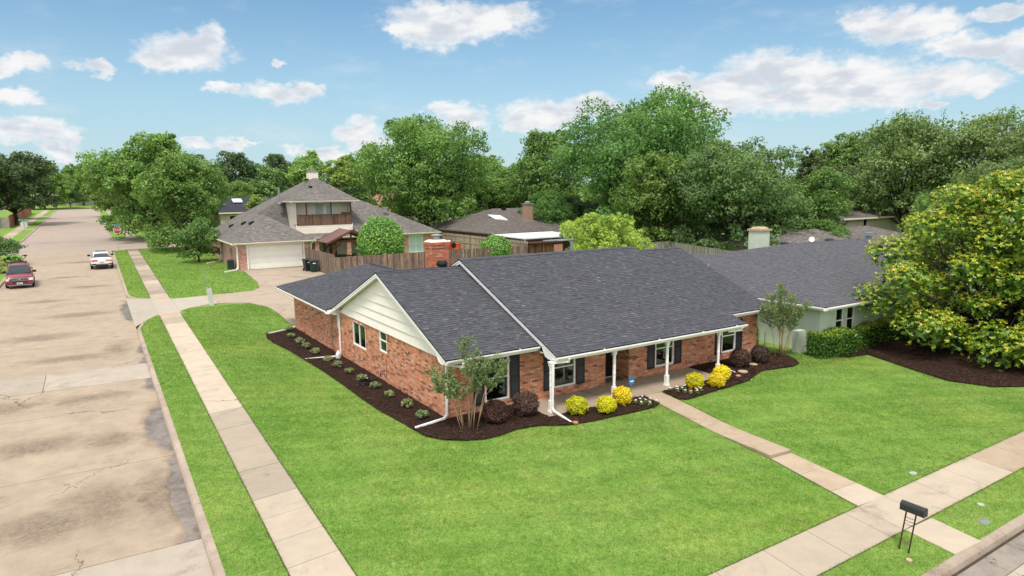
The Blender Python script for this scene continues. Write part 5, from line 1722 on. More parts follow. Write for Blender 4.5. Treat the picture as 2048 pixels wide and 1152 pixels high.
# posts and railing boards
for x in (UX0 + 1.15, UX0 + 3.05 + .9, UX1 - .06):
    m = MB(); m.box(x - .06, x + .06, UY - .02, UY + .10, 4.72, 7.28); m.build('balcony_post', M['rail'], n2)
rl = MB(); rl.box(UX0 + .1, UX1, UY - .04, UY + .08, 5.78, 5.86); rl.box(UX0 + .1, UX1, UY - .03, UY + .07, 4.76, 4.84)
rail = rl.build('balcony_railing', M['rail'], n2)
x = UX0 + .12
while x < UX1 - .1:
    m = MB(); m.box(x, x + .135, UY - .07, UY - .045, 4.70, 5.80); m.build('railing_board', M['rail'], rail, rnd=random.random())
    x += .142
m = MB(); m.box(UX1 - 1.25, UX1 - .1, UY - .20, UY - .08, 5.86, 6.05); m.build('planter_box', M['rail'], n2)
eave_boards(n2, 18.75, 26.35, 74.2, 83.8, 7.42, M['cream'], sides='FL')
upr = hip_roof(n2, M['roof_tan'], 18.75, 26.35, 74.2, 83.8, 7.42, ((22.75, 78.3), (22.75, 79.6), 10.0))
m = MB(); m.box(22.35, 23.5, 80.0, 80.9, 9.0, 10.75); ch = m.build('chimney', M['cream'], n2)
m = MB(); m.box(22.28, 23.57, 79.93, 80.97, 10.75, 10.83); m.box(22.55, 23.3, 80.15, 80.75, 10.83, 11.0); m.build('chimney_cap', M['greypipe'], ch)
# lower verandah roof and posts
m = MB(); m.hexa([(19.3, 72.4, 3.35), (27.4, 72.4, 3.35), (27.4, 74.9, 3.55), (19.3, 74.9, 3.55)], [(19.3, 72.4, 3.42), (27.4, 72.4, 3.42), (27.4, 74.9, 3.72), (19.3, 74.9, 3.72)])
m.build('verandah_roof', M['roof_tan'], n2)
eave_boards(n2, 19.0, 27.4, 72.4, 75, 3.44, M['cream'], sides='F')
for x in (20.6, 24.2):
    m = MB(); m.box(x, x + .45, 72.6, 73.0, .8, 3.3); m.build('brick_pillar', M['farbrick1'], n2)
WV = Wall((19.3, 76.5, 0), (1, 0, 0), (0, -1, 0))
m = MB(); WV.box(m, 0, 8, .8, 3.5, 0, .02); m.build('shaded_wall', M['cream'], n2)
window(n2, WV, 3.9, 5.0, 1.0, 3.0, 'hung', None, .07, -.03)
downspout(n2, [(11.1, 77.0, 3.5), (11.50, 76.0, 3.3), (11.48, 75.9, 1.35), (11.2, 75.6, 1.2), (9.9, 74.6, 1.15)], M['cream'], .13)
downspout(n2, [(11.1, 66.35, 3.5), (11.50, 66.62, 3.25), (11.48, 66.62, 1.25), (11.3, 66.5, 1.1), (10.2, 65.9, 1.05)], M['cream'], .13)
downspout(n2, [(18.8, 66.35, 3.5), (18.5, 66.66, 3.25), (18.5, 66.66, 2.2)], M['cream'], .12)
m = MB(); WGL.box(m, 2.9, 3.3, 2.4, 2.95, 0, .2); WGL.box(m, 3.05, 3.15, 1.3, 2.4, 0, .09); m.build('electric_meter', M['steel'], n2)
m = MB(); WGL.box(m, 8.3, 8.7, 2.95, 3.35, -.05, .03); m.build('wall_vent', M['black'], n2)
for (x, y, z) in ((13.4, 69.9, 5.28), (13.2, 72.8, 5.15), (12.6, 76.5, 4.75)):
    m = MB(); m.hexa([(x, y, z - .1), (x + .45, y, z + .1), (x + .45, y + .45, z + .1), (x, y + .45, z - .1)], [(x, y, z + .12), (x + .45, y, z + .28), (x + .45, y + .45, z + .28), (x, y + .45, z + .12)])
    m.build('roof_vent', M['black'], n2)
m = MB(); m.box(15.2, 15.6, 68.7, 69.1, 5.0, 5.3); m.build('roof_vent', M['greypipe'], n2)
pipe_vent(n2, 18.4, 78.2, 7.1, 8.9, .11)
mushroom(n2, 22.0, 79.7, 9.7, .34); mushroom(n2, 24.3, 79.6, 9.3, .34)
m = MB(); m.box(21.35, 21.7, 76.4, 76.7, 8.85, 9.08); m.build('roof_vent', M['black'], n2)
m = MB(); m.box(30.2, 30.7, 76.4, 76.9, 6.1, 6.45); m.build('roof_vent', M['greypipe'], n2)
m = MB(); WR2.box(m, 3.35, 3.75, 2.2, 2.9, 0, .12); m.build('wall_lantern', M['shutter'], n2)

uc = thing('utility_box', 'dark green utility box with riser beside the mottled brick garage wall', 'utility box', (11.2, 68.4, gp(11, 68)))
m = MB(); m.box(10.85, 11.40, 68.0, 68.7, gp(11, 68) - .02, gp(11, 68) + .85); m.hexa([(10.8, 67.95, gp(11, 68) + .85), (11.45, 67.95, gp(11, 68) + .85), (11.45, 68.75, gp(11, 68) + .85), (10.8, 68.75, gp(11, 68) + .85)], [(10.9, 68.05, gp(11, 68) + .97), (11.35, 68.05, gp(11, 68) + .97), (11.35, 68.65, gp(11, 68) + .97), (10.9, 68.65, gp(11, 68) + .97)])
m.build('cabinet', M['bin'], uc, bevel=.03)
m = MB(); m.tube([(11.0, 68.85, gp(11, 68) - .02), (11.0, 68.85, gp(11, 68) + .7)], .05, 8); m.build('riser_pipe', M['greypipe'], uc)

# ---- timber gazebo in the neighbour's garden
gz0 = gp(22, 68)
pg = thing('timber_gazebo', 'red-brown timber gazebo with metal gable roof behind the wooden fence', 'gazebo', (22.4, 68.4, gz0))
# ridge runs towards the house; left slope faces the driveway
GXa, GXb, GYa, GYb = 20.3, 24.9, 66.2, 69.8
for x in (GXa + .4, GXb - .3):
    for y in (GYa + .3, GYb - .3):
        m = MB(); m.box(x - .1, x + .1, y - .1, y + .1, gz0 - .02, 3.35); m.build('post', M['pergola'], pg)
        dx = 1 if x < 22 else -1
        m = MB(); m.beam((x + dx * .08, y, 2.35), (x + dx * .85, y, 3.2), .10, .14); m.build('brace', M['pergola'], pg)
for y in (GYa + .3, GYb - .3):
    m = MB(); m.beam((GXa + .1, y, 3.3), (GXb - .05, y, 3.3), .12, .22); m.build('tie_beam', M['pergola'], pg)
    m = MB(); m.beam((22.6, y, 3.4), (22.6, y, 4.2), .12, .14); m.build('king_post', M['pergola'], pg)
roof_slab([(GXa - .3, GYa - .1, 3.25), (GXa - .3, GYb + .1, 3.25), (22.6, GYb + .1, 4.45), (22.6, GYa - .1, 4.45)], M['pergroof'], pg, 'roof_sheet', .06)
roof_slab([(GXb + .3, GYa - .1, 3.25), (22.6, GYa - .1, 4.45), (22.6, GYb + .1, 4.45), (GXb + .3, GYb + .1, 3.25)], M['pergroof'], pg, 'roof_sheet', .06)
for (xa, xb) in ((GXa - .3, 22.6), (GXb + .3, 22.6)):
    for y in (GYa - .13, GYb + .13):
        m = MB(); m.beam((xa, y, 3.19), (xb, y, 4.39), .06, .2); m.build('barge_board', M['pergola'], pg)
tb = thing('patio_table', 'dark patio table under the timber gazebo', 'table', (22.3, 68.0, gz0))
m = MB(); m.box(21.6, 23.1, 67.5, 68.5, gz0 + .68, gz0 + .74); m.build('table_top', M['black'], tb)
for x in (21.7, 23.0):
    for y in (67.6, 68.4):
        m = MB(); m.box(x - .03, x + .03, y - .03, y + .03, gz0 - .01, gz0 + .68); m.build('leg', M['black'], tb)
for k, (x, y, s, lab) in enumerate(((21.2, 68.0, 1, 'black patio chair at the driveway end of the gazebo table'), (23.5, 68.0, -1, 'pale metal patio chair at the shrub end of the gazebo table'))):
    t = thing('patio_chair', lab, 'chair', (x, y, gz0), 'chairs under the gazebo')
    mt = M['black'] if k == 0 else M['signback']
    m = MB(); m.box(x - .25, x + .25, y - .25, y + .25, gz0 + .42, gz0 + .47); m.build('seat', mt, t)
    m = MB(); m.box(x - s * .25 - .02, x - s * .25 + .02, y - .25, y + .25, gz0 + .47, gz0 + 1.0); m.build('backrest', mt, t)
    for ax in (-.22, .22):
        for ay in (-.22, .22):
            m = MB(); m.box(x + ax - .02, x + ax + .02, y + ay - .02, y + ay + .02, gz0 - .01, gz0 + .42); m.build('leg', mt, t)


# ---- fences
def fence(name, label, a, b, h, mat, group=None, bw=.145, gap=.006, posts=2.4, backside=False, top_dz=0.0, steelposts=True, ztop=None, railside=1):
    """board fence from a to b (x, y); each board a part; rails and posts on the far side"""
    a, b = Vector(a), Vector(b)
    d = (b - a); L = d.length; d.normalize()
    n = Vector((-d.y, d.x)) * railside
    root = thing(name, label, 'fence', (a.x, a.y, gp(a.x, a.y)), group)
    bx = MB(); bx.box(0, bw, -.011, .011, 0, 1); me = bx.mesh('fence_board'); me.materials.append(mat)
    t = 0.0
    i = 0
    ang = math.atan2(d.y, d.x)
    while t < L - .03:
        p = a + d * t
        z = float(gp(p.x, p.y))
        o = obj_of('fence_board', me, None, root, rnd=random.random())
        hh = (h if ztop is None else ztop - z) + random.uniform(-.025, .02)
        w = min(1, (L - t) / bw)
        o.matrix_parent_inverse = Matrix.Identity(4)
        o.matrix_basis = Matrix.Translation((p.x - a.x, p.y - a.y, z - gp(a.x, a.y) - .03)) @ Matrix.Rotation(ang + random.uniform(-.03, .03), 4, 'Z') @ Matrix.Diagonal((w, 1, hh, 1))
        t += bw + gap
    for f in (.15, .52, .88):
        m = MB()
        k = 0.0
        pts = []
        while k < L + .01:
            p = a + d * min(k, L) + n * .035
            pts.append((p.x, p.y, float(gp(p.x, p.y)) + (h if ztop is None else ztop - float(gp(p.x, p.y))) * f))
            k += posts
        q = a + d * L + n * .035
        pts.append((q.x, q.y, float(gp(q.x, q.y)) + (h if ztop is None else ztop - float(gp(q.x, q.y))) * f))
        for u, v in zip(pts, pts[1:]):
            if (Vector(u) - Vector(v)).length > .05: m.beam(u, v, .035, .085)
        m.build('fence_rail', mat, root, rnd=.5)
    k = 0.0
    while k < L + .01:
        p = a + d * min(k, L) + n * .085
        z = float(gp(p.x, p.y))
        m = MB(); m.tube([(p.x, p.y, z - .05), (p.x, p.y, z + (h if ztop is None else ztop - z) * 1.0)], .035, 6)
        m.build('fence_post', M['steel'] if steelposts else mat, root)
        k += posts
    return root


fence('wooden_fence', 'weathered brown board fence running from garage to the bins', (17.95, 66.6), (17.95, 57.6), 2.0, M['wood'], ztop=2.86)
fence('wooden_fence', 'long weathered brown board fence behind the corner house roof', (18.0, 57.55), (38.6, 57.55), 1.8, M['wood'], ztop=2.60)
fence('wooden_fence', 'tan board fence with steel posts between the two back gardens', (38.7, 77.5), (38.7, 57.7), 1.9, M['wood_light'], ztop=3.0, railside=-1)
fence('wooden_fence', 'grey board fence behind the yellow-green tree', (46.0, 50.8), (52.4, 50.8), 1.9, M['wood_grey'], ztop=2.75)
fence('wooden_fence', 'grey board fence receding left of the pale chimney', (52.45, 50.8), (47.9, 37.0), 1.8, M['wood_grey'], ztop=2.68)
fence('wooden_fence', 'dark board fence in the shade under the big trees', (53.5, 56.5), (68.0, 50.5), 2.2, M['wood_dark'], steelposts=False)
fence('wooden_fence', 'reddish board fence below the far beige house', (66, 46.5), (84, 42.5), 2.6, M['wood_dark'], steelposts=False)
fence('wooden_fence', 'grey board fence on the far left corner beyond the crossing', (-40, 152), (-12.6, 153), 2.0, M['wood_grey'], steelposts=False, bw=.3)
fence('wooden_fence', 'reddish board fence receding along the left far pavement', (-12.6, 153.2), (-13.4, 226), 2.3, plain('cedar_board', (.36, .17, .10), (.28, .13, .08), 3, .9, .1, rv=.3), steelposts=False, bw=.6)
fence('wooden_fence', 'brown board fence under the trees right of the far street', (7.0, 140), (7.2, 200), 2.3, M['wood'], steelposts=False, bw=.5)
fence('wooden_fence', 'brown board fence running right from the far pavement', (7.0, 140), (26, 140), 2.0, M['wood'], steelposts=False, bw=.4)

# garden shed behind the fence
sh = thing('garden_shed', 'dark stained wooden shed end beside the long brown fence', 'shed', (40.5, 57.2, gp(40, 57)))
m = MB(); m.box(38.75, 42.6, 57.3, 60, .5, 2.70); b = m.build('wall', M['wood_dark'], sh)
x = 38.75
while x < 41.7:
    m = MB(); m.box(x, x + .19, 57.27, 57.295, .5, 2.72); m.build('shed_board', M['wood_dark'], b, rnd=random.random())
    x += .196
m = MB(); m.box(41.75, 42.9, 57.2, 57.29, .5, 2.55); m.build('pink_panel', plain('faded_pink_panel', (.42, .21, .17), None, 3, .8, .2), sh)
m = MB(); m.box(38.7, 43.0, 57.1, 60.1, 2.72, 2.82); m.build('roof', M['wood_dark'], sh)

# ---- brown-roofed house with the square brick chimney and white patio cover
bh = thing('brown_roof_house', 'low house with wide brown hip roof, skylight and brick chimney behind the back fence', 'house', (48, 76, gp(48, 76)))
m = MB(); m.box(40.5, 61.4, 67.2, 85.5, .5, 3.2); m.build('wall', M['farbrick2'], bh)
hip_roof(bh, M['roof_dkbrown'], 39.8, 62.0, 66.5, 86.2, 3.30, ((45.6, 76.4), (51.0, 76.4), 5.95))
eave_boards(bh, 39.8, 62.0, 66.5, 86.2, 3.30, M['wood_grey'], sides='FL', gut=False)
m = MB(); m.hexa([(47.0, 63.6, 2.62), (62, 63.6, 2.62), (62, 67.5, 3.5), (47.0, 67.5, 3.5)], [(47.0, 63.6, 2.72), (62, 63.6, 2.72), (62, 67.5, 3.62), (47.0, 67.5, 3.62)])
m.build('porch_roof', M['roof_dkbrown'], bh)
m = MB(); m.box(47.15, 48.15, 70.6, 71.5, 3.9, 6.55); ch = m.build('chimney', M['farbrick2'], bh)
m = MB(); m.box(47.05, 48.25, 70.5, 71.6, 6.55, 6.66); m.lathe([(.42, 6.66), (.44, 6.82), (.1, 6.95)], (47.65, 71.05, 0), 12); m.build('chimney_cap', M['greypipe'], ch)
m = MB(); m.hexa([(46.9, 70.3, 4.2), (48.4, 70.3, 4.2), (48.4, 71.7, 4.6), (46.9, 71.7, 4.6)], [(46.9, 70.3, 4.36), (48.4, 70.3, 4.36), (48.4, 71.7, 4.76), (46.9, 71.7, 4.76)]); m.build('flashing', M['wood_grey'], ch)
m = MB(); m.hexa([(43.2, 71.8, 4.68), (44.7, 71.2, 4.54), (44.7, 73.0, 5.02), (43.2, 73.6, 5.16)], [(43.2, 71.8, 4.82), (44.7, 71.2, 4.68), (44.7, 73.0, 5.16), (43.2, 73.6, 5.30)]); m.build('skylight', M['skylight'], bh)
m = MB(); m.box(46.6, 47.1, 75.4, 75.9, 5.6, 6.05); m.build('roof_vent', M['black'], bh)
pc = thing('patio_cover', 'flat white metal patio cover beyond the back fence', 'patio cover', (42, 62, gp(42, 62)))
m = MB(); m.hexa([(39.0, 58.8, 3.10), (46.0, 59.3, 3.10), (47.6, 65.6, 3.20), (38.95, 65.2, 3.20)], [(39.0, 58.8, 3.22), (46.0, 59.3, 3.22), (47.6, 65.6, 3.32), (38.95, 65.2, 3.32)]); m.build('roof_sheet', M['metalwhite'], pc)
for (x, y) in ((39.2, 59.0), (45.8, 59.5), (47.2, 65.3), (39.2, 65.0)):
    m = MB(); m.box(x - .05, x + .05, y - .05, y + .05, gp(x, y) - .02, 3.12); m.build('post', M['metalwhite'], pc)
m = MB(); m.hexa([(41.5, 58.2, 2.75), (46.5, 58.2, 2.75), (46.5, 59.2, 2.85), (41.5, 59.2, 2.85)], [(41.5, 58.2, 2.80), (46.5, 58.2, 2.80), (46.5, 59.2, 2.90), (41.5, 59.2, 2.90)]); m.build('grey_awning', M['greypipe'], pc)

# ---- pale green house on the right
rh = thing('pale_green_house', 'pale green painted brick house with grey shingle hip roof on the right', 'house', (36, 24, gp(36, 24)))
RX0, RY0 = 29.0, 18.0
def lpz(x): return 2.60 + (4.8 - 2.6) / (35.3 - 29.0) * (x - 29.0)
ridz, rw = 4.8, 4.05
rwx = 29.0 + (rw - 2.6) / ((4.8 - 2.6) / 6.3)
WH = Wall((29.35, 18.45, 0), (1, 0, 0), (0, -1, 0))
OH = [(1.30, 1.95, .9, 2.36), (2.25, 2.90, .9, 2.36), (7.5, 9.0, .9, 2.3)]
m = MB(); WH.grid(m, 0, 19.5, -.1, 2.55, OH, 0)
m.quad((29.35, 18.45, -.1), (29.35, 35.6, -.1), (29.35, 35.6, 2.55), (29.35, 18.45, 2.55))
m.quad((48.85, 18.45, -.1), (48.85, 32, -.1), (48.85, 32, 2.55), (48.85, 18.45, 2.55))
m.build('wall', M['greywall'], rh)
for o in OH: window(rh, WH, *o, 'hung', 'top', .045, .08, M['white'])
m = MB(); m.box(28.42, 28.98, 18.95, 19.25, -.05, 1.35); m.build('wing_wall', M['greywall'], rh, label='short pale green wall stub by the hedge')
RQ = {}
fA = [(29.0, 18.0, 2.6), (49.3, 18.0, 2.6), (43.6, 25.0, 4.8), (35.3, 25.0, 4.8)]
# left slope: carries on into the rear wing with a lower ridge
fB = [(29.0, 18.0, 2.6), (35.3, 25.0, 4.8), (rwx, 28.6, rw), (rwx, 32.4, rw), (29.0, 36.0, 2.6)]
fC = [(49.3, 18.0, 2.6), (49.3, 32.0, 2.6), (43.6, 25.0, 4.8)]
fD = [(35.3, 25.0, 4.8), (43.6, 25.0, 4.8), (49.3, 32.0, 2.6), (37.5, 32.0, 2.6)]
fE = [(rwx, 28.6, rw), (37.3, 31.0, 2.6), (37.3, 36.0, 2.6), (rwx, 32.4, rw)]
fG = [(29.0, 36.0, 2.6), (rwx, 32.4, rw), (37.3, 36.0, 2.6)]
for k, f_ in (('A', fA), ('B', fB), ('C', fC), ('D', fD), ('E', fE), ('G', fG)):
    RQ[k] = roof_slab(f_, M['deck2'], rh)
lay_shingles(fA, (1, 0, 0), 'A', seed=31, exposure=.15); lay_shingles(fB, (0, 1, 0), 'B', seed=32, exposure=.15)
finish_shingles(RQ, {k: M['shingle2'] for k in RQ}, {'pale_green_house': 150})
for a, b, k in (((29, 18, 2.6), (35.3, 25, 4.8), 'A'), ((35.3, 25, 4.8), (43.6, 25, 4.8), 'A'), ((rwx, 28.6, rw), (rwx, 32.4, rw), 'B'), ((35.3, 25, 4.8), (rwx, 28.6, rw), 'B')):
    ridge_caps(a, b, RQ[k], M['shingle2'], seed=5)
eave_boards(rh, 29.0, 49.3, 18.0, 35.9, 2.6, M['white'], sides='FL', h=.15)
m = MB(); m.box(35.45, 36.35, 26.6, 27.5, 3.0, 5.55); ch = m.build('chimney', M['greywall'], rh)
m = MB(); m.box(35.38, 36.42, 26.53, 27.57, 5.55, 5.68); m.hexa([(35.5, 26.65, 5.68), (36.3, 26.65, 5.68), (36.3, 27.45, 5.68), (35.5, 27.45, 5.68)], [(35.6, 26.8, 5.80), (36.2, 26.8, 5.80), (36.2, 27.3, 5.80), (35.6, 27.3, 5.80)]); m.build('chimney_cap', M['stone'], ch)
mushroom(rh, 36.6, 25.7, 4.62, .30); mushroom(rh, 41.6, 25.8, 4.60, .32)
m = MB(); m.box(43.75, 44.05, 24.3, 24.6, 4.3, 5.0); m.box(43.68, 44.12, 24.22, 24.68, 5.0, 5.22); m.build('flue', M['greypipe'], rh)
pipe_vent(rh, 36.6, 23.4, 4.25, 4.62, .03); pipe_vent(rh, 31.8, 27.5, 3.55, 3.85, .03)
dish = thing('satellite_dish', 'small white satellite dish on the grey shingle roof ridge', 'satellite dish', (39.0, 25.4, 4.7))
m = MB(); m.lathe([(.05, 0), (.25, .04), (.36, .10), (.37, .115), (.25, .06), (.03, .03)], (0, 0, 0), 14)
o = m.build('reflector', M['signwhite'], dish, smooth=True); o.matrix_parent_inverse = Matrix.Identity(4)
o.matrix_basis = Matrix.Translation((0, 0, .22)) @ Vector((-.75, -.45, .5)).to_track_quat('Z', 'Y').to_matrix().to_4x4() @ Matrix.Diagonal((.5, .5, .5, 1))
m = MB(); m.tube([(39.0, 25.4, 4.6), (39.0, 25.42, 5.0)], .025, 6); m.tube([(39.0, 25.3, 4.98), (39.25, 25.0, 5.08)], .015, 6); m.build('mast', M['steel'], dish)

# ---- farther houses
def far_house(name, label, x0, x1, y0, y1, zw, zr, wall, roof, ridge=None, sky=None, win=()):
    g_ = gp((x0 + x1) / 2, y0)
    t = thing(name, label, 'house', ((x0 + x1) / 2, y0, g_))
    m = MB(); m.box(x0, x1, y0, y1, g_ - .6, zw); m.build('wall', wall, t)
    o_ = .5
    rd = ridge or (((x0 + (y1 - y0) / 2.2), (y0 + y1) / 2), ((x1 - (y1 - y0) / 2.2), (y0 + y1) / 2))
    hip_roof(t, roof, x0 - o_, x1 + o_, y0 - o_, y1 + o_, zw, (rd[0], rd[1], zr))
    m = MB(); m.box(x0 - o_, x1 + o_, y0 - o_ - .05, y0 - o_ + .02, zw - .25, zw - .045); m.build('fascia', M['cream'], t)
    W_ = Wall((x0, y0, 0), (1, 0, 0), (0, -1, 0))
    for (a, b, c, e) in win:
        m = MB(); W_.box(m, a, b, c, e, 0, .06); w_ = m.build('window', M['white'], t)
        m = MB(); W_.box(m, a + .08, b - .08, c + .08, e - .08, .06, .07); m.build('pane', M['room'], w_)
    return t


dk = far_house('slate_roof_house', 'pale house with dark slate-coloured roof and skylight behind the two-storey house', 19.0, 34, 122, 134, 5.2, 7.7, M['wallfar'], M['roof_slate'], ((21.5, 129), (31, 129)), win=((1.2, 2.4, 3.0, 4.6), (4, 6, 3.0, 4.6)))
m = MB(); m.hexa([(21.6, 125.6, 6.75), (23.2, 125.6, 6.75), (23.2, 127.0, 7.25), (21.6, 127.0, 7.25)], [(21.6, 125.6, 6.95), (23.2, 125.6, 6.95), (23.2, 127.0, 7.45), (21.6, 127.0, 7.45)]); m.build('skylight', M['skylight'], dk)
far_house('tan_roof_house', 'brown-roofed house far behind the slate-roofed one', 20, 32, 150, 164, 6.2, 9.0, M['wallfar'], M['roof_tan'])
far_house('terracotta_roof_house', 'house with terracotta roof half hidden by the large tree', 44.5, 62, 118, 132, 4.6, 7.9, M['wallfar'], M['red_far'], ((48, 125), (58, 125)))
far_house('terracotta_roof_house', 'small red-roofed house glimpsed between the big trees', 66, 76, 98, 108, 5.2, 8.2, M['wallfar'], M['red_far'])
br = far_house('low_brown_house', 'low brown-shingled house behind the pale green house', 55.5, 78, 37.5, 47, 2.5, 3.95, M['farbrick2'], M['roof_tan'], ((60.5, 41.5), (74, 41.5)))
far_house('beige_house', 'beige stucco house with pale hip roof under the right-hand trees', 76, 90, 46, 56, 4.6, 5.9, M['wallfar'], M['roof_tan'], ((81, 50), (85, 50)), win=((5.0, 5.8, 3.2, 4.4),))
far_house('end_house', 'cream house with grey roof facing down the far end of the street', -14, 2, 300, 312, 8.6, 11.6, M['wallfar'], M['wood_grey'], ((-9, 306), (-3, 306)), win=((2.2, 4.6, 6.0, 7.8), (7.0, 10.0, 6.0, 7.8), (11.5, 13.8, 6.0, 7.8)))


# ------------------------------------------------------------------ street furniture
def text_mesh(s, size, name='lettering'):
    cu = bpy.data.curves.new(name, 'FONT')
    cu.body = s
    cu.align_x = 'CENTER'; cu.align_y = 'CENTER'
    cu.size = size
    cu.extrude = 0.002
    tmp = bpy.data.objects.new('tmp_text', cu)
    COL.objects.link(tmp)
    dg = bpy.context.evaluated_depsgraph_get()
    me = bpy.data.meshes.new_from_object(tmp.evaluated_get(dg))
    bpy.data.objects.remove(tmp)
    bpy.data.curves.remove(cu)
    me.name = name
    return me


def stop_sign(x, y, label, facing, rz):
    """octagonal stop sign with street-name blade; facing -1 shows its face to the camera"""
    z = gp(x, y)
    t = thing('stop_sign', label, 'sign', (x, y, z), 'stop signs at the crossing', world=False, rz=rz)
    m = MB(); m.box(-.028, .028, -.02, .02, -.3, 3.05); m.build('post', M['steel'], t)
    oct_ = lambda r_, yy: [(r_ * math.cos(R(22.5 + 45 * k)), yy, 2.52 + r_ * math.sin(R(22.5 + 45 * k))) for k in range(8)]
    f = -.03
    def disc(r_, y0, y1, mat, nm):
        m = MB(); a, b = oct_(r_, y0), oct_(r_, y1)
        m.add(a + b, [tuple(range(8)), tuple(range(15, 7, -1))] + [(i, 8 + i, 8 + (i + 1) % 8, (i + 1) % 8) for i in range(8)])
        return m.build(nm, mat, t)
    disc(.455, f - .006, f, M['signback'] if facing > 0 else M['signwhite'], 'sign_plate')
    disc(.418, f - .009, f - .0065, M['signred'], 'red_face')
    me = text_mesh('STOP', .36)
    o = obj_of('lettering', me, M['signwhite'], t)
    o.matrix_basis = Matrix.Translation((0, f - .012, 2.52)) @ Matrix.Rotation(R(90), 4, 'X') @ Matrix.Diagonal((.92, 1.25, 1, 1))
    m = MB(); m.box(-.60, .60, -.006, .006, 3.04, 3.27); bl = m.build('street_name_blade', M['signgreen'], t)
    for s in (-1, 1):
        me = text_mesh('Northcrest Dr', .17)
        o = obj_of('lettering', me, M['signwhite'], bl)
        o.matrix_basis = Matrix.Translation((0, s * .009, 3.155)) @ Matrix.Rotation(R(180) if s > 0 else 0, 4, 'Z') @ Matrix.Rotation(R(90), 4, 'X')
    m = MB(); m.box(-.006, .006, -.45, .45, 3.28, 3.48); m.build('cross_blade', M['signgreen'], t)
    return t


stop_sign(2.72, 95.2, 'red stop sign with green street-name blade on the near right corner', -1, 0)
stop_sign(-7.85, 114.9, 'stop sign seen from its plain grey back on the far left corner', 1, R(180))

# leaning marker post by the driveway
z = gp(6.4, 48.5)
mk = thing('marker_post', 'leaning thin grey post with two flat sheath plates at the driveway edge', 'post', (6.4, 48.45, z))
m = MB(); m.beam((6.44, 48.42, z - .2), (6.31, 48.42, z + 1.18), .015, .16, (1, 0, 0)); m.beam((6.60, 48.42, z - .2), (6.47, 48.42, z + 1.22), .015, .16, (1, 0, 0)); m.build('sheath_plate', M['signback'], mk)
m = MB(); m.beam((6.50, 48.45, z - .2), (6.38, 48.45, z + 1.25), .05, .05); m.tube([(6.39, 48.45, z + 1.2), (6.22, 48.45, z + 2.0), (6.05, 48.5, z + 2.6)], [.035, .03, .02], 6); m.build('bent_rod', M['steel'], mk)

# mailbox
MX, MY = 14.92, 7.02
z = gp(MX, MY)
mb = thing('mailbox', 'black rounded mailbox on two leaning posts with wire rungs beside the pavement', 'mailbox', (MX, MY, z))
for y in (7.13, 6.92):
    m = MB(); m.tube([(MX - .04, y, z - .15), (MX + .05, y - .03, z + .55), (MX + .10, y - .05, z + .95)], .017, 8); m.build('post', M['rust'], mb)
for k in range(3):
    zz = z + .62 + k * .075
    m = MB(); q = MX + .055 + k * .01; m.tube([(q, 7.10, zz), (q, 7.04, zz + .012), (q, 6.99, zz - .006), (q, 6.93, zz + .012), (q, 6.885, zz)], .006, 5); m.build('wire_rung', M['rust'], mb)
pr = [(-.085, 0), (.085, 0), (.085, .12)] + [(.085 * math.cos(R(a)), .12 + .085 * math.sin(R(a))) for a in range(15, 180, 15)] + [(-.085, .12)]
m = MB(); n = len(pr)
y0, y1 = 6.70, 7.20
vs = [(MX + .10 + a, y0, z + .93 + b) for a, b in pr] + [(MX + .10 + a, y1, z + .93 + b) for a, b in pr]
m.add(vs, [tuple(range(n)), tuple(range(2 * n - 1, n - 1, -1))] + [(i, n + i, n + (i + 1) % n, (i + 1) % n) for i in range(n)])
m.build('box', M['mail'], mb, bevel=.006)
m = MB(); pr2 = [(a * 1.05, b * 1.03) for a, b in pr]
vs = [(MX + .10 + a, y0 - .022, z + .928 + b) for a, b in pr2] + [(MX + .10 + a, y0 - .002, z + .928 + b) for a, b in pr2]
m.add(vs, [tuple(range(n)), tuple(range(2 * n - 1, n - 1, -1))] + [(i, n + i, n + (i + 1) % n, (i + 1) % n) for i in range(n)])
m.build('door', M['mail'], mb)
m = MB(); m.box(MX + .188, MX + .194, 6.86, 6.89, z + .98, z + 1.05); m.box(MX + .188, MX + .194, 6.78, 6.89, z + 1.02, z + 1.055); m.build('flag', M['mail'], mb)
m = MB(); m.box(MX + .05, MX + .15, 6.82, 7.12, z + .915, z + .93); m.build('bracket', M['rust'], mb)

# wheeled bins
def bin_(x, y, label, rz, mat):
    z = gp(x, y) + .03
    t = thing('wheelie_bin', label, 'bin', (x, y, z), 'bins by the fence', world=False, rz=rz)
    m = MB(); m.hexa([(-.27, -.28, .06), (.27, -.28, .06), (.27, .30, .10), (-.27, .30, .10)], [(-.36, -.40, 1.08), (.36, -.40, 1.08), (.36, .40, 1.08), (-.36, .40, 1.08)]); m.build('body', mat, t, bevel=.04)
    m = MB(); m.box(-.39, .39, -.43, .43, 1.03, 1.09); m.build('rim', mat, t, bevel=.015)
    m = MB(); m.hexa([(-.38, -.42, 1.09), (.38, -.42, 1.09), (.38, .42, 1.09), (-.38, .42, 1.09)], [(-.30, -.34, 1.17), (.30, -.34, 1.17), (.30, .38, 1.17), (-.30, .38, 1.17)]); m.build('lid', mat, t, bevel=.02)
    m = MB(); m.beam((-.28, .47, 1.06), (.28, .47, 1.06), .04, .04); m.build('handle', mat, t)
    for sx in (-.30, .30):
        m = MB(); m.tube([(sx - .03, .30, .13), (sx + .03, .30, .13)], .13, 12); m.build('wheel', M['rubber'], t)
    m = MB(); m.box(-.12, .14, -.395, -.372, .80, .88); m.build('label_plate', M['signwhite'], t)
bin_(17.35, 62.0, 'dark green wheeled bin with white label nearest the corner-house roof', R(-8), M['bin'])
bin_(17.05, 63.0, 'blackish wheeled bin behind the green one by the garage', R(6), plain('black_bin_plastic', (.018, .02, .022), None, 3, .5, .4))

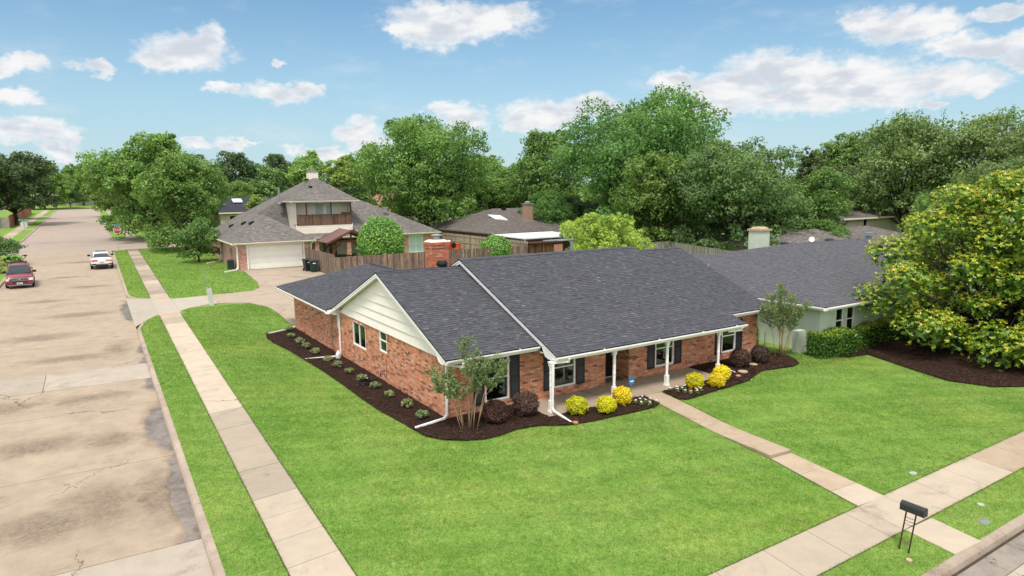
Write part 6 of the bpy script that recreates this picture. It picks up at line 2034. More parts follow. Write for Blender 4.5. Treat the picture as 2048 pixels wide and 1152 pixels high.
# things in the mulch and lawn
def disc_thing(name, label, cat, x, y, r_, h, mat, n=14, dz=0.0, sx=1.0, seed=0, group=None):
    rr = random.Random(seed)
    z = float(gz(x, y)) + dz
    m = MB()
    ring = [(r_ * sx * math.cos(2 * math.pi * k / n) * rr.uniform(.9, 1.08), r_ * math.sin(2 * math.pi * k / n) * rr.uniform(.9, 1.08)) for k in range(n)]
    vs = [(x + a, y + b, z - .02) for a, b in ring] + [(x + a, y + b, z + h * .7) for a, b in ring] + [(x + a * .86, y + b * .86, z + h) for a, b in ring]
    m.add(vs, [(i, (i + 1) % n, n + (i + 1) % n, n + i) for i in range(n)] + [(n + i, n + (i + 1) % n, 2 * n + (i + 1) % n, 2 * n + i) for i in range(n)] + [tuple(range(2 * n, 3 * n))])
    return m.build(name, mat, None, label=label, cat=cat, group=group)
disc_thing('stepping_stone', 'tan round stepping stone between the two right-hand plum bushes and the bed edge', 'stone', 24.63, 18.55, .19, .03, M['stone'], dz=.06, seed=1)
disc_thing('stepping_stone', 'tan round stepping stone behind the right downspout tail', 'stone', 23.25, 18.05, .21, .03, M['stone'], dz=.06, seed=2)
disc_thing('stepping_stone', 'small pinkish stone in front of the right downspout tail', 'stone', 22.55, 17.72, .11, .04, plain('pink_stone', (.46, .27, .18), None, 8, .9, .2), dz=.06, seed=3)
disc_thing('edging_brick', 'orange brick pieces at the mouth of the porch downspout', 'brick', 13.40, 17.14, .11, .04, plain('loose_brick', (.45, .20, .10), None, 8, .9, .2), 6, dz=.05, seed=4)
disc_thing('valve_cover', 'pale blue-green valve cover in the lawn right of the path', 'valve cover', 19.33, 9.02, .10, .03, plain('valve_cover_green', (.34, .44, .36), None, 8, .6, .3), dz=.0, seed=5, sx=1.3)
disc_thing('valve_cover', 'pale valve cover in the grass strip near the kerb, upper one', 'valve cover', 18.85, 7.10, .085, .03, plain('valve_cover_pale', (.36, .44, .36), None, 8, .6, .3), dz=.0, seed=6)
disc_thing('meter_lid', 'grey water-meter lid sunk in the grass strip by the kerb', 'meter lid', 17.95, 6.66, .14, .012, M['greypipe'], dz=.0, seed=7, sx=1.3)
disc_thing('leaf', 'fallen tan leaf on the grass below the mailbox', 'leaf', 14.6, 6.75, .07, .02, M['stone'], 7, dz=.02, seed=8)
z = float(gz(9.62, 30.95)) + .05
wj = thing('white_jug', 'small white jug against the side wall beside the downspout', 'jug', (9.62, 30.95, z))
m = MB(); m.lathe([(.11, 0), (.13, .04), (.13, .22), (.10, .30), (.04, .36), (.035, .40)], (9.62, 30.95, z), 12); m.build('body', M['signwhite'], wj, smooth=True)
m = MB(); m.tube([(9.60, 30.83, z + .33), (9.60, 30.76, z + .28), (9.60, 30.80, z + .18)], .012, 6); m.build('handle', M['signwhite'], wj)
hz_ = float(gz(9.3, 25.9)) + .06
hs = thing('garden_hose', 'coiled black hose in the mulch running up to the wall tap', 'hose', (9.15, 25.9, hz_))
m = MB()
pts = []
for k in range(70):
    a = k * .32
    rr_ = .28 + .03 * math.sin(k * 1.7)
    pts.append((9.15 + rr_ * math.cos(a), 25.9 + rr_ * 1.15 * math.sin(a), hz_ + .03 + k * .0016))
pts += [(9.55, 26.15, hz_ + .05), (9.85, 26.15, hz_ + .12), (9.88, 26.07, .45), (9.86, 26.05, .62)]
m.tube(pts, .016, 6); m.build('coil', M['black'], hs)
m = MB(); m.tube([(9.32, 26.12, hz_ + .16), (9.25, 26.02, hz_ + .19)], .02, 6); m.build('nozzle', M['signwhite'], hs)
sz = float(gz(16.62, 18.02)) + .3
sg = thing('yard_sign', 'small blue pentagonal security sign at the porch edge', 'sign', (16.75, 18.0, sz - .25))
m = MB(); m.tube([(16.75, 18.02, sz - .3), (16.75, 18.02, sz + .45)], .012, 6); m.build('stake', M['steel'], sg)
m = MB(); q = [(-.13, .30), (.13, .30), (.13, .56), (0, .64), (-.13, .56)]
vs = [(16.75 + a, 17.995, sz + b) for a, b in q] + [(16.75 + a, 18.01, sz + b) for a, b in q]
m.add(vs, [(0, 1, 2, 3, 4), (9, 8, 7, 6, 5)] + [(i, 5 + i, 5 + (i + 1) % 5, (i + 1) % 5) for i in range(5)]); m.build('plate', M['signblue'], sg)
m = MB(); m.box(16.66, 16.84, 17.990, 17.994, sz + .40, sz + .45); m.build('white_band', M['signwhite'], sg)
st = thing('garden_stake', 'thin dark stake standing in the grass right of the brick corner', 'stake', (27.6, 20.2, float(gz(27.6, 20.2))))
m = MB(); m.tube([(27.6, 20.2, float(gz(27.6, 20.2)) - .1), (27.6, 20.2, float(gz(27.6, 20.2)) + .9)], .015, 6); m.build('rod', M['black'], st)
# drum and cart in the neighbour's garden
z = gp(37.5, 71.5)
ob = thing('orange_drum', 'orange-red plastic drum by the tan garden fence', 'drum', (37.5, 71.5, z))
m = MB(); m.lathe([(.42, -.02), (.46, .05), (.46, .45), (.49, .48), (.46, .52), (.46, .95), (.49, 1.0), (.49, 1.08), (.40, 1.1)], (37.5, 71.5, z), 14); m.build('body', M['orange_plastic'], ob)
zc = gp(36.3, 71.0)
ob = thing('red_cart', 'upright red garden cart with wheel left of the orange drum', 'cart', (36.3, 71.0, zc))
m = MB(); m.hexa([(36.15, 70.8, zc + .1), (36.65, 70.8, zc + .1), (36.65, 71.1, zc + .1), (36.15, 71.1, zc + .1)], [(35.95, 70.8, zc + 1.35), (36.45, 70.8, zc + 1.35), (36.45, 71.1, zc + 1.3), (35.95, 71.1, zc + 1.3)]); m.build('tray', M['red_plastic'], ob, bevel=.05)
m = MB(); m.tube([(36.72, 70.78, zc + .9), (36.72, 70.88, zc + .9)], .33, 14); m.tube([(36.4, 70.95, zc - .02), (36.4, 70.95, zc + .3)], .05, 6); m.build('wheel', M['rubber'], ob)
m = MB(); m.lathe([(.16, 0), (.20, .1), (.12, .22)], (36.2, 70.95, zc + 1.33), 10); m.build('white_cap', M['signwhite'], ob)

# ------------------------------------------------------------------ cars
def loft(m, secs, closed=True):
    """secs: list of rings (same count) of points"""
    n = len(secs[0])
    vs = [p for s in secs for p in s]
    fs = []
    for i in range(len(secs) - 1):
        for k in range(n - (0 if closed else 1)):
            k2 = (k + 1) % n
            fs.append((i * n + k, i * n + k2, (i + 1) * n + k2, (i + 1) * n + k))
    if closed:
        fs.append(tuple(range(n - 1, -1, -1)))
        fs.append(tuple((len(secs) - 1) * n + k for k in range(n)))
    m.add(vs, fs)


def car_body_ring(y, w, zb, zs, zt):
    """lower body cross section at station y: half width w, sill, shoulder, top"""
    return [(-w * .90, y, zb), (-w * .985, y, zb + .10), (-w, y, (zb + zs) / 2), (-w * .985, y, zs - .03), (-w * .93, y, zt), (-w * .45, y, zt + .025), (0, y, zt + .035),
            (w * .45, y, zt + .025), (w * .93, y, zt), (w * .985, y, zs - .03), (w, y, (zb + zs) / 2), (w * .985, y, zb + .10), (w * .90, y, zb)]


def cabin_ring(y, wb, wt, zb, zt):
    return [(-wb, y, zb), (-(wb * .35 + wt * .65), y, zb + (zt - zb) * .62), (-wt, y, zt - .05), (-wt * .86, y, zt), (0, y, zt + .03), (wt * .86, y, zt), (wt, y, zt - .05), (wb * .35 + wt * .65, y, zb + (zt - zb) * .62), (wb, y, zb)]


def wheel(t, x, y, r_, s, rim):
    m = MB()
    prof = [(-.11, r_ * .62), (-.11, r_ * .95), (-.08, r_), (.08, r_), (.11, r_ * .95), (.11, r_ * .62)]
    n = 20
    vs, fs = [], []
    for (dx, rr_) in prof:
        for k in range(n):
            a = 2 * math.pi * k / n
            vs.append((x + dx, y + rr_ * math.cos(a), r_ + rr_ * math.sin(a)))
    for i in range(len(prof) - 1):
        for k in range(n):
            k2 = (k + 1) % n
            fs.append((i * n + k, i * n + k2, (i + 1) * n + k2, (i + 1) * n + k))
    m.add(vs, fs)
    w = m.build('wheel', M['rubber'], t)
    m = MB(); m.tube([(x - .09, y, r_), (x + .09, y, r_)], r_ * .6, 16)
    for k in range(5):
        a = 2 * math.pi * k / 5
        m.beam((x + s * .095, y, r_), (x + s * .095, y + r_ * .56 * math.cos(a), r_ + r_ * .56 * math.sin(a)), .03, .07, (1, 0, 0))
    m.build('rim', rim, w)


def car(name, label, x, y, rz, L, Wd, H, paint, kind):
    z = gp(x, y) - .118
    t = thing(name, label, 'car', (x, y, z), None, world=False, rz=rz)
    w = Wd / 2
    f, b = -L / 2, L / 2          # front towards -y
    if kind == 'suv_boxy':
        st = [(f, w * .90, .42, .66, .80), (f + .10, w * .96, .30, .78, .92), (f + .45, w, .26, .88, 1.00), (f + 1.25, w, .24, .96, 1.07), (f + 1.6, w, .24, .98, 1.08), (b - 1.2, w, .24, 1.0, 1.08), (b - .25, w * .98, .28, .98, 1.08), (b - .03, w * .93, .40, .92, 1.05)]
        cab = [(f + 1.28, w * .90, w * .80, 1.04, 1.07), (f + 1.95, w * .90, w * .74, 1.05, H - .09), (f + 2.35, w * .90, w * .74, 1.05, H), (b - 1.0, w * .90, w * .73, 1.05, H), (b - .35, w * .89, w * .72, 1.05, H - .03), (b - .10, w * .87, w * .74, 1.04, 1.10)]
        ws, rs_ = (f + 1.30, f + 1.93, 1.09, H - .11), (b - .12, b - .30, 1.14, H - .10)
    else:
        st = [(f, w * .80, .40, .62, .74), (f + .15, w * .92, .28, .76, .86), (f + .6, w, .24, .86, .96), (f + 1.3, w, .22, .92, 1.02), (f + 1.8, w, .22, .96, 1.04), (b - 1.2, w, .22, 1.00, 1.08), (b - .35, w * .98, .28, .98, 1.12), (b - .06, w * .93, .34, .92, 1.10), (b, w * .88, .42, .84, 1.02)]
        cab = [(f + 1.28, w * .88, w * .78, 1.00, 1.03), (f + 2.1, w * .89, w * .70, 1.02, H - .07), (f + 2.6, w * .89, w * .69, 1.03, H), (b - 1.55, w * .89, w * .67, 1.05, H - .02), (b - .85, w * .88, w * .64, 1.07, H - .14), (b - .30, w * .86, w * .64, 1.10, 1.14)]
        ws, rs_ = (f + 1.32, f + 2.07, 1.05, H - .10), (b - .28, b - .86, 1.17, H - .17)
    m = MB(); loft(m, [car_body_ring(*s) for s in st]); body = m.build('body', paint, t, smooth=True, bevel=0)
    m = MB(); loft(m, [cabin_ring(*s) for s in cab]); m.build('cabin', paint, body, smooth=True)
    for o in (body, body.children[0]):
        md = o.modifiers.new('sub', 'SUBSURF'); md.levels = 1; md.render_levels = 1
    gl = M['carglass']
    def glass(pts, nm):
        m = MB(); m.poly(pts); m.build(nm, gl, t)
    y0, y1, z0, z1 = ws
    e = .022
    wb, wt = w * .80, w * .66
    glass([(-wb, y0 - e, z0 + e), (wb, y0 - e, z0 + e), (wt, y1 - e, z1 + e), (-wt, y1 - e, z1 + e)], 'windscreen')
    y0, y1, z0, z1 = rs_
    wb, wt = (w * .76, w * .62) if kind == 'suv_boxy' else (w * .72, w * .56)
    glass([(wb, y0 + e, z0 + e), (-wb, y0 + e, z0 + e), (-wt, y1 + e, z1 + e), (wt, y1 + e, z1 + e)], 'rear_window')
    # side windows: three per side
    ya, yb = cab[1][0], cab[-2][0]
    for s in (-1, 1):
        cuts = [ya - .35, ya + (yb - ya) * .33, ya + (yb - ya) * .68, yb + .12]
        for i in range(3):
            c0, c1 = cuts[i] + .04, cuts[i + 1] - .04
            zt = H - .17 if i < 2 or kind == 'suv_boxy' else H - .24
            x_lo, x_hi = s * (w * .895), s * (w * .755)
            p = [(x_lo, c0, 1.10), (x_lo, c1, 1.12), (x_hi + s * .008, c1 - (.10 if i == 2 else 0), zt), (x_hi + s * .008, c0 + (.42 if i == 0 else 0), zt)]
            glass(p if s < 0 else p[::-1], 'side_window')
    rim = M['alloy']
    for s in (-1, 1):
        for yy_ in (f + .95, b - .95):
            wheel(t, s * (w - .10), yy_, .37, s, rim)
    for s in (-1, 1):
        m = MB(); m.beam((s * w * .90, ya - .30, 1.14), (s * (w + .20), ya - .34, 1.18), .06, .05); m.hexa([(s * w + s * .06 - .10, ya - .42, 1.10), (s * w + s * .06 + .14, ya - .42, 1.10), (s * w + s * .06 + .14, ya - .28, 1.10), (s * w + s * .06 - .10, ya - .28, 1.10)], [(s * w + s * .06 - .10, ya - .42, 1.27), (s * w + s * .06 + .14, ya - .42, 1.27), (s * w + s * .06 + .14, ya - .28, 1.27), (s * w + s * .06 - .10, ya - .28, 1.27)])
        m.build('mirror', M['black'], t)
    return t, w, f, b


M['carglass'] = plain('car_glass', (.03, .045, .05), (.02, .03, .035), 3, .06, .7)
M['alloy'] = plain('alloy_rim', (.35, .36, .37), None, 5, .35, .5, metal=.8)
M['maroon'] = plain('maroon_paint', (.20, .016, .026), (.17, .013, .021), 2, .25, .5, extra={'Coat Weight': .6, 'Coat Roughness': .08})
M['carwhite'] = plain('white_car_paint', (.76, .78, .80), (.72, .74, .77), 2, .25, .5, extra={'Coat Weight': .6, 'Coat Roughness': .06})
M['tail'] = plain('red_lamp', (.55, .012, .012), None, 3, .2, .5)
M['amber'] = plain('orange_lamp', (.75, .16, .03), None, 3, .2, .5)
M['lamp'] = plain('clear_lamp', (.75, .77, .74), None, 3, .15, .6)
M['platewhite'] = M['signwhite']

t, w, f, b = car('red_car', 'maroon off-road car parked facing the camera at the left kerb', -5.28, 67.5, R(3), 4.75, 1.88, 1.80, M['maroon'], 'suv_boxy')
m = MB(); m.hexa([(-.48, f - .015, .60), (.48, f - .015, .60), (.50, f + .1, .60), (-.50, f + .1, .60)], [(-.60, f - .015, .82), (.60, f - .015, .82), (.60, f + .1, .82), (-.60, f + .1, .82)]); gr = m.build('grille', M['steel'], t)
m = MB()
for k in range(9): m.box(-.50 + k * .115, -.42 + k * .115, f - .022, f - .016, .63, .79)
m.build('grille_slots', M['black'], gr)
m = MB(); m.tube([(-.08, f - .03, .715), (.08, f - .03, .715)], .04, 8); m.build('badge', M['steel'], gr)
for s in (-1, 1):
    m = MB(); m.hexa([(s * .74 - .15, f + .0, .62), (s * .74 + .15, f + .03, .62), (s * .74 + .15, f + .2, .62), (s * .74 - .15, f + .2, .62)], [(s * .74 - .14, f + .0, .80), (s * .74 + .15, f + .04, .80), (s * .74 + .15, f + .2, .80), (s * .74 - .14, f + .2, .80)]); m.build('headlight', M['lamp'], t)
    m = MB(); m.tube([(s * .62, f - .02, .44), (s * .62, f + .1, .44)], .065, 10); m.build('fog_lamp', M['lamp'], t)
    m = MB(); m.box(s * .52 - .03, s * .52 + .03, f + 2.5, b - .5, 1.83, 1.88); m.build('roof_rail', M['black'], t)
    m = MB(); m.box(s * .80 - .08, s * .80 + .08, b - .06, b + .01, .72, 1.25); m.build('tail_lamp', M['tail'], t)
for yy_ in (f + 2.7, b - 1.4):
    m = MB(); m.box(-.5, .5, yy_, yy_ + .06, 1.86, 1.90); m.build('roof_bar', M['black'], t)
m = MB(); m.box(-.88, .88, f - .04, f + .2, .30, .56); m.build('bumper', M['maroon'], t, bevel=.05)
m = MB(); m.box(-.50, .50, f - .045, f - .035, .44, .54); m.build('air_intake', M['black'], t)
m = MB(); m.box(-.80, .80, f - .02, f + .2, .22, .30); m.build('skid_plate', M['greypipe'], t)
m = MB(); m.box(-.19, .19, f - .055, f - .046, .33, .46); pl = m.build('number_plate', M['platewhite'], t)
m = MB()
for k in range(6): m.box(-.15 + k * .05, -.118 + k * .05, f - .060, f - .056, .36, .42)
m.build('plate_characters', M['black'], pl)
m = MB(); m.box(-.60, -.05, f + 1.33, f + 1.35, 1.10, 1.115); m.box(.05, .60, f + 1.33, f + 1.35, 1.10, 1.115); m.build('wipers', M['black'], t)

t, w, f, b = car('white_car', 'white sporty crossover car parked at the right kerb, seen from behind', .62, 78.0, R(180 + 180), 4.70, 1.90, 1.64, M['carwhite'], 'coupe')
# this car looks away: its tail must face the camera, so turn it round
t.rotation_euler = (0, 0, R(180))
for s in (-1, 1):
    m = MB(); m.hexa([(s * .60 - .26, b - .12, .80), (s * .60 + .26, b - .12, .80), (s * .60 + .26, b + .012, .80), (s * .60 - .26, b + .012, .80)], [(s * .60 - .26, b - .12, .93), (s * .60 + .26, b - .12, .93), (s * .60 + .26, b - .005, .93), (s * .60 - .26, b - .005, .93)]); m.build('tail_lamp', M['tail'] if s > 0 else M['amber'], t)
    m = MB(); m.hexa([(s * .70 - .20, b + .0, .44), (s * .70 + .16, b - .04, .44), (s * .70 + .16, b - .2, .44), (s * .70 - .20, b - .2, .44)][::-1], [(s * .70 - .20, b + .02, .56), (s * .70 + .18, b - .02, .56), (s * .70 + .18, b - .2, .56), (s * .70 - .20, b - .2, .56)][::-1]); m.build('bumper_vent', M['black'], t)
    m = MB(); m.box(s * .62 - .22, s * .62 + .22, f - .01, f + .12, .62, .72); m.build('headlight', M['lamp'], t)
m = MB(); m.box(-.52, .52, b - .3, b + .015, .26, .46); m.build('diffuser', M['black'], t, bevel=.02)
m = MB(); m.box(-.84, .84, b - .2, b + .018, .49, .525); m.build('bumper_strip', M['black'], t)
m = MB(); m.box(-.78, .78, b - .2, b - .004, .775, .795); m.build('trim_strip', M['signback'], t)
m = MB(); m.box(-.16, .16, b - .06, b + .010, .64, .74); m.build('number_plate', M['steel'], t)
for k in range(4):
    m = MB(); pts = [(-.105 + k * .07 + .045 * math.cos(R(a)), b - .02, .865 + .045 * math.sin(R(a))) for a in range(0, 361, 30)]; m.tube(pts, .008, 5, cap=False); m.build('badge_ring', M['steel'], t)
m = MB(); m.box(-.60, .60, b - .42, b - .22, 1.12, 1.15); m.build('spoiler', M['carwhite'], t)
m = MB(); m.box(-.17, .17, b - .92, b - .84, 1.46, 1.50); m.build('brake_light', M['tail'], t)
m = MB(); m.box(-.45, .45, f + 2.5, f + 3.1, 1.655, 1.675); m.build('sunroof', M['carglass'], t)


# ------------------------------------------------------------------ plants
def leaf_cloud(centers, normals, size, r, aspect=.55, tone=None, fold=.25):
    """kite-shaped leaves: centers (n,3), facing normals (n,3)"""
    n = len(centers)
    nn = normals / np.maximum(np.linalg.norm(normals, axis=1, keepdims=True), 1e-6)
    t = r.normal(size=(n, 3))
    t -= (t * nn).sum(1, keepdims=True) * nn
    t /= np.maximum(np.linalg.norm(t, axis=1, keepdims=True), 1e-6)
    s = np.cross(nn, t)
    L = (size * r.uniform(.65, 1.35, n))[:, None]
    W = L * aspect * .5
    f = nn * (L * fold * r.uniform(-1, 1, n)[:, None])
    a = centers - t * L * .5
    c = centers + t * L * .5
    b = centers + s * W + f * .5 + t * L * .08
    d = centers - s * W + f * .5 + t * L * .08
    V = np.stack([a, b, c, d], 1).reshape(-1, 3)
    return V


def crown_mesh(name, lobes, n, leaf, seed, inner=.22, up=.45, clump=.26, nclump=26, aspect=.55, flat=.85, rand=.75, droop=0.0, tip=0.0):
    """foliage: leaf clumps gathered over each lobe, with gaps between the clumps"""
    r = np.random.default_rng(seed)
    vol = np.array([l[1][0] * l[1][1] + l[1][0] * l[1][2] for l in lobes])
    share = vol / vol.sum()
    C, N, T = [], [], []
    for (c, rad), sh in zip(lobes, share):
        c = np.array(c); rad = np.array(rad)
        nl = int(n * sh)
        if nl < 8: continue
        k = max(6, int(nclump * (0.5 + sh * len(lobes) * .5)))
        d = r.normal(size=(k, 3)); d /= np.linalg.norm(d, axis=1, keepdims=True)
        d[:, 2] = np.where(d[:, 2] < -.35, -d[:, 2], d[:, 2])
        cc = d * rad * r.uniform(.72, 1.03, (k, 1))
        cr = clump * rad.mean() * r.uniform(.65, 1.35, k)
        ct = r.uniform(0, 1, k)
        ni = int(nl * inner)
        idx = r.integers(0, k, nl - ni)
        e = r.normal(size=(nl - ni, 3)); e /= np.linalg.norm(e, axis=1, keepdims=True)
        rr = r.uniform(.25, 1, nl - ni) ** .5
        off = e * (rr * cr[idx])[:, None] * np.array([1, 1, flat])
        p = cc[idx] + off
        p[:, 2] -= droop * np.maximum(0, np.linalg.norm(p[:, :2] / rad[:2], axis=1) - .4) * rad[2]
        nr = (p / rad) / np.maximum(np.linalg.norm(p / rad, axis=1, keepdims=True), 1e-5) * .45 + off / np.maximum(cr[idx][:, None], 1e-5) * .5 + np.array([0, 0, up]) + r.normal(size=p.shape) * rand
        C.append(c + p); N.append(nr)
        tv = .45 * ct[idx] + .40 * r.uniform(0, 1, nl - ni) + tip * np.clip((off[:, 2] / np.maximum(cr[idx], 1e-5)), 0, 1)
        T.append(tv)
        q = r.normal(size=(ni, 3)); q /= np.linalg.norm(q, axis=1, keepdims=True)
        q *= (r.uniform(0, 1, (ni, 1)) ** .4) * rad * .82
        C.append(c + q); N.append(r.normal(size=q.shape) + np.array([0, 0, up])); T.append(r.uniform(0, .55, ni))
    C = np.concatenate(C); N = np.concatenate(N); T = np.clip(np.concatenate(T), .002, 1)
    return fast_mesh(name, leaf_cloud(C, N, leaf, r, aspect), 4, T)


def limbs(m, base, targets, r0, split, seed, n=7, bend=.12):
    rr = random.Random(seed)
    base = Vector(base); split = Vector(split)
    mid = base.lerp(split, .5) + Vector((rr.uniform(-1, 1), rr.uniform(-1, 1), 0)) * r0 * .6
    m.tube([base - Vector((0, 0, .15)), base + Vector((0, 0, r0 * .6)), mid, split], [r0 * 1.5, r0 * 1.08, r0 * .92, r0 * .8], n)
    for tg in targets:
        tg = Vector(tg)
        L = (tg - split).length
        k1 = split.lerp(tg, .35) + Vector((rr.uniform(-1, 1), rr.uniform(-1, 1), .6)) * L * bend
        k2 = split.lerp(tg, .7) + Vector((rr.uniform(-1, 1), rr.uniform(-1, 1), .3)) * L * bend
        w = r0 * rr.uniform(.38, .55)
        m.tube([split - Vector((0, 0, .1)), k1, k2, tg], [w, w * .75, w * .5, w * .22], 5)
        for _ in range(3):
            e = k2 + Vector((rr.uniform(-1, 1), rr.uniform(-1, 1), rr.uniform(-.1, .9))) * L * .38
            m.tube([k1.lerp(k2, rr.uniform(.3, 1)), e], [w * .35, w * .1], 4)


def lobes_for(rad, zc, rz, seed, k=9, shape='round'):
    rr = random.Random(seed)
    L = [((0, 0, zc), (rad * .66, rad * .66, rz * .72))]
    for i in range(k):
        a = 2 * math.pi * (i + rr.uniform(-.3, .3)) / k
        e = rr.uniform(-.45, .75)
        d = rad * rr.uniform(.50, .66) * math.sqrt(max(.15, 1 - e * e * .8))
        s = rr.uniform(.30, .48)
        L.append(((d * math.cos(a), d * math.sin(a), zc + e * rz * .70), (rad * s, rad * s, rz * s * rr.uniform(.8, 1.1))))
    for i in range(max(4, k // 2)):        # low skirt
        a = 2 * math.pi * (i + rr.uniform(-.3, .3)) / max(4, k // 2)
        s = rr.uniform(.26, .36)
        L.append(((rad * .58 * math.cos(a), rad * .58 * math.sin(a), zc - rz * rr.uniform(.62, .80)), (rad * s, rad * s, rz * s * .8)))
    for i in range(max(2, k // 3)):
        a = rr.uniform(0, 6.28)
        s = rr.uniform(.26, .38)
        L.append(((rad * .28 * math.cos(a), rad * .28 * math.sin(a), zc + rz * rr.uniform(.55, .72)), (rad * s, rad * s, rz * s)))
    return L


TREES = {}


def tree(name, label, x, y, top, rad, leafmat, seed, n, leaf, bot=None, group='garden trees', k=9, trunk=None, ground=None, rx=None, share=None, **kw):
    z = float(gp(x, y)) if ground is None else ground
    H = top - z
    bot = H * .22 if bot is None else bot - z
    zc = (H + bot) / 2
    rz = (H - bot) / 2
    t = thing(name, label, 'tree', (x, y, z), group, world=False)
    if share and share in TREES:
        (r0, h0, cr, tr) = TREES[share]
        o = obj_of('crown', cr, None, t); q = obj_of('trunk', tr, None, t)
        s = Matrix.Diagonal((rad / r0, rad / r0, H / h0, 1))
        a = Matrix.Rotation(seed * 1.3, 4, 'Z')
        o.matrix_basis = a @ s; q.matrix_basis = a @ s
        return t
    L = lobes_for(rad, zc, rz, seed, k)
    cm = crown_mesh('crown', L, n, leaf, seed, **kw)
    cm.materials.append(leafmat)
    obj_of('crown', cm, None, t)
    m = MB()
    tr = trunk or max(.12, H * .022)
    limbs(m, (0, 0, 0), [l[0] for l in L[1:]], tr, (0, 0, max(bot * .85, H * .16)), seed)
    tm = m.mesh('trunk', True); tm.materials.append(M['bark'])
    obj_of('trunk', tm, None, t)
    TREES[seed] = (rad, H, cm, tm)
    return t


G1 = 'street and garden trees'
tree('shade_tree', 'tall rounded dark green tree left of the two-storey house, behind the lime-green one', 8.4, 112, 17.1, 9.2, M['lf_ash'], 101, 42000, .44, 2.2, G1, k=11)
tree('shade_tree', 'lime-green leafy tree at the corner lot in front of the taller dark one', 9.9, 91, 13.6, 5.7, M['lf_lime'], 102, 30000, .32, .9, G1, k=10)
tree('young_tree', 'small round multi-stemmed tree on the lawn left of the garage', 9.3, 76.3, 5.8, 2.4, M['lf_oak'], 103, 7500, .21, 1.5, G1, k=8, trunk=.11)
tree('evergreen_tree', 'massive dark evergreen tree at the left edge beyond the crossing', -12.5, 165, 17.4, 9.2, M['lf_dark'], 104, 20000, .55, 5.2, G1, k=11)
tree('evergreen_tree', 'dark broad tree at the far left edge behind the grey fence', -26, 158, 17.0, 10, M['lf_dark'], 105, 15000, .6, 3.0, G1, share=104)
tree('evergreen_tree', 'low dark tree overhanging the left fence corner', -14.5, 190, 14.0, 6.0, M['lf_dark'], 106, 12000, .5, 3.4, G1, share=104)
tree('shade_tree', 'distant bluish tree above the far end of the street, left one', -12, 262, 18.8, 9, M['lf_oak'], 107, 12000, .6, 5, G1, share=101)
tree('shade_tree', 'distant bluish tree above the far end of the street, right one', -1.5, 300, 20.4, 9, M['lf_oak'], 108, 12000, .6, 5, G1, share=101)
tree('small_tree', 'small dark tree standing on the lawn across the far end of the street', -5.2, 275, 11.6, 4.2, M['lf_dark'], 109, 5000, .4, 5.8, G1, share=104)
tree('shade_tree', 'yellow-green tree overhanging the far street on the right', 5.8, 196, 14.6, 6.4, M['lf_lime'], 110, 12000, .48, 3.6, G1, k=9)
tree('shade_tree', 'dark green tree beside the right far pavement, nearer one', 8.6, 160, 14.2, 6.2, M['lf_oak'], 111, 12000, .48, 3.2, G1, share=101)
tree('shade_tree', 'dark green tree behind the brown fence right of the far street', 14.0, 142, 14.8, 6.6, M['lf_oak'], 112, 12000, .48, 2.6, G1, share=101)
tree('shade_tree', 'dark tree behind the slate-roofed house, left one', 27, 152, 16.8, 6.4, M['lf_dark'], 113, 12000, .5, 4.5, G1, k=9)
tree('shade_tree', 'pale-blossomed grey-green tree behind the slate-roofed house', 33, 150, 14.8, 5.4, M['lf_grey'], 114, 12000, .48, 4.2, G1, k=9)
tree('shade_tree', 'dark tree behind the two-storey roof, left of its chimney', 39.5, 162, 17.2, 6.8, M['lf_ash'], 115, 12000, .5, 4.5, G1, share=113)
tree('shade_tree', 'bright lime tree rising just left of the white chimney', 33.8, 122, 16.4, 4.0, M['lf_lime'], 116, 9000, .42, 5.5, G1, k=8)
tree('shade_tree', 'bright lime tree rising just right of the white chimney', 39.5, 116, 15.4, 5.0, M['lf_lime'], 117, 9000, .42, 5, G1, share=116)
tree('small_tree', 'small pale green tree between the slate roof and the brown roof', 23.3, 112, 8.4, 2.6, M['lf_lime'], 118, 4000, .34, 4.2, G1, share=116)
tree('shade_tree', 'tree crown peeping over the brown roof right of the chimney', 45.0, 128, 15.0, 6.2, M['lf_oak'], 119, 9000, .45, 4, G1, share=101)
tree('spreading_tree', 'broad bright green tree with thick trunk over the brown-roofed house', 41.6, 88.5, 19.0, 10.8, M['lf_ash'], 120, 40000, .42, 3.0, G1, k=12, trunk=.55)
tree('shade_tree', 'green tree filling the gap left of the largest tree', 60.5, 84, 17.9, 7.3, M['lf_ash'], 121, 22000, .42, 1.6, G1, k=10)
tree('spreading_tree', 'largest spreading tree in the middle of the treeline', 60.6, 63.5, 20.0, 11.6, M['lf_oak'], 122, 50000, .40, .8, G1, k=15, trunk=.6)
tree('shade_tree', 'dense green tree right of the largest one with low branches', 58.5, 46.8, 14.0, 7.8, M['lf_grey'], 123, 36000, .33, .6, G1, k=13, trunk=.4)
tree('shade_tree', 'dense dark tree between largest tree and the pale chimney', 54.0, 54.0, 12.5, 6.0, M['lf_ash'], 124, 20000, .34, .8, G1, k=10)
tree('magnolia_tree', 'dark bronze-tinged tree at the right end of the dense treeline', 76.8, 49.5, 13.0, 4.6, M['lf_bronze'], 125, 14000, .36, .8, G1, k=9)
tree('shade_tree', 'rounded light tree standing apart behind the low brown house', 96.5, 57.5, 16.8, 5.2, M['lf_ash'], 126, 12000, .4, 5.5, G1, k=8)
tree('willow_oak', 'feathery grey-green tree with loose top twigs above the beige house', 88, 44.5, 17.0, 7.2, M['lf_grey'], 127, 24000, .38, 3.5, G1, k=11, clump=.34)
tree('willow_oak', 'feathery grey-green tree rising behind the big magnolia at the right edge', 92, 36.5, 17.0, 7.4, M['lf_grey'], 128, 24000, .38, 2.5, G1, k=11, clump=.34)
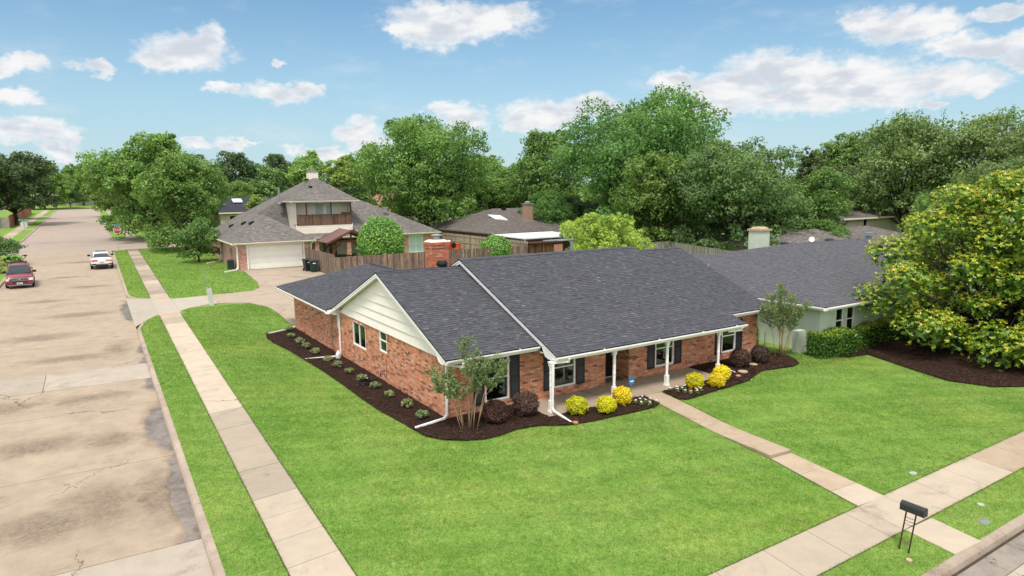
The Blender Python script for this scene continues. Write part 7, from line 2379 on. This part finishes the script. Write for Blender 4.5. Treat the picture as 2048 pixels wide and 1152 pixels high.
tree('willow_oak', 'lower grey-green tree joining the two feathery trees on the right', 79, 30.5, 11.0, 5.0, M['lf_grey'], 129, 12000, .36, 2.0, G1, share=127)
tree('willow_oak', 'grey-green tree at the right edge beyond the magnolia', 88, 27, 16, 7.0, M['lf_grey'], 130, 12000, .36, 2.0, G1, share=128)
tree('shade_tree', 'green tree behind the brown-roofed house chimney', 57.0, 96, 14.6, 6.6, M['lf_ash'], 131, 12000, .42, 2.4, G1, share=121)
tree('shade_tree', 'dark tree closing the gap behind the terracotta roof', 52, 140, 17.0, 8.0, M['lf_oak'], 132, 12000, .42, 3, G1, share=113)
tree('shade_tree', 'tree behind the slate roof against the sky, second from left', 21, 172, 17.2, 6.6, M['lf_oak'], 133, 12000, .42, 3, G1, share=113)

# understorey closing the gaps below the crowns
for i, (x, y, tp, rd, lab) in enumerate(((66, 72, 9.5, 5.5, 'low tree under the left flank of the largest tree'), (52, 72, 8.5, 4.2, 'low tree right of the brown-roofed house chimney'), (70, 56, 9.5, 5.5, 'low tree under the right flank of the largest tree'),
                                         (64, 92, 10, 6, 'low tree far behind the red-roofed house'), (48, 104, 11, 6, 'low tree beside the terracotta roof'), (33, 100, 9.0, 4.5, 'low tree between the two-storey house and the terracotta roof'),
                                         (80, 66, 11, 6.5, 'low tree behind the right end of the dense treeline'), (100, 62, 10, 6, 'low tree under the rounded light tree'), 
                                         (110, 44, 11, 7, 'low tree behind the feathery trees'), (16, 128, 10, 5.5, 'low tree left of the slate-roofed house'), (24, 140, 11, 5.5, 'low tree behind the slate roof'),
                                         (58, 74, 7.5, 4.4, 'low tree behind the yellow-green tree'), (63, 55, 6.5, 4.4, 'dark low tree on the shaded fence, middle one'), (57.5, 59.5, 6.2, 4.0, 'dark low tree on the shaded fence, left one'), (70, 50.5, 6.5, 4.2, 'dark low tree on the shaded fence, right one'),
                                         (60, 102, 10, 6, 'low tree behind the small red-roofed house'), (78, 88, 11, 7, 'low tree far behind the largest tree'), (92, 80, 12, 7, 'low tree in the gap right of the largest tree'), (66, 41, 5.0, 2.6, 'dark shrub-like tree behind the pale chimney'), (69.5, 45.5, 10.6, 5.4, 'dense tree between the pale chimney and the bronze-tinged tree'), (82, 52, 10.2, 5.5, 'tree filling the wall left of the feathery trees'), (104, 50, 12, 7, 'tree between the two feathery trees'), (72, 33, 8.0, 3.6, 'low tree behind the low brown house'), (98, 26, 14, 7, 'tree at the right edge behind the magnolia crown'))):
    tree('understorey_tree', lab, x, y, tp, rd, None, 200 + i, 0, 0, None, G1, share=(121, 124, 113)[i % 3])

# loose top twigs on the feathery trees
for (x, y, zt, s, par_label) in ((86, 44.5, 15.0, 1, 'a'), (91, 36.5, 15.0, 2, 'b')):
    par = [o for o in bpy.data.objects if o.name.startswith('willow_oak') and abs(o.location.y - y) < .1][0]
    m = MB(); rr = random.Random(s); CC, NN = [], []
    for k in range(26):
        a = rr.uniform(0, 6.28); d = rr.uniform(.5, 6.0)
        p0 = Vector((d * math.cos(a), d * math.sin(a), zt - par.location.z - d * .32))
        p1 = p0 + Vector((rr.uniform(-1.2, .6), rr.uniform(-.8, .8), rr.uniform(1.6, 3.4)))
        m.tube([p0 - Vector((0, 0, 1.2)), p0.lerp(p1, .5) + Vector((rr.uniform(-.2, .2), 0, .1)), p1], [.05, .03, .012], 4)
        for j in range(26):
            f_ = rr.uniform(.15, 1.02)
            q = p0.lerp(p1, f_) + Vector((rr.gauss(0, .22), rr.gauss(0, .22), rr.gauss(0, .18)))
            CC.append(q); NN.append((rr.gauss(0, 1), rr.gauss(0, 1), rr.gauss(.4, 1)))
    m.build('top_twigs', M['bark'], par)
    V = leaf_cloud(np.array(CC), np.array(NN), .34, np.random.default_rng(s), .5)
    obj_of('twig_leaves', fast_mesh('twig_leaves', V, 4, np.random.default_rng(s).uniform(.05, .9, len(CC))), M['lf_oak'], par)

# distant wood along the horizon
def wood():
    L = []
    rr = random.Random(5)
    for k in range(150):
        a = R(-30 + 150 * k / 150)
        d = rr.uniform(330, 430)
        x, y = d * math.sin(a), d * math.cos(a)
        s = rr.uniform(6, 10)
        h = rr.uniform(8, 13)
        L.append(((x, y, gp(x, y) + h * .55), (s, s, h * .62)))
    cm = crown_mesh('distant_wood', L, 60000, 1.7, 77, nclump=14)
    obj_of('distant_wood', cm, M['lf_oak'], kind='stuff', label='distant wood closing the horizon behind the roofs', cat='wood')
wood()


# ---- the big magnolia
def magnolia():
    x, y = 38.1, 13.9
    z = float(gp(x, y))
    t = thing('magnolia_tree', 'large magnolia with yellow-tipped glossy leaves at the right of the lawn', 'tree', (x, y, z), world=False)
    L = []
    rr = random.Random(9)
    H = 9.2
    NL = 58
    for i in range(NL):
        e = ((i + .5) / NL) ** 1.15
        h = .70 + e * (H - 1.5)
        rad = 6.0 * (1 - (max(0, e - .15) / .90) ** 2.0) + .35
        a = 2 * math.pi * (i * .381966) + rr.uniform(-.3, .3)
        d = rad * rr.uniform(.50, .92)
        s = rr.uniform(.75, 1.65) * (1 - .20 * e)
        L.append(((d * math.cos(a), d * math.sin(a), h), (s * 1.15, s * 1.15, s * .72)))
    for (u, v, h, s) in ((-6.3, .2, 2.6, 1.2), (-6.0, -1.2, 3.8, 1.1), (-5.6, .8, 4.9, 1.1), (-5.2, -1.6, 1.6, 1.2), (-4.4, -.4, 6.3, 1.0), (-3.0, .3, 7.6, .9), (.6, -.6, 8.7, .9), (2.6, -3.2, 1.1, 1.3), (4.4, -3.8, 1.3, 1.4), (.4, -4.4, 1.0, 1.2), (-1.8, -4.0, 1.1, 1.2), (2.4, -4.9, .9, 1.1), (5.4, -2.6, 2.2, 1.3)):
        L.append(((u * .843 + v * .538, -u * .538 + v * .843, h), (s * 1.15, s * 1.15, s * .8)))
    L.append(((0, 0, 4.4), (3.9, 3.9, 3.6)))
    # whorls: leaves set in rosettes at shoot tips
    r = np.random.default_rng(21)
    C, N, T = [], [], []
    for (c, rad) in L[:-1]:
        k = int(150 * rad[0])
        d = r.normal(size=(k, 3)); d /= np.linalg.norm(d, axis=1, keepdims=True)
        d[:, 2] = np.abs(d[:, 2]) * np.where(r.random(k) < .25, -1, 1)
        tipc = np.array(c) + d * np.array(rad) * r.uniform(.75, 1.08, (k, 1))
        ax = d * .7 + np.array([0, 0, .75]) + r.normal(size=(k, 3)) * .25
        ax /= np.linalg.norm(ax, axis=1, keepdims=True)
        tone = r.uniform(0, 1, k)
        for j in range(8):
            ang = j * 2.4 + r.uniform(0, 1, k)
            u = np.cross(ax, np.array([0.3, .8, .1])); u /= np.linalg.norm(u, axis=1, keepdims=True)
            v = np.cross(ax, u)
            out = u * np.cos(ang)[:, None] + v * np.sin(ang)[:, None]
            dirn = out * .85 + ax * r.uniform(.1, .9, (k, 1))
            dirn /= np.linalg.norm(dirn, axis=1, keepdims=True)
            C.append(np.stack([tipc, dirn, ax - dirn * .5], 1)); 
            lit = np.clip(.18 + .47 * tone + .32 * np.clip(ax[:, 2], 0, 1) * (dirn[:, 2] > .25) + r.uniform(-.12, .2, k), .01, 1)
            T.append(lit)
    A_ = np.concatenate(C); T = np.concatenate(T)
    p, d, nn = A_[:, 0], A_[:, 1], A_[:, 2]
    s = np.cross(nn, d); s /= np.maximum(np.linalg.norm(s, axis=1, keepdims=True), 1e-6)
    Ln = r.uniform(.085, .18, len(p))[:, None]
    W = Ln * .19
    V = np.stack([p, p + d * Ln * .5 + s * W, p + d * Ln, p + d * Ln * .5 - s * W], 1).reshape(-1, 3)
    inner = crown_mesh('inner_leaves', L, 14000, .30, 22, inner=.9)
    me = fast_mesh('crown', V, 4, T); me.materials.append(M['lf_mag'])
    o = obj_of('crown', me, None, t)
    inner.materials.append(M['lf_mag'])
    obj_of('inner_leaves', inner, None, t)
    m = MB(); limbs(m, (0, 0, 0), [l[0] for l in L[:-1]], .22, (0, 0, .8), 4)
    m.build('trunk', M['bark'], t, smooth=True)
    print('magnolia leaves', len(p))
magnolia()


# ---- shrubs
def ball_shrub_mesh(name, rx, rz, n, leaf, seed, mat, flat=1.0, sq=1.0, bumps=.05, aspect=.6, topbright=0.0):
    r = np.random.default_rng(seed)
    d = r.normal(size=(n, 3)); d /= np.linalg.norm(d, axis=1, keepdims=True)
    d[:, 2] = np.where(d[:, 2] < -.75, -d[:, 2], d[:, 2])
    # clipped form: superellipsoid
    e = np.abs(d) ** sq
    k = 1 / (e.sum(1) ** (1 / sq))
    dd = d * k[:, None] if sq != 1.0 else d
    lump = 1 + bumps * (np.sin(d[:, 0] * 7 + seed) * np.cos(d[:, 1] * 6 + seed * 2) + .6 * np.sin(d[:, 2] * 9 + d[:, 0] * 5) + .9 * np.sin(d[:, 0] * 2.3 + seed) * np.cos(d[:, 1] * 2.1 - seed))
    stray = np.where(r.random(n) < .05, r.uniform(1.02, 1.16, n), 1.0)
    rr = (r.uniform(.80, 1.03, n) * lump * stray)[:, None]
    p = dd * rr * np.array([rx, rx, rz]) + np.array([0, 0, rz])
    N = d * .7 + r.normal(size=p.shape) * .55 + np.array([0, 0, .25])
    T = np.clip(.5 * r.uniform(0, 1, n) + .3 * r.uniform(0, 1, n) + topbright * np.clip(d[:, 2], 0, 1) * r.uniform(0, 1, n) + .1, .002, 1)
    me = fast_mesh(name, leaf_cloud(p, N, leaf, r, aspect), 4, T)
    me.materials.append(mat)
    return me


def shrub(name, label, cat, x, y, me, core, group, scale=1.0, sz=1.0, rz=0.0, dz=.05):
    z = float(gz(x, y)) + dz
    t = thing(name, label, cat, (x, y, z), group, world=False, rz=rz)
    o = obj_of('foliage', me, None, t); o.matrix_basis = Matrix.Diagonal((scale, scale, scale * sz, 1))
    o = obj_of('stems', core, None, t); o.matrix_basis = Matrix.Diagonal((scale, scale, scale * sz, 1))
    return t


def stems_mesh(rx, rz, mat, k=9, seed=0):
    rr = random.Random(seed); m = MB()
    for i in range(k):
        a = rr.uniform(0, 6.28)
        m.tube([(0.03 * math.cos(a), .03 * math.sin(a), -.06), (rx * .3 * math.cos(a), rx * .3 * math.sin(a), rz * .6), (rx * .65 * math.cos(a), rx * .65 * math.sin(a), rz * rr.uniform(1.0, 1.6))], [.02, .014, .006], 5)
    me = m.mesh('stems'); me.materials.append(mat)
    return me


YL = [ball_shrub_mesh('golden_foliage', .43, .40, 3400, .085, 40 + i, M['lf_yellow'], sq=2.6, bumps=.085) for i in range(3)]
YS = stems_mesh(.43, .40, M['bark'], seed=1)
for i, (x, y, s, lab) in enumerate(((13.98, 17.80, 1.0, 'clipped golden shrub nearest the porch downspout'), (14.95, 17.35, .92, 'paler golden shrub, front one of the pair left of the path'),
                                   (16.05, 18.02 - .25, 1.0, 'golden shrub in front of the blue yard sign'), (19.75, 17.62, .98, 'golden shrub closest to the path on its right side'),
                                   (20.65, 17.25, .92, 'low golden shrub in front, right of the path'), (21.55, 17.75, .95, 'golden shrub at the foot of the right-hand porch column'))):
    shrub('golden_shrub', lab, 'shrub', x, y, YL[i % 3], YS, 'clipped golden shrubs along the porch', s * .79, rz=i * 1.7, sz=.95)
PLm = [ball_shrub_mesh('plum_foliage', .52, .48, 4200, .07, 50 + i, M['lf_purple'], sq=2.5, bumps=.08) for i in range(2)]
PS = stems_mesh(.52, .48, M['bark'], seed=2)
for i, (x, y, s, lab) in enumerate(((11.12, 18.72, .95, 'plum-coloured ball shrub right behind the crape myrtle stems'), (12.42, 18.72, 1.02, 'plum-coloured ball shrub between big window and porch column'),
                                   (23.9, 18.72, 1.0, 'dark plum ball shrub below the right-hand window'), (25.25, 18.70, .95, 'dark plum ball shrub nearest the right corner of the brick wall'))):
    shrub('plum_shrub', lab, 'shrub', x, y, PLm[i % 2], PS, 'plum ball shrubs in the front beds', s * .82, rz=i * 2.1)
SV = []
for i in range(3):
    L = [((0, 0, .14), (.22, .22, .15))] + [((.12 * math.cos(a), .12 * math.sin(a), .15), (.12, .12, .12)) for a in (0, 1.6, 3.1, 4.7)]
    me = crown_mesh('silver_foliage', L, 420, .085, 60 + i, inner=.1, up=.5, aspect=.42, nclump=10); me.materials.append(M['lf_silver']); SV.append(me)
SS = stems_mesh(.2, .13, M['bark'], 6, 3)
sil = [(9.35, 39.35), (8.95, 37.3), (8.95, 35.5), (8.92, 34.1), (8.98, 32.6), (9.02, 30.75), (9.02, 29.2), (9.12, 27.85), (9.16, 26.35), (9.2, 24.95), (9.22, 23.5), (9.3, 22.0), (9.22, 20.5)]
ordn = ['farthest', 'second farthest', 'third farthest', 'fourth farthest', 'fifth farthest', 'sixth farthest', 'middle', 'sixth nearest', 'fifth nearest', 'fourth nearest', 'third nearest', 'second nearest', 'nearest']
for i, (x, y) in enumerate(sil):
    shrub('silver_shrub', f'low silver-green shrub in the side bed, {ordn[i]} of the thirteen along the wall', 'shrub', x, y, SV[i % 3], SS, 'silver-green shrubs along the side wall', random.uniform(.9, 1.12), rz=i * 1.3)
# bedding flowers
FM = []
for i in range(2):
    r = np.random.default_rng(80 + i)
    n = 26
    d = r.normal(size=(n, 3)); d[:, 2] = np.abs(d[:, 2])
    V = leaf_cloud(d * np.array([.022, .022, .014]) + np.array([0, 0, .14]), d + np.array([0, 0, .6]), .035, r, .9)
    FM.append(fast_mesh('flower_head', V, 4, r.uniform(.3, 1, n)))
FL = crown_mesh('flower_leaves', [((0, 0, .07), (.07, .07, .06))], 40, .06, 83, inner=.2); FL.materials.append(M['lf_ash'])
fr_ = random.Random(4)
fl_l = [(16.35, 17.72), (16.62, 17.85), (16.45, 17.45), (16.72, 17.5), (16.95, 17.62), (16.5, 17.2), (16.8, 17.28), (17.05, 17.3), (16.75, 17.02), (17.1, 17.05)]
fl_r = [(18.62, 17.85), (18.95, 17.8), (18.75, 17.55), (19.05, 17.6), (19.3, 17.7), (18.9, 17.3), (19.2, 17.35), (19.0, 17.1), (19.4, 17.2), (19.3, 17.05), (19.62, 17.15)]
for side, lst in (('left', fl_l), ('right', fl_r)):
    for i, (x, y) in enumerate(lst):
        red = side == 'right' and i == 6
        lab = 'single red bedding flower among the white ones right of the path' if red else f'white-pink bedding flower in the mulch {side} of the path'
        t = thing('bedding_flower', lab, 'flower', (x, y, float(gz(x, y)) + .05), f'bedding flowers {side} of the path', world=False, rz=fr_.uniform(0, 6))
        me = FM[i % 2]
        if red:
            me = me.copy()
        o = obj_of('flower_head', me, None, t)
        if len(me.materials) == 0: me.materials.append(M['petal_red'] if red else M['petal'])
        if red: me.materials[0] = M['petal_red']
        o.matrix_basis = Matrix.Diagonal((1.15, 1.15, 1.1, 1))
        obj_of('leaves', FL, None, t)


# ---- crape myrtles: bare tan stems fanning into feathery sprays
def crape(label, x, y, tips, seed, dens, base_spread=.26):
    """bare stems fanning from the ground; tips = (across, along, height) of each stem in metres, carrying upright leafy sprays"""
    z = float(gz(x, y)) + .04
    t = thing('crape_myrtle', label, 'tree', (x, y, z), 'crape myrtles at the house corners', world=False)
    rr = random.Random(seed)
    sm = MB()
    CC, NN, TT = [], [], []
    Rt, Fw = Vector((.843, -.538, 0)), Vector((.538, .843, 0))
    for i, (u, v, h) in enumerate(tips):
        b0 = Rt * (u * .14 + rr.uniform(-1, 1) * base_spread * .6) + Fw * (v * .2) + Vector((0, 0, -.05))
        tip = Rt * u + Fw * v + Vector((0, 0, h))
        mid = b0.lerp(tip, .42) + Vector((0, 0, .12 * h)) - Rt * u * .10
        m3 = b0.lerp(tip, .74) + Vector((0, 0, .06 * h))
        sm.tube([b0, b0.lerp(mid, .5), mid, m3, tip], [.019, .017, .013, .009, .004], 6)
        for j in range(dens):
            f_ = rr.uniform(0.05, 1) ** .8
            p = mid.lerp(m3, f_ * 2) if f_ < .5 else m3.lerp(tip, f_ * 2 - 1)
            side = Vector((rr.gauss(0, 1), rr.gauss(0, 1), 0)).normalized() * rr.uniform(.08, .36)
            e = p + side + Vector((0, 0, rr.uniform(.0, .34)))
            k1 = p.lerp(e, .5) + side * .15 - Vector((0, 0, .03))
            sm.tube([p, k1, e], [.005, .004, .002], 3)
            tone = rr.uniform(-.12, .12)
            for q in range(30):
                w = rr.uniform(.15, 1.05)
                c = (p.lerp(k1, w * 2) if w < .5 else k1.lerp(e, w * 2 - 1)) + Vector((rr.gauss(0, .026), rr.gauss(0, .026), rr.gauss(0, .026)))
                CC.append(c); NN.append((rr.gauss(0, .8), rr.gauss(0, .8), rr.gauss(.6, .8)))
                TT.append(min(1, max(.002, rr.uniform(.1, .7) + tone + (.35 if w > .75 and c.z > h * .8 and rr.random() < .4 else 0))))
    sm.build('stems', M['palebark'], t, smooth=True)
    V = leaf_cloud(np.array(CC), np.array(NN), .068, np.random.default_rng(seed), .5)
    me = fast_mesh('foliage', V, 4, np.array(TT)); me.materials.append(M['lf_crape'])
    obj_of('foliage', me, None, t)
    print('crape', len(CC))
crape('crape myrtle with bare tan stems in the front corner bed of the brick house', 10.05, 18.62,
      [(-1.3, .1, 1.95), (-1.0, -.3, 1.8), (-.75, .3, 1.9), (-.5, 0, 1.6), (-.12, .2, 3.0), (.1, -.3, 2.3), (.35, .2, 2.75), (.55, -.1, 2.1), (.85, .2, 2.45), (1.15, -.1, 2.3), (1.25, .2, 2.05)], 5, 28)
crape('crape myrtle with bare stems in the bed at the right end of the brick house', 26.85, 18.75,
      [(-.95, .1, 2.3), (-.75, -.3, 2.5), (-.45, .3, 2.9), (-.2, -.1, 3.2), (.0, .3, 3.3), (.25, -.3, 2.9), (.5, .2, 2.8), (.8, -.1, 2.4), (1.15, .1, 2.5), (1.0, .4, 2.1), (.2, 0, 2.2), (-.3, 0, 2.1)], 8, 36)


# ---- hedges and garden shrubs
def hedge(label, x0, x1, y0, y1, h, seed, n, mat):
    r = np.random.default_rng(seed)
    z = float(gz((x0 + x1) / 2, (y0 + y1) / 2))
    t = thing('hedge', label, 'hedge', ((x0 + x1) / 2, (y0 + y1) / 2, z), 'hedges of the pale green house', world=False)
    hx, hy = (x1 - x0) / 2, (y1 - y0) / 2
    u = r.uniform(-1, 1, (n, 3)); u[:, 2] = r.uniform(0, 1, n)
    f = r.choice(5, n, p=[.36, .16, .16, .16, .16])
    u[f == 0, 2] = 1; u[f == 1, 0] = -1; u[f == 2, 0] = 1; u[f == 3, 1] = -1; u[f == 4, 1] = 1
    nr = np.zeros((n, 3)); nr[f == 0, 2] = 1; nr[f == 1, 0] = -1; nr[f == 2, 0] = 1; nr[f == 3, 1] = -1; nr[f == 4, 1] = 1
    p = u * np.array([hx, hy, h])
    rd = np.minimum(1, np.sqrt((u[:, 0] ** 6 + u[:, 1] ** 6)) ** -.18)
    p[:, :2] *= rd[:, None]
    p[:, 2] -= .10 * h * np.maximum(np.abs(u[:, 0]), np.abs(u[:, 1])) ** 6 * (f == 0)
    p += r.normal(0, .05, p.shape) + .05 * np.sin(p[:, [1, 0, 0]] * 4)
    T = np.clip(r.uniform(0, .50, n) + .55 * (f == 0) * r.uniform(.1, 1, n), .002, 1)  # lighter top and darker sides: light from above put into leaf tone
    me = fast_mesh('foliage', leaf_cloud(p, nr * .7 + r.normal(size=p.shape) * .6 + np.array([0, 0, .3]), .10, r, .55), 4, T)
    me.materials.append(mat)
    obj_of('foliage', me, None, t)
    m = MB(); m.box(-hx * .8, hx * .8, -hy * .8, hy * .8, -.05, h * .86); m.build('inner_twigs', plain('dark_twigs', (.012, .016, .008), None, 5, .95, .05), t)
hedge('square clipped hedge with yellow-green top toned as if sunlit before the pale green house windows', 28.3, 31.1, 17.5, 18.4, 1.12, 3, 12000, M['lf_hedge'])
hedge('darker hedge behind the square one, running under the magnolia', 32.0, 36.5, 17.9, 18.4, 1.15, 4, 9000, M['lf_hedge'])
hedge('low dark hedge in the gap between brick house and pale green house', 27.6, 28.3, 21.0, 25.0, 1.0, 5, 5000, M['lf_hedge'])


def lobed_shrub(name, label, x, y, z0, rad, top, mat, seed, n, leaf, lobes=None, cat='shrub', **kw):
    t = thing(name, label, cat, (x, y, z0), None, world=False)
    H = top - z0
    L = lobes or lobes_for(rad, H * .52, H * .50, seed, 9)
    me = crown_mesh('foliage', L, n, leaf, seed, **kw); me.materials.append(mat)
    obj_of('foliage', me, None, t)
    m = MB(); limbs(m, (0, 0, 0), [l[0] for l in L[1:]], max(.05, rad * .05), (0, 0, H * .2), seed)
    m.build('stems', M['bark'], t)
    return t
# clipped round shrub over the fence, its small neighbour, the yellow-green tree and the flowering bush by the red car
t = thing('round_shrub', 'tall clipped egg-shaped green shrub behind the wooden fence', 'shrub', (23.7, 61.0, .8), None, world=False)
me = ball_shrub_mesh('foliage', 2.12, 2.5, 15000, .20, 71, M['lf_shrub'], sq=2.2, bumps=.03); obj_of('foliage', me, None, t)
obj_of('stems', stems_mesh(2.1, 2.4, M['bark'], 9, 5), None, t)
t = thing('round_shrub', 'small round green shrub peeping over the long fence before the patio cover', 'shrub', (35.2, 58.6, .75), None, world=False)
me = ball_shrub_mesh('foliage', 1.6, 1.45, 9000, .18, 72, M['lf_shrub'], sq=2.1, bumps=.05); obj_of('foliage', me, None, t)
obj_of('stems', stems_mesh(1.5, 1.4, M['bark'], 9, 6), None, t)
lobed_shrub('yellow_green_tree', 'broad yellow-green rounded tree behind the main roof ridge', 36.8, 43.0, .5, 4.3, 6.35, M['lf_hedge2'] if 'lf_hedge2' in M else m_leaf('yellow_green_leaf', (.05, .11, .012), (.13, .22, .02), (.24, .31, .035), tip=(.34, .36, .06)), 73, 24000, .20, cat='tree', clump=.2, nclump=34)
lobed_shrub('small_shrub', 'grey-green shrub between shed and yellow-green tree', 39.8, 50.0, .6, 1.6, 3.9, M['lf_grey'], 74, 4000, .2)
lobed_shrub('flowering_shrub', 'loose shrub with pale blossom at the left edge above the red car', -8.6, 84.0, 1.3, 2.9, 4.6, M['lf_grey'], 75, 6000, .24)
lobed_shrub('flowering_shrub', 'pale-flowered shrub at the left edge beside the red car', -8.3, 76.5, 1.15, 1.5, 2.9, m_leaf('pale_blossom', (.07, .12, .03), (.14, .19, .06), (.34, .34, .22), tip=(.62, .56, .44)), 76, 3500, .17)
